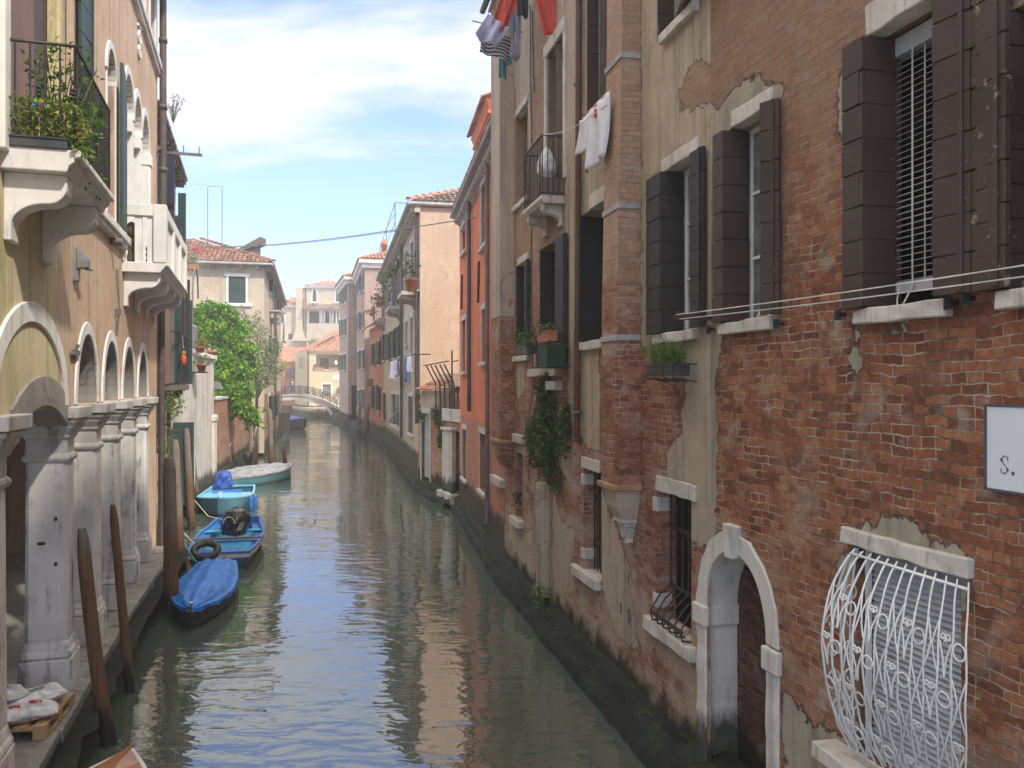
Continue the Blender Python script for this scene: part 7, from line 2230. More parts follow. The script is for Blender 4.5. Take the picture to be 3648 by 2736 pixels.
mb = MB(); mb.box(s2(22.45), s2(22.35), .48, .66, zb_ + .02, zb_ + 1.15); mb.build('screen_board', M['shutter_navy'], b3)
mb = MB(); mb.tube([(s2(21.4), .02, 3.0), (s2(21.4), .5, 3.5)], .03, 6); mb.build('strut', M['plaster_grey'], house_l2)
for lab, Y, o, kw in (('small shrub in a pot on the low balcony of the shuttered house', 21.4, .34, dict(rad=.13, ph=.25, n=130, size=.05, spread=.25, tall=.35, leafmat='leaf_creeper')),):
    lm = kw.pop('leafmat'); rd = kw.pop('rad'); potted('potted_plant', lab, L2.M @ Vector((s2(Y), o, zb_)), rd, lm, **kw)
t = thing('hanging_toy', 'red and yellow toy hanging from the rail of the low balcony', 'toy', L2.M @ Matrix.Translation((s2(20.4), .68, zb_ + .6)))
mb = MB(); mb.lathe([(.02, .2), (.06, .12), (.075, .03), (.05, -.08), (.02, -.12)], n=8); mb.build('body', M['cloth_red'], t, rough=.03); mb = MB(); mb.lathe([(.03, .24), (.06, .18), (.04, .12)], n=8); mb.build('cap', M['leaf_gold'], t); mb = MB(); mb.tube([(0, 0, .3), (0, -.03, .62)], .006, 4); mb.build('string', M['rope'], t)
potted('climber', 'leafy climber by the far end of the arcade', LF.M @ Vector((-.2, .15, ZQY)), .14, 'leaf_creeper', n=30, size=.05, ph=.2, tall=.2)
lv = MB(); leaves(lv, clump_pts((-.12, .30, 3.75), .32, 260, 1.0, .1) + clump_pts((-.25, .12, 2.9), .25, 160, 2.4, .1), .05)
t = thing('wall_climber', 'green tuft sprouting over the last capital of the arcade', 'plant', LF.M); lv.build('foliage', M['leaf_grass'], t)
mb = MB(); mb.tube([(-.15, .02, 1.2), (-.2, .06, 2.6), (-.12, .12, 3.7)], .02, 5); mb.build('stem', M['bark'], t)
cl_l = [('hanging_towel', 'cloth_white', 'white towel drying in front of the shuttered house above the white balcony', 21.3, .40, 8.0, .42, 1.25), ('hanging_towel', 'cloth_lilac', 'pale blue cloth drying farthest on the shuttered house', 23.6, .32, 7.55, .3, .5), ('hanging_towel', 'cloth_red', 'small red cloth drying on the shuttered house', 22.6, .36, 7.8, .25, .5)]
for nm, mt, lab, Y, o, z, w_, h_ in cl_l:
    cloth(nm, M[mt], lab, 'laundry', L2.M @ Matrix.Translation((s2(Y), o, z)) @ Matrix.Rotation(R(60), 4, 'Z'), w_, h_, wave=.05, seed=int(Y * 3))
mb = MB()
for Y, z in ((20.9, 8.05), (23.4, 7.45), (22.2, 7.85)): mb.tube([(s2(Y), 0, z), (s2(Y), .60, z)], .014, 5)
mb.tube([(s2(20.9), .58, 8.05), (s2(22.2), .58, 7.85), (s2(23.4), .58, 7.45)], .008, 4)
tag(mb.build('laundry_rods', M['iron_grey'], None, L2.M), 'thin iron drying rods standing out from the shuttered house', 'drying rack')
t = thing('roof_plant', 'lilac flowered plant growing on the eaves of the shuttered house', 'plant', L2.M @ Matrix.Translation((s2(20.3), .45, Z2 + .25)))
lv = MB(); fl = MB()
for _ in range(38):
    a = RN.uniform(0, 6.28); e = Vector((.18 * math.cos(a) * RN.random(), .25 * math.sin(a) * RN.random(), RN.uniform(.3, .72))); lv.tube([(0, 0, 0), e * .5 + Vector((0, 0, .05)), e], .004, 3); leaves(fl, [e] * 3, .035)
lv.build('stems', M['leaf_grass'], t); fl.build('flowers', M['petal_lilac'], t)
# ---------------------------------------------------------------- garden wall, trees and the cream corner house on the left
GWF = Fr((-15.0, 47.6), (-10.4, 26.1))
gw = thing('garden_wall', 'long brick garden wall rising from the canal below the green vine', 'wall', GWF.M)
def sG(u, o=0): return GWF.s(u, o)
sp = sG(757)
ZGW = 3.55
wall('wall', M['brick_garden'], gw, 0, sp, .2, ZGW, [], .5)
mb = MB(); mb.box(0, sp, -.4, -.01, .2, ZGW); mb.box(-.02, sp, -.45, .05, ZGW, ZGW + .1); mb.build('coping', M['stone_dirty'], gw)
zp = GWF.z(725, 1275)
mb = MB(); mb.box(sp, GWF.L, -.5, .05, .2, zp); pier = mb.build('plastered_wall', M['plaster_white'], gw, bevel=.02)
mb = MB(); mb.box(sp - .15, sG(690), -.55, .16, zp, zp + .15); mb.build('cap', M['stone_white'], pier, bevel=.02)
mb = MB(); mb.box(sp - .25, sp + .55, -.02, .14, .4, 3.0); mb.box(sp - .30, sp + .6, -.02, .18, 2.75, 2.95); mb.build('stone_pillar', M['stone_water'], gw, bevel=.025)
mb = MB(); mb.box(sp - .42, sp - .02, -.3, -.02, ZGW + .1, zp - .1); mb.box(sp - .95, sp - .42, -.3, -.02, ZGW + .1, zp - 1.3); mb.build('stepped_end', M['plaster_dull'], gw, bevel=.02)
slab_poly('land_left', [(-10.4, 26.3), (-15.2, 47.6), (-20.3, 72), (-26.9, 99), (-60, 120), (-60, 20), (-9, 19)], 0.5, M['paving'])
ledge('embankment', [(-10.2, 25.7), (-10.4, 26.2), (-15.0, 47.6), (-20.1, 72.0), (-26.9, 100)], .30, .35, .62, -1)

rG = math.atan2(GWF.e.y, GWF.e.x)
def gp(u, o, z): return GWF.M @ Vector((sG(u), o, z))
potted('flower_trough', 'terracotta trough of red flowers on the white cap of the garden wall', gp(722, -.15, zp + .15), .2, 'leaf_pot', n=150, size=.07, ph=.22, box=(1.2, .3), tall=.5, flowers='petal_red', nf=30, rot=rG, cat='planter')
potted('flower_pot', 'orange pot with a spiky plant at the inner end of the garden wall cap', gp(763, -.1, zp + .0), .2, 'leaf_pot', n=70, size=.09, ph=.38, spread=.22, tall=.5)
potted('flower_pot', 'red flowers hung before the trellis beside the low balcony', gp(684, .25, zp + .1), .16, 'leaf_pot', n=90, size=.06, ph=.2, spread=.2, tall=.25, flowers='petal_red', nf=22)
potted('flower_pot', 'brown pot of grey green plant on a bracket below the red flowers', gp(682, .32, zp - .55), .16, 'leaf_olive', n=140, size=.06, ph=.26, spread=.28, tall=.35)
mb = MB(); p_ = (sG(682), .32, zp - .56); mb.tube([(p_[0], -.0, p_[2]), (p_[0], .5, p_[2])], .02, 5); mb.tube([(p_[0] + .3, -.0, p_[2]), (p_[0] + .3, .5, p_[2])], .02, 5); mb.box(p_[0] - .25, p_[0] + .45, .05, .5, p_[2] - .03, p_[2]); mb.build('pot_shelf', M['iron'], gw)
mb = MB(); s_ = sp - .25; mb.prism([(.0, 4.0), (.35, 4.0), (.22, 4.28), (.0, 4.32)], 'x', s_ - .14, s_ + .14); mb.build('wall_lamp', M['lamp_metal'], gw)
# trellis
t = thing('trellis', 'pale diamond trellis standing above the white end of the garden wall', 'trellis', GWF.M)
mb = MB(); x0, x1 = sG(712), sG(668); z0, z1 = zp + .1, GWF.z(690, 1155); n = 7
for k in range(-n, n + 1):
    for sg in (1, -1):
        pts = []
        for q in range(25):
            f = q / 24; x = x0 + (x1 - x0) * ((k / n) + f); z = z0 + (z1 - z0) * f if sg > 0 else z1 - (z1 - z0) * f
            if min(x0, x1) <= x <= max(x0, x1): pts.append((x, -.1 + sg * .012, z))
        if len(pts) > 1: mb.tube([pts[0], pts[-1]], .022, 4)
mb.build('lattice', M['boat_grey'], t)
mb = MB(); s_ = sG(722)
mb.tube([(s_ + .3, -.3, zp), (s_ + .3, -.3, 7.6), (s_ + .1, -.3, 8.2), (s_ - .35, -.3, 8.45), (s_ - .8, -.3, 8.2), (s_ - .95, -.3, 7.4)], .03, 6)
mb.build('arch_rod', M['iron_grey'], t)

# big green vine (wisteria) over the wall
vt = thing('vine_tree', 'bright green vine tumbling over the brick garden wall', 'tree', (0, 0, 0))
def PX(u, v, Y): return (at(u, Y), Y, H - (v - CY) / FPX * Y)
lv = MB(); P = []
for (u, v, Y, r, n_, sq) in ((700, 1130, 39.5, .62, 420, .9), (745, 1110, 40, .75, 640, .9), (800, 1120, 40.5, .75, 640, .9), (840, 1165, 41, .60, 420, .9), (760, 1180, 39, .85, 760, .8), (820, 1220, 39.5, .85, 760, .9), (870, 1250, 40, .70, 520, .9), (890, 1310, 40, .55, 330, 1.0),
                             (790, 1280, 38.5, .70, 560, .9), (840, 1320, 38.6, .75, 600, .9), (790, 1340, 38, .55, 380, .9), (815, 1400, 37.8, .75, 640, .8), (870, 1390, 38.2, .60, 420, .9), (860, 1445, 37.6, .50, 330, .8), (890, 1470, 38, .46, 300, .9), (905, 1495, 38, .34, 180, .8), (790, 1440, 37.6, .40, 220, .7), (720, 1190, 40.5, .7, 330, 1.0), (690, 1190, 41, .5, 200, 1.0), (850, 1180, 42, .8, 330, .9)):
    c = PX(u, v, Y); P += clump_pts(c, r * .88, int(n_ * 1.25), sq, .30)
vr = random.Random(21)
for _ in range(46):
    q = vr.choice(P); d_ = Vector((vr.gauss(0, .5), -abs(vr.gauss(0, .4)), vr.uniform(-.9, .8))).normalized(); L_ = vr.uniform(.35, .9)
    P += [tuple(Vector(q) + d_ * L_ * f_ / 9 + Vector((vr.gauss(0, .04), vr.gauss(0, .04), -.25 * L_ * (f_ / 9) ** 2))) for f_ in range(10) for _k in range(2)]
leaves(lv, P, .10, long=2.3, up=.7)
lv.build('crown', M['leaf_vine'], vt)
mb = MB()
for (u0, v0, Y0), (u1, v1, Y1) in (((778, 1650, 37.5), (770, 1300, 39)), ((800, 1560, 37.6), (830, 1250, 39.6)), ((770, 1300, 39), (740, 1150, 40)), ((770, 1300, 39), (860, 1220, 40)), ((830, 1250, 39.6), (800, 1130, 40.4)), ((815, 1500, 37.7), (880, 1430, 38))):
    a, b = Vector(PX(u0, v0, Y0)), Vector(PX(u1, v1, Y1)); m_ = (a + b) / 2 + Vector((RN.uniform(-.3, .3), 0, .2)); mb.tube([a, m_, b], [.09, .07, .04], 6)
mb.build('trunk', M['bark'], vt)
# olive
ot = thing('olive_tree', 'grey green olive tree beside the vine before the cream house', 'tree', (0, 0, 0))
lv = MB(); P = []
for (u, v, Y, r, n_, sq) in ((870, 1150, 44, .55, 130, 1.0), (905, 1180, 44, .75, 230, 1.0), (940, 1220, 44.5, .70, 210, 1.0), (925, 1270, 44, .85, 300, .9), (960, 1290, 44.5, .70, 220, 1.0), (900, 1320, 43.5, .75, 230, .9), (950, 1345, 44, .65, 200, .9), (985, 1240, 45, .35, 60, 1.2), (975, 1320, 45, .5, 120, 1.0), (860, 1120, 44, .3, 40, 1.6), (915, 1140, 44, .3, 40, 1.8), (920, 1370, 43.5, .5, 130, .8)):
    P += clump_pts(PX(u, v, Y), r, int(n_ * 1.6), sq, .1)
leaves(lv, P, .075, long=2.2, up=-.2)
lv.build('crown', M['leaf_olive'], ot)
mb = MB()
base = PX(915, 1420, 44.6)
for (u, v) in ((880, 1160), (915, 1190), (950, 1230), (965, 1300), (900, 1290)):
    e = PX(u, v, 44.2); mb.tube([base, ((base[0] + e[0]) / 2 + .1, 44.4, (base[2] + e[2]) / 2), e], [.07, .05, .02], 5)
mb.tube([(base[0], base[1], .5), base], [.12, .08], 7)
mb.build('trunk', M['bark'], ot)
hb = thing('hedge', 'dark green shrubs behind the garden wall under the vine', 'hedge', (0, 0, 0)); lv = MB()
P = []
for k in range(12):
    P += clump_pts((-14.2 - .16 * k - RN.random() * 1.5, 37.5 + k * .8, 3.2 + RN.random() * 1.6), .9, 170, .9, .2)
leaves(lv, P, .12, long=1.8); lv.build('foliage', M['leaf_pot'], hb)
mb = MB(); mb.tube([(-15.5, 42, .5), (-15.5, 42, 3.6)], .08, 6); mb.build('stem', M['bark'], hb)

# cream corner house
NF = Fr((-20.1, 72.0), (-14.35, 48.0)); ZN = 11.0
NS = Fr((-14.35, 48.0), (-14.35 - .973 * 7.5, 48.0 - .231 * 7.5))
house_n = thing('cream_house', 'cream corner house with a tiled hip roof and one green shuttered end window', 'house', NF.M)
on_ = [op(NF, 958, 964, 955, 1045, .2, ref=961), op(NF, 970, 976, 1000, 1060, .2, ref=973), op(NF, 984, 990, 1040, 1110, .2, ref=987), op(NF, 954, 962, 1200, 1260, .2, ref=958), op(NF, 972, 979, 1210, 1265, .2, ref=975), op(NF, 955, 962, 1410, 1500, .2, ref=958), op(NF, 975, 981, 1405, 1480, .2, ref=978)]
wall('wall', M['plaster_cream'], house_n, 0, NF.L, 3.6, ZN, [o for o in on_ if o['z0'] > 3.6], 1.2)
wall('base_wall', M['brick_garden'], house_n, 0, NF.L, .2, 3.6, [o for o in on_ if o['z0'] <= 3.6 and o['z1'] < 3.6], .8, y=.01)
oe2 = op(NS, 814, 875, 985, 1080, .2, ref=845)
wall('end_wall', M['plaster_cream'], house_n, 0, NS.L, .2, ZN, [oe2], 1.0, M_=NS.M)
mb = MB(); mb.box(0, NF.L, -9, -8.9, .2, ZN); mb.box(0, .1, -8.9, -.01, .2, ZN); mb.box(.2, NF.L - .3, -.9, -.8, .2, ZN); mb.build('rear_wall', M['plaster_cream'], house_n)
for o in on_: simple_window(house_n, o, .14, 'shutter_far', 'stone_white', leaf=.45, ang=25, trim=.1)
a, b, c, d = oe2['s0'], oe2['s1'], oe2['z0'], oe2['z1']
mb = MB(); mb.box(a - .12, a, -.1, .04, c, d); mb.box(b, b + .12, -.1, .04, c, d); mb.box(a - .22, b + .22, -.1, .08, d, d + .18); w = mb.build('window', M['stone_white'], house_n, NS.M)
mb = MB(); m_ = (a + b) / 2; shn = MB()
for x0, x1 in ((a + .005, m_ - .006), (m_ + .006, b - .005)):
    shn.box(x0, x1, -.08, -.03, c + .01, d - .01); shn.box(x0 + .06, x1 - .06, -.03, -.018, c + .08, (c + d) / 2 - .03); shn.box(x0 + .06, x1 - .06, -.03, -.018, (c + d) / 2 + .03, d - .08)
shn.build('shutters', M['shutter_green'], w, NS.M)
mb = MB(); mb.box(a - .35, b + .3, -.1, .12, c - .18, c); mb.build('sill', M['stone_white'], w, NS.M)
mb = MB(); mb.box(a, b, -.2, -.15, c, d); mb.build('pane', M['void'], w, NS.M)
# eaves, gutter, roof
mb = MB()
for k in range(9):
    x = .25 + k * (NS.L - .4) / 8; mb.box(x, x + .18, 0, .32, ZN - .18, ZN + .02)
mb.box(-.4, NS.L, -.1, .40, ZN + .02, ZN + .08); mb.tube([(-.5, .48, ZN + .08), (NS.L, .48, ZN + .08)], .085, 8)
mb.build('eaves', M['gutter'], house_n, NS.M)
mb = MB()
for k in range(22):
    x = .2 + k * (NF.L - .5) / 21; mb.box(x, x + .18, 0, .32, ZN - .18, ZN + .02)
mb.box(0, NF.L + .4, -.1, .40, ZN + .02, ZN + .08); mb.tube([(0, .48, ZN + .08), (NF.L + .5, .48, ZN + .08)], .085, 8)
mb.build('eaves', M['gutter'], house_n)
tile_roof(house_n, 'roof', M['tile'], (-.5, .5, ZN + .12), (1, 0, 0), (0, -1, .40), NS.L + .5, 5.4, clip=lambda u, v: u > v * .93, tw=.25, tl=.42, r=.115, M_=NS.M)
tile_roof(house_n, 'roof', M['tile'], (0, .5, ZN + .12), (1, 0, 0), (0, -1, .40), NF.L + .5, 5.4, clip=lambda u, v: u < NF.L + .5 - v * .93, tw=.25, tl=.6, r=.115)
cN = NS.M @ Vector((-.5, .5, 0)); hipdir = (NS.M.to_3x3() @ Vector((.93, -1, .40))).normalized()
tile_roof(house_n, 'ridge', M['tile'], (cN.x - .1, cN.y, ZN + .22), (1, .3, 0), hipdir, .3, 7.0, tw=.28, tl=.45, r=.14, M_=Matrix())
# roof terrace gable and small dormer
def nsp(u, v, dY): 
    p = Vector((at(u, 48 + dY), 48 + dY, H - (v - CY) / FPX * (48 + dY))); return p
q0, q1, q2, q3 = nsp(831, 893, 3.2), nsp(925, 845, 3.2), nsp(925, 872, 3.2), nsp(912, 915, 3.2)
mb = MB(); off = Vector((.1, .7, 0)); tri = [nsp(834, 902, 3.2), nsp(910, 862, 3.2), nsp(910, 930, 3.2), nsp(850, 930, 3.2)]
mb.add([tuple(p) for p in tri] + [tuple(p + off) for p in tri], [(0, 1, 2, 3), (7, 6, 5, 4)] + [(i, (i + 1) % 4, 4 + (i + 1) % 4, 4 + i) for i in range(4)])
do_ = mb.build('dormer', M['wood_old'], house_n, Matrix())
mb = MB(); tri = [nsp(828, 897, 3.0), nsp(927, 843, 3.0), nsp(925, 868, 3.0), nsp(832, 905, 3.0)]; off = Vector((.1, .9, 0))
mb.add([tuple(p) for p in tri] + [tuple(p + off) for p in tri], [(0, 1, 2, 3), (7, 6, 5, 4)] + [(i, (i + 1) % 4, 4 + (i + 1) % 4, 4 + i) for i in range(4)]); mb.build('dormer_roof', M['wood_beam'], do_, Matrix())
mb = MB(); tri = [nsp(775, 900, 3.6), nsp(791, 868, 3.6), nsp(835, 897, 3.6), nsp(800, 915, 3.6)]; off = Vector((.1, .8, 0))
mb.add([tuple(p) for p in tri] + [tuple(p + off) for p in tri], [(0, 1, 2, 3), (7, 6, 5, 4)] + [(i, (i + 1) % 4, 4 + (i + 1) % 4, 4 + i) for i in range(4)]); mb.build('gable', M['tile_grey'], house_n, Matrix())
mb = MB(); s_ = NF.s(975); mb.tube([(s_, .12, ZN), (s_, .12, .8)], .09, 7); mb.tube([(s_ + .4, 0, ZN - .9), (s_ + .4, 1.1, ZN - .9)], .03, 5); mb.build('drainpipe', M['dark_pipe'], house_n)
mb = MB(); s_ = NF.s(966); z_ = NF.z(966, 1135); mb.box(s_ - .6, s_ + .6, 0, .6, z_ - .35, z_); mb.build('air_unit', M['gutter'], house_n)
mb = MB(); s0, z0 = NF.sz(992, 1470); s1, z1 = NF.sz(984, 1600); mb.box(s0 - .4, s0 + .6, -.02, .9, .35, z0); mb.build('boat_shutter', M['shutter_dark'], house_n)
b_ = MB(); s0, z0 = NF.sz(962, 1107); b_.box(s0 - .8, s0 + .8, 0, .7, z0 - .1, z0); bl_ = b_.build('balcony', M['cornice'], house_n); mb = MB(); railing(mb, [(s0 - .8, 0), (s0 - .8, .7), (s0 + .8, .7), (s0 + .8, 0)], z0, z0 + 1, .16, .012, .02); mb.build('railing', M['iron'], bl_)
cloth('hanging_towel', M['cloth_white'], 'white sheet hung on the canal side of the cream house', 'laundry', NF.M @ Matrix.Translation((NF.s(985), .6, NF.z(985, 1120))), 2.2, 2.2, wave=.1, seed=44)
lv = MB(); fl = MB(); t = thing('flower_box', 'box of trailing plants and pink flowers at the end of the cream house gutter', 'planter', (0, 0, 0))
P = clump_pts(PX(676, 912, 44), .5, 300, .9, .1) + clump_pts(PX(690, 940, 44), .35, 160, 1.2, .1); leaves(lv, P, .06); leaves(fl, clump_pts(PX(700, 888, 44), .28, 120, .6, .1), .06)
lv.build('foliage', M['leaf_olive'], t); fl.build('flowers', M['petal_pink'], t); c = PX(674, 950, 44); mb = MB(); mb.box(c[0] - 1.6, c[0] + .4, 43.8, 44.3, c[2] - .15, c[2] + .1); mb.build('trough', M['terracotta'], t)
mb = MB(); mb.tube([(c[0] - 1.2, 44.1, c[2] - .1), (c[0] - 1.2, 46.0, c[2] - .9)], .05, 5); mb.build('arm', M['iron'], t)
# aerials
t = thing('antenna', 'tall aerial masts with a white yagi above the cream house roof', 'antenna', (0, 0, 0))
mb = MB(); Y = 51.0
for (u, v0) in ((740, 668), (791, 664)):
    mb.tube([(at(u, Y), Y, ZN + 1.2), (at(u, Y), Y, H - (v0 - CY) / FPX * Y)], .025, 5)
mb.tube([PX(740, 664, Y), PX(791, 664, Y)], .015, 4); mb.build('mast', M['iron_grey'], t)
mb = MB(); mb.tube([PX(690, 655, Y), PX(740, 657, Y)], .018, 5); mb.tube([PX(712, 682, Y), PX(726, 655, Y)], .014, 5); mb.tube([PX(716, 630, Y), PX(728, 657, Y)], .014, 5)
for u in (696, 704, 712, 722): mb.tube([PX(u, 648, Y), PX(u, 662, Y)], .012, 4)
mb.build('yagi', M['boat_grey'], t)
# overhead wires
w_ = thing('overhead_wires', 'two sagging wires strung across the canal from the cream house to the orange house', 'cable', (0, 0, 0))
for (a, b, sag) in ((PX(640, 874, 50.5), tuple(CF.M @ Vector((CF.s(1700), .02, CF.z(1700, 775)))), .35), (PX(640, 880, 50.5), tuple(EF.M @ Vector((EF.s(1470), .02, EF.z(1470, 815)))), .3)):
    a, b = Vector(a), Vector(b); mb = MB(); mb.tube([a + (b - a) * k / 24 - Vector((0, 0, sag * math.sin(math.pi * k / 24))) for k in range(25)], .016, 4, False); mb.build('wire', M['iron_grey'], w_)
# ---------------------------------------------------------------- boats
# covered boat nearest
def boat_open(root, sec, hull_m, in_m, rim_m, stripe=None, floor=.06):
    h = hull_mesh(sec).build('hull', hull_m, root)
    i_ = hull_mesh([[(x, y, z) for x, y, z in r] for r in sec], .035, floor); i_.build('inside', in_m, root)
    rim(sec).build('gunwale', rim_m, root)
    if stripe:
        mb = MB()
        for sg in (1, -1):
            vs = []
            for r in sec:
                x, y, z = r[-1]; x2 = r[-3][0]
                vs += [(sg * (x + .012), y, z - .05), (sg * (x + .006), y, z - .13)]
            mb.add(vs, [(2 * k, 2 * k + 1, 2 * k + 3, 2 * k + 2) for k in range(len(sec) - 1)])
        x, y, z = sec[0][-1]; mb.box(-x, x, y - .012, y - .004, z - .13, z - .05)
        o = mb.build('stripe', stripe, root); o.modifiers.new('t', 'SOLIDIFY').thickness = .01
    return h


def cover_mesh(sec, ridge=.22, drop=.10, seed=1, folds=True):
    rr = random.Random(seed); mb = MB(); m = 14; vs = []; n = len(sec)
    for i, r in enumerate(sec):
        x, y, z = r[-1]; t = i / (n - 1)
        yy = y * 1.015
        for k in range(-m, m + 1):
            q = k / m; aq = abs(q)
            h = ridge * (1 - aq ** 1.5) * (math.sin(math.pi * min(1, t * .86 + .1)) ** .7)
            fold = .014 * math.cos(q * 11 + .4) + .034 * mnoise.noise(Vector((q * 2.2, t * 16, seed))) + .012 * abs(mnoise.noise(Vector((q * 7, t * 5, seed + 3)))) if folds else 0
            xx = q * (x + .035); zz = z + .03 + h + fold + rr.uniform(-.004, .004)
            vs.append((xx, yy, zz))
    w = 2 * m + 1
    mb.add(vs, [(i * w + k, (i + 1) * w + k, (i + 1) * w + k + 1, i * w + k + 1) for i in range(n - 1) for k in range(w - 1)], True)
    sk = []           # hanging edge
    for sg in (0, 2 * m):
        b = []
        for i in range(n):
            p = vs[i * w + sg]; d = drop * (1 + .35 * math.sin(i * 2.1 + seed)); b.append((p[0] * 1.01 + (.01 if sg else -.01), p[1], p[2] - d))
        base = [vs[i * w + sg] for i in range(n)]
        mb.add(base + b, [(i, i + 1, n + i + 1, n + i) for i in range(n - 1)], True)
    e = [vs[k] for k in range(w)]; mb.add(e + [(p[0], p[1] - .015, p[2] - drop) for p in e], [(k, k + 1, w + k + 1, w + k) for k in range(w - 1)], True)
    return mb


b1 = boat_root('covered_boat', 'small boat under a bright blue tarpaulin moored nearest on the left', (-5.97, 16.15, .0), (.24, -1))
sec = hull_pts(4.2, 1.06, .26, .46, .66, .09, n=24)
hull_mesh(sec).build('hull', M['boat_navy'], b1); rim(sec, .04, .04).build('gunwale', M['boat_white'], b1)
cover_mesh(sec, .15, .06, 4).build('cover', M['tarp_blue'], b1)
mb = MB(); mb.lathe([(.03, 0), (.03, .07), (.045, .07), (.045, .1)], (0, 2.03, sec[-1][-1][2] + .02), 8); mb.build('bow_post', M['boat_white'], b1)

# open blue boat
b2 = boat_root('open_boat', 'open blue rowing boat with an outboard motor wrapped in black plastic', (-7.15, 21.0, .0), (-.23, 1))
sec = hull_pts(4.6, 1.62, .36, .60, .80, .10, n=16)
sec = [[(x, y, z) for x, y, z in r] for r in sec]
for i, r in enumerate(sec):      # blunt far end
    if i > 12:
        f = sec[12][-1][0] * (1 - .05 * (i - 12)); sec[i] = [(x / max(1e-6, r[-1][0]) * f, y, z) for x, y, z in r]
hb_ = boat_open(b2, sec, M['boat_navy'], M['boat_cyan'], M['boat_blue'], M['boat_white'], .05)
x, y, z = sec[-1][-1]; mb = MB(); mb.box(-x, x, y - .04, y, -.1, z + .02); mb.build('transom', M['boat_blue'], b2)
for yy, mm, ww in ((-.35, 'boat_blue', .2), (1.0, 'boat_cyan', .26)):
    k = min(range(len(sec)), key=lambda i: abs(sec[i][0][1] - yy)); xx = sec[k][-1][0]; mb = MB(); mb.box(-xx + .03, xx - .03, yy - ww / 2, yy + ww / 2, sec[k][-1][2] - .09, sec[k][-1][2] - .05); mb.build('thwart', M[mm], b2, bevel=.008)
mb = MB()
for sg in (1, -1):      # inner side benches
    vs = []
    for r in sec[1:-1]:
        xx, yy, zz = r[-1]; vs += [(sg * (xx - .03), yy, zz - .12), (sg * max(.05, xx - .24), yy, zz - .12), (sg * (xx - .03), yy, zz - .15), (sg * max(.05, xx - .24), yy, zz - .15)]
    mb.add(vs, [f for i in range(len(sec) - 3) for f in ((4 * i, 4 * i + 1, 4 * i + 5, 4 * i + 4), (4 * i + 1, 4 * i + 3, 4 * i + 7, 4 * i + 5))])
mb.build('bench', M['boat_blue'], b2)
mb = MB(); mb.box(-.10, .34, -2.25, -1.55, .30, .34); mb.box(-.62, .62, -2.28, -1.95, .36, .39); mb.build('deck', M['boat_blue'], b2, bevel=.01)
mb = MB(); mb.box(-.22, .26, -1.4, .8, .07, .10); mb.build('floor_board', M['boat_cyan'], b2)
mb = MB(); xk = sec[7][-1][0]; mb.box(-xk - .05, xk + .05, -.62, -.48, sec[7][-1][2] + .01, sec[7][-1][2] + .05); mb.build('plank', M['wood_old'], b2, bevel=.01)
mb = MB(); n_, m_ = 20, 8; vs = []
for i in range(n_):
    for j in range(m_):
        t, q = 6.2832 * i / n_, 6.2832 * j / m_; rr_ = .26 + .085 * math.cos(q); vs.append((rr_ * math.cos(t), rr_ * math.sin(t), .075 * math.sin(q)))
mb.add(vs, [(i * m_ + j, ((i + 1) % n_) * m_ + j, ((i + 1) % n_) * m_ + (j + 1) % m_, i * m_ + (j + 1) % m_) for i in range(n_) for j in range(m_)], True)
ty = mb.build('tyre', M['rubber'], None, WM[b2.name] @ Matrix.Translation((-.30, -2.18, .42)) @ Matrix.Rotation(R(28), 4, 'X'))
tag(ty, 'black tyre used as a fender on the near end of the open blue boat', 'tyre')
outboard(b2, (.05, .95, .46), 1.25, 'bag_black')
mb = MB(); mb.tube([(-.05 + .14 * math.cos(t * .35), .25, .62 + .17 * math.sin(t * .35)) for t in range(10)], .015, 5); mb.build('motor_handle', M['rope'], b2)

# light blue boat
b3_ = boat_root('pale_blue_boat', 'pale blue boat with a decked bow and blue fenders, bow towards the viewer', (-9.75, 28.3, .0), (.22, -1))
sec = hull_pts(4.3, 1.72, .44, .62, .86, .16, n=16, flare=.35)
boat_open(b3_, sec, M['boat_hull'], M['boat_sky'], M['boat_sky'], None, .1)
mb = MB(); k0 = 7; vs = []
for r in sec[k0:]:
    x, y, z = r[-1]; vs += [(-x + .02, y, z + .004), (0, y, z + .05), (x - .02, y, z + .004)]
mb.add(vs, [f for i in range(len(sec) - k0 - 1) for f in ((3 * i, 3 * i + 3, 3 * i + 4, 3 * i + 1), (3 * i + 1, 3 * i + 4, 3 * i + 5, 3 * i + 2))]); mb.build('foredeck', M['boat_sky'], b3_)
mb = MB(); y = sec[-3][0][1]; mb.box(-.05, .05, y - .05, y + .05, .55, .72); mb.build('mooring_bitt', M['boat_white'], b3_)
mb = MB(); k = 9; x, y, z = sec[k][-1]; mb.box(-x * .55, x * .55, sec[6][0][1], sec[7][0][1] + .2, z + .02, z + .07); mb.build('hatch', M['boat_blue'], b3_, bevel=.01)
outboard(b3_, (.35, -2.15, .60), 1.15, 'tarp_far')
for lab, yy in (('blue sausage fender hung nearest on the pale blue boat', .95), ('blue sausage fender hung second on the pale blue boat', .45)):
    k = min(range(len(sec)), key=lambda i: abs(sec[i][0][1] - yy)); x, y, z = sec[k][-1]
    p = WM[b3_.name] @ Vector((-x - .12, y, z - .25)); t = thing('boat_fender', lab, 'fender', tuple(p))
    mb = MB(); mb.lathe([(.01, -.27), (.075, -.22), (.085, 0), (.075, .2), (.02, .26)], n=12); mb.build('body', M['fender'], t); mb = MB(); mb.tube([(0, 0, .25), (-.06, 0, .40)], .012, 5); mb.build('rope', M['rope'], t)

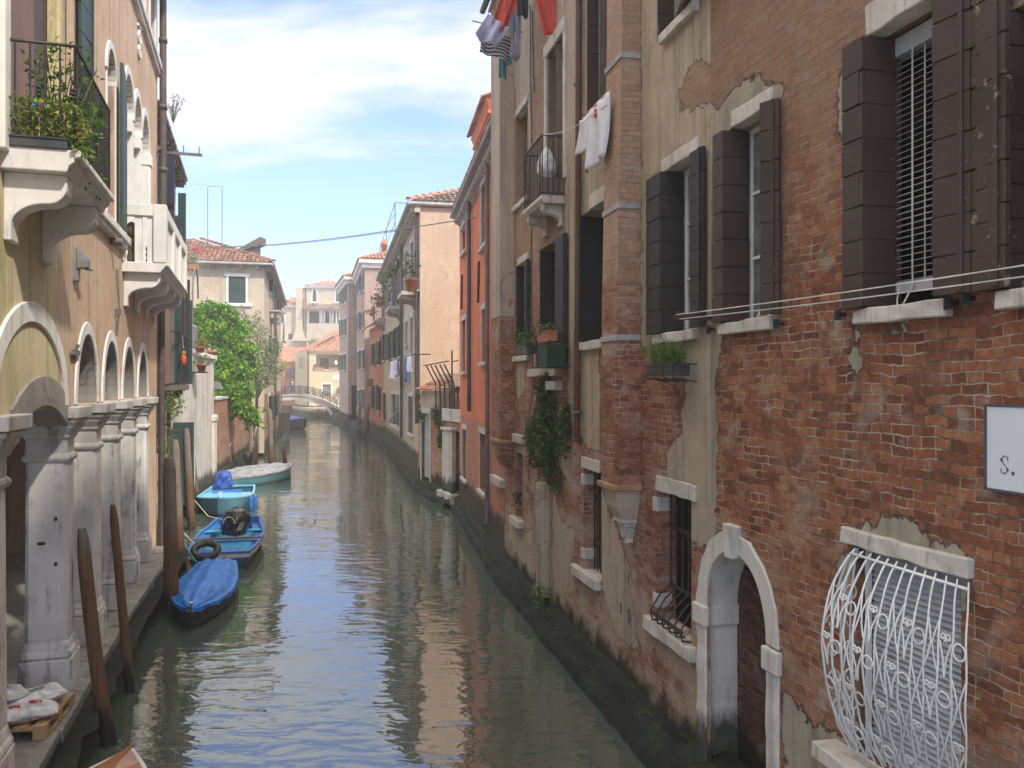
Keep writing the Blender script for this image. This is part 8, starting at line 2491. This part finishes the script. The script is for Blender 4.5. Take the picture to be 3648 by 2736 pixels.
# turquoise boat with a grey sheet
b4 = boat_root('turquoise_boat', 'turquoise boat under a crumpled grey sheet beyond the pale blue boat', (-11.0, 35.1, .0), (.42, .9))
sec = hull_pts(4.9, 1.75, .42, .5, .75, .22, n=18)
hull_mesh(sec).build('hull', M['boat_teal'], b4); rim(sec, .06, .05).build('gunwale', M['boat_grey'], b4)
cover_mesh(sec[2:-2], .30, .03, 9).build('cover', M['tarp_grey'], b4, rough=.035)
outboard(b4, (0, -2.5, .6), 1.0)
# motor standing behind
b4b = boat_root('far_motor_boat', 'small dark boat with a black outboard behind the turquoise boat', (-11.75, 37.9, .0), (.3, 1))
sec = hull_pts(2.8, 1.2, .26, .5, .7, .1, n=10); boat_open(b4b, sec, M['boat_navy'], M['boat_grey'], M['boat_grey']); outboard(b4b, (.35, -1.05, .70), 1.2)

# far boat and the boat beyond the bridge
b5 = boat_root('dark_boat', 'dark hulled boat with a blue cover moored far down by the cream house', (-20.7, 78.2, .0), (.62, -.9))
sec = hull_pts(5.6, 2.1, .75, .5, .8, .3, n=16); hull_mesh(sec).build('hull', M['boat_navy'], b5); rim(sec).build('gunwale', M['wood_varnish'], b5); cover_mesh(sec[1:-2], .38, .08, 3).build('cover', M['tarp_far'], b5)
mb = MB(); mb.tube([(0, .3, .9), (.1, .3, 1.75)], .02, 4); mb.build('tiller', M['wood_beam'], b5)
b6 = boat_root('grey_boat', 'boat under a pale grey canopy seen through the bridge arch', (at(1018, 121), 121, .0), (.1, -1))
sec = hull_pts(6, 2.3, .8, .5, .8, .25, n=14); hull_mesh(sec).build('hull', M['boat_grey'], b6); rim(sec).build('gunwale', M['boat_white'], b6); cover_mesh(sec[:-3], .95, .1, 6).build('canopy', M['tarp_grey'], b6)

# bow of a wooden boat at the lower edge
b7 = boat_root('wooden_boat', 'varnished wooden bow poking in at the lower left edge', (-3.66, 6.05, .0), (-.06, 1))
sec = hull_pts(4.4, 1.5, .40, .5, .8, .16, n=18)
hull_mesh(sec).build('hull', M['boat_white'], b7); rim(sec, .05, .04).build('gunwale', M['boat_white'], b7)
mb = MB(); vs = []; k0 = 9
for r in sec[k0:]:
    x, y, z = r[-1]; vs += [(-max(0, x - .025), y, z + .014), (0, y, z + .045), (max(0, x - .025), y, z + .014)]
mb.add(vs, [f for i in range(len(sec) - k0 - 1) for f in ((3 * i, 3 * i + 3, 3 * i + 4, 3 * i + 1), (3 * i + 1, 3 * i + 4, 3 * i + 5, 3 * i + 2))]); mb.build('foredeck', M['wood_varnish'], b7)
hull_mesh(sec, .03, .08).build('inside', M['wood_old'], b7)

# ---------------------------------------------------------------- mooring posts
GPO = 'wooden mooring posts in the canal'
def post(label, ub, vb, ut, vt, r, taper=.8, tip=.3, bend=0.0, tag_=False, group=None, Y2=None):
    b = water_pt(ub, vb); Yt = Y2 or b.y
    tp = Vector((at(ut, Yt), Yt, H - (vt - CY) / FPX * Yt))
    L_ = tp.z
    rr = random.Random(int(ub)); mb = MB(); n = 12; rows = []
    for (t, k) in [(-.25, 1.05), (0, 1.05), (.2, 1.02), (.4, .98), (.6, .97), (.8, .95), (1 - tip / L_ if L_ > tip * 1.5 else .8, .94), (1 - tip / L_ * .45 if L_ > tip * 1.5 else .92, .80), (1.0, .56)]:
        c = b + (tp - b) * t + Vector((bend * math.sin(math.pi * max(0, t)), 0, 0)) - Vector((b.x, b.y, 0)); rows.append((c, k * r * (1 - (1 - taper) * max(0, t) * .5)))
    vs = []
    ph = [rr.uniform(.90, 1.08) for _ in range(n)]
    for c, q in rows:
        for k in range(n):
            a = 6.2832 * k / n; w = ph[k] * rr.uniform(.965, 1.035); vs.append((c.x + q * w * math.cos(a), c.y + q * w * math.sin(a), c.z))
    mb.add(vs, [(i * n + k, i * n + (k + 1) % n, (i + 1) * n + (k + 1) % n, (i + 1) * n + k) for i in range(len(rows) - 1) for k in range(n)], True)
    mb.add(vs[-n:], [tuple(range(n))])
    o = mb.build('mooring_post', M['post_brown' if ub < 500 else 'post'], None, Matrix.Translation((b.x, b.y, 0)))
    tag(o, label, 'mooring post', group)
    return o


post('leaning orange brown mooring post nearest the pallet of bags', 388, 2650, 292, 1881, .088, tip=.28, bend=-.03)
post('slim weathered mooring post before the third arcade column', 464, 2466, 402, 1798, .062, tip=.25)
post('thick grey mooring post beside the bow of the blue covered boat', 612, 2184, 603, 1630, .128, tip=.22)
post('grey mooring post just behind the thickest one, carrying a teal rope', 645, 2036, 624, 1566, .105, tip=.25)
post('tall mooring post with a brown foot left of the open blue boat', 682, 1887, 664, 1526, .112, tip=.3)
post('second of three leaning mooring posts behind the open blue boat', 703, 1805, 684, 1575, .105)
post('thin leaning mooring post farthest left of the pale blue boat', 714, 1765, 692, 1600, .07)
post('mooring post with a white tag close to the brick garden wall, left of its pair', 770, 1698, 769, 1445, .085)
post('mooring post with a white tag close to the brick garden wall, right of its pair', 822, 1692, 808, 1520, .10)
post('left post of the pair roped together beyond the vine', 893, 1674, 893, 1490, .095)
post('right post of the pair roped together beyond the vine', 912, 1668, 906, 1478, .095)
post('tall mooring post behind the black outboard', 967, 1674, 960, 1457, .125)
post('short sawn off mooring stump standing alone in the water', 1017, 1664, 1011, 1590, .115, tip=.05)
post('dark leaning post nearest the pink house on the far right bank', 1296, 1560, 1312, 1440, .20, tip=.4)
post('pale upright post before the pink houses on the far right bank', 1277, 1545, 1284, 1428, .16, tip=.4)
post('short post in the water under the right end of the bridge', 1136, 1488, 1137, 1455, .22, tip=.1)
post('post beside the left quay behind the bridge', 1098, 1476, 1099, 1440, .18, tip=.1)
post('wooden post leaning by the mouth of the bridge arch on the right', 1172, 1492, 1176, 1455, .16, tip=.1)
mb = MB(); a, b = water_pt(592, 1985), water_pt(592, 1985); mb.tube([(a.x, a.y, -.2), (at(566, a.y), a.y, H - (1715 - CY) / FPX * a.y)], [.05, .04], 7)
tag(mb.build('leaning_pole', M['dark_pipe']), 'thin dark pole leaning beside the thick grey mooring post', 'pole')
for lab, u, v, Y in (('white tag on the left post by the garden wall', 772, 1550, 37.8), ('white tag on the right post by the garden wall', 812, 1545, 38.0)):
    mb = MB(); x, y, z = PX(u, v, Y); mb.box(x - .05, x + .05, y - .20, y - .17, z - .11, z + .11); tag(mb.build('post_tag', M['white_paint']), lab, 'tag')
# ropes
def rope(label, pts, mat, r=.014):
    mb = MB(); mb.tube([Vector(p) for p in pts], r, 5); tag(mb.build('mooring_rope', M[mat]), label, 'rope')


rope('teal rope from the blue covered boat to the mooring post', [(-7.30, 18.5, .60), (-7.05, 18.2, .45), (-6.75, 17.7, .40), (-6.52, 17.3, .42)], 'rope_teal', .016)
rope('yellow rope from the bow of the blue covered boat to the thick post', [(-6.34, 15.15, .22), (-6.2, 15.05, .22), (-6.02, 15.0, .36), (-5.9, 14.95, .42)], 'rope_yellow', .016)
rope('white rope from the open blue boat to its posts', [(-7.5, 18.75, .9), (-7.3, 19.0, .55), (-7.05, 19.1, .45)], 'rope', .014)
rope('pale rope tying the open blue boat to the tall post', [(-9.0, 23.5, .9), (-8.4, 22.9, .55), (-7.9, 22.6, .5)], 'rope', .012)
rope('rope looped between the two tagged posts', [PX(775, 1610, 37.7), PX(800, 1612, 37.7), PX(825, 1578, 37.7)], 'rope', .02)
rope('rope tying the pair of posts beyond the vine', [PX(888, 1548, 40.5), PX(905, 1550, 40.4), PX(915, 1520, 40.4), PX(922, 1505, 40.6)], 'rope', .02)

# ---------------------------------------------------------------- pallet with cement bags
pc = [Vector((-4.93, 9.34, 0)), Vector((-4.74, 8.42, 0))]
ex = (pc[1] - pc[0]).normalized(); ny = Vector((ex.y, -ex.x, 0))
Mp = Matrix(((ex.x, ny.x, 0, pc[0].x), (ex.y, ny.y, 0, pc[0].y), (0, 0, 1, ZQY + .005), (0, 0, 0, 1)))
pal = thing('pallet', 'pale wooden pallet on the quay edge under the white bags', 'pallet', Mp)
mb = MB(); 
for k in range(3): mb.box(0, .94, .0 + k * .53, .12 + k * .53, 0, .022)
mb.build('bottom_boards', M['wood_pallet'], pal)
mb = MB()
for k in range(3):
    for x in (0, .40, .82): mb.box(x, x + .12, .0 + k * .53, .12 + k * .53, .022, .10)
mb.build('blocks', M['wood_pallet'], pal)
mb = MB()
for x in (0, .40, .82): mb.box(x, x + .12, 0, 1.18, .10, .122)
mb.build('stringers', M['wood_pallet'], pal)
mb = MB()
for k in range(7): mb.box(0, .94, .0 + k * .178, .115 + k * .178, .122, .144)
mb.build('top_boards', M['wood_pallet'], pal)


def bag(label, x, y, z, rot, tilt=0.0, prints=()):
    M_ = Mp @ Matrix.Translation((x, y, z)) @ Matrix.Rotation(rot, 4, 'Z') @ Matrix.Rotation(tilt, 4, 'Y')
    t = thing('cement_bag', label, 'bag', M_)
    mb = MB(); nx, nyy = 12, 8; rr = random.Random(int(x * 97 + y * 31 + z * 11)); vs = []
    L_, W_, T_ = .60, .38, .15
    def P(u, v, s):
        e = (1 - abs(u) ** 4) ** .5 * (1 - abs(v) ** 3) ** .5
        return (u * L_ / 2 * (1 - .05 * abs(v) ** 3), v * W_ / 2 * (1 - .06 * abs(u) ** 3), s * T_ / 2 * e + rr.uniform(-.006, .006) + .010 * math.sin(u * 5 + v * 4 + x * 9))
    for s in (1, -1):
        for i in range(nx + 1):
            for j in range(nyy + 1): vs.append(P(-1 + 2 * i / nx, -1 + 2 * j / nyy, s))
    m_ = nyy + 1; o = (nx + 1) * m_
    fs = [(q + i * m_ + j, q + (i + 1) * m_ + j, q + (i + 1) * m_ + j + 1, q + i * m_ + j + 1) for q in (0, o) for i in range(nx) for j in range(nyy)]
    rim_ = [i * m_ for i in range(nx + 1)] + [nx * m_ + j for j in range(1, m_)] + [i * m_ + nyy for i in range(nx - 1, -1, -1)] + [j for j in range(nyy - 1, 0, -1)]
    fs += [(rim_[k], rim_[(k + 1) % len(rim_)], o + rim_[(k + 1) % len(rim_)], o + rim_[k]) for k in range(len(rim_))]
    mb.add(vs, fs, True); mb.build('sack', M['bag_white'], t)
    for (u0, v0, u1, v1, mm) in prints:
        pm = MB(); k = 8; vs = []
        for i in range(k + 1):
            for j in range(3):
                u, v = u0 + (u1 - u0) * i / k, v0 + (v1 - v0) * j / 2; p = P(u, v, 1); vs.append((p[0], p[1], p[2] + .007))
        pm.add(vs, [(3 * i + j, 3 * i + 3 + j, 3 * i + 4 + j, 3 * i + 1 + j) for i in range(k) for j in range(2)], True); pm.build('print', M[mm], t)
    return t


zt = .144 + .075
bag('white bag nearest the front edge of the pallet', .72, .26, zt, 1.25, 0, ((-.5, .1, -.1, .4, 'red_print'), (.15, -.35, .5, -.1, 'red_print')))
bag('white bag with green print at the canal corner of the pallet', .34, .30, zt + .02, 1.0, .05, ((-.3, -.3, .35, .25, 'green_print'), (.45, -.2, .7, .2, 'red_print')))
bag('white bag with a red and grey emblem on top of the pile', .50, .62, zt + .10, .9, -.05, ((-.35, -.35, .3, .35, 'grey_print'), (.0, -.2, .35, .15, 'red_print')))
bag('white bag half hidden by the near plinth', .78, .85, zt, 1.5, 0, ((-.3, -.2, .2, .1, 'red_print'),))
bag('white bag at the back of the pallet against the column plinth', .22, .78, zt + .02, 1.35, 0, ((.1, -.3, .35, .3, 'red_print'),))
bag('white bag lying highest, at the left edge of the picture', .45, 1.00, zt + .22, .5, .1, ((-.2, -.1, .2, .1, 'grey_print'),))

# ---------------------------------------------------------------- person on the bridge
pr = thing('person', 'person in a dark jacket with a pale strap walking over the bridge', 'person', (at(1039, 100.6), 100.6, deck(at(1039, 100.6))) )
J_ = {'pel': (0, 0, .95), 'chest': (0, .02, 1.32), 'neck': (.01, .02, 1.50), 'head': (.015, -.01, 1.62), 'top': (.015, 0, 1.76), 'shl': (-.19, .02, 1.42), 'ell': (-.25, -.03, 1.15), 'hal': (-.22, -.14, .93), 'shr': (.19, .02, 1.42), 'elr': (.25, .05, 1.16), 'har': (.24, -.05, .95),
      'hpl': (-.10, 0, .92), 'knl': (-.11, -.10, .50), 'ftl': (-.11, -.02, .07), 'tol': (-.11, -.17, .04), 'hpr': (.10, 0, .92), 'knr': (.10, .03, .50), 'ftr': (.10, .16, .08), 'tor': (.10, .02, .04)}
E_ = [('pel', 'chest'), ('chest', 'neck'), ('neck', 'head'), ('head', 'top'), ('chest', 'shl'), ('shl', 'ell'), ('ell', 'hal'), ('chest', 'shr'), ('shr', 'elr'), ('elr', 'har'), ('pel', 'hpl'), ('hpl', 'knl'), ('knl', 'ftl'), ('ftl', 'tol'), ('pel', 'hpr'), ('hpr', 'knr'), ('knr', 'ftr'), ('ftr', 'tor')]
RD = {'pel': .15, 'chest': .17, 'neck': .06, 'head': .098, 'top': .07, 'shl': .075, 'ell': .05, 'hal': .04, 'shr': .075, 'elr': .05, 'har': .04, 'hpl': .1, 'knl': .065, 'ftl': .045, 'tol': .04, 'hpr': .1, 'knr': .065, 'ftr': .045, 'tor': .04}
def skin(name, keys, mat, sc=1.0, root='pel'):
    me = bpy.data.meshes.new(name); ks = list(keys); ix = {k: i for i, k in enumerate(ks)}
    me.from_pydata([J_[k] for k in ks], [(ix[a], ix[b]) for a, b in E_ if a in ix and b in ix], [])
    me.materials.append(mat); o = link(bpy.data.objects.new(name, me), pr)
    o.modifiers.new('skin', 'SKIN'); o.modifiers.new('sub', 'SUBSURF').levels = 1; o.modifiers['sub'].render_levels = 2
    for k in ks: me.skin_vertices[0].data[ix[k]].radius = (RD[k] * sc, RD[k] * sc * (.78 if k in ('pel', 'chest') else 1))
    if root in ix: me.skin_vertices[0].data[ix[root]].use_root = True
    return o


skin('body', J_.keys(), M['skin'])
skin('jacket', ('pel', 'chest', 'shl', 'ell', 'hal', 'shr', 'elr', 'har'), M['cloth_black'], 1.12)
skin('trousers', ('pel', 'hpl', 'knl', 'ftl', 'hpr', 'knr', 'ftr'), M['cloth_navy'], 1.1)
mb = MB(); mb.lathe([(.10, -.02), (.112, .06), (.10, .14), (.05, .175)], (.015, .02, 1.62), 12); mb.build('hair', M['hair'], pr)
bkp = MB(); bkp.tube([(.14, -.14, 1.1), (.16, -.14, 1.3), (.12, -.02, 1.5), (.14, .14, 1.3), (.14, .14, 1.1)], .035, 6); bkp.build('strap', M['cloth_white'], pr)
bk = MB(); bk.box(-.34, -.16, -.1, .14, .78, 1.08); tag(bk.build('shoulder_bag', M['cloth_red'], None, WM[pr.name], bevel=.04), 'reddish bag carried by the person on the bridge', 'bag')
# ---------------------------------------------------------------- pale summer air down the canal
mb = MB(); mb.box(-300, 300, -42, 450, -2.6, 27.0)
hz_ = mb.build('haze', newmat('haze')[0])
tag(hz_, kind='stuff')
nt = hz_.data.materials[0].node_tree; g = G(nt)
vol = g('VolumePrincipled', {'Color': (1.0, 0.985, 0.955, 1), 'Density': 0.0024, 'Anisotropy': 0.35}, out=0)
out = nt.nodes.new('ShaderNodeOutputMaterial'); nt.links.new(vol, out.inputs['Volume'])
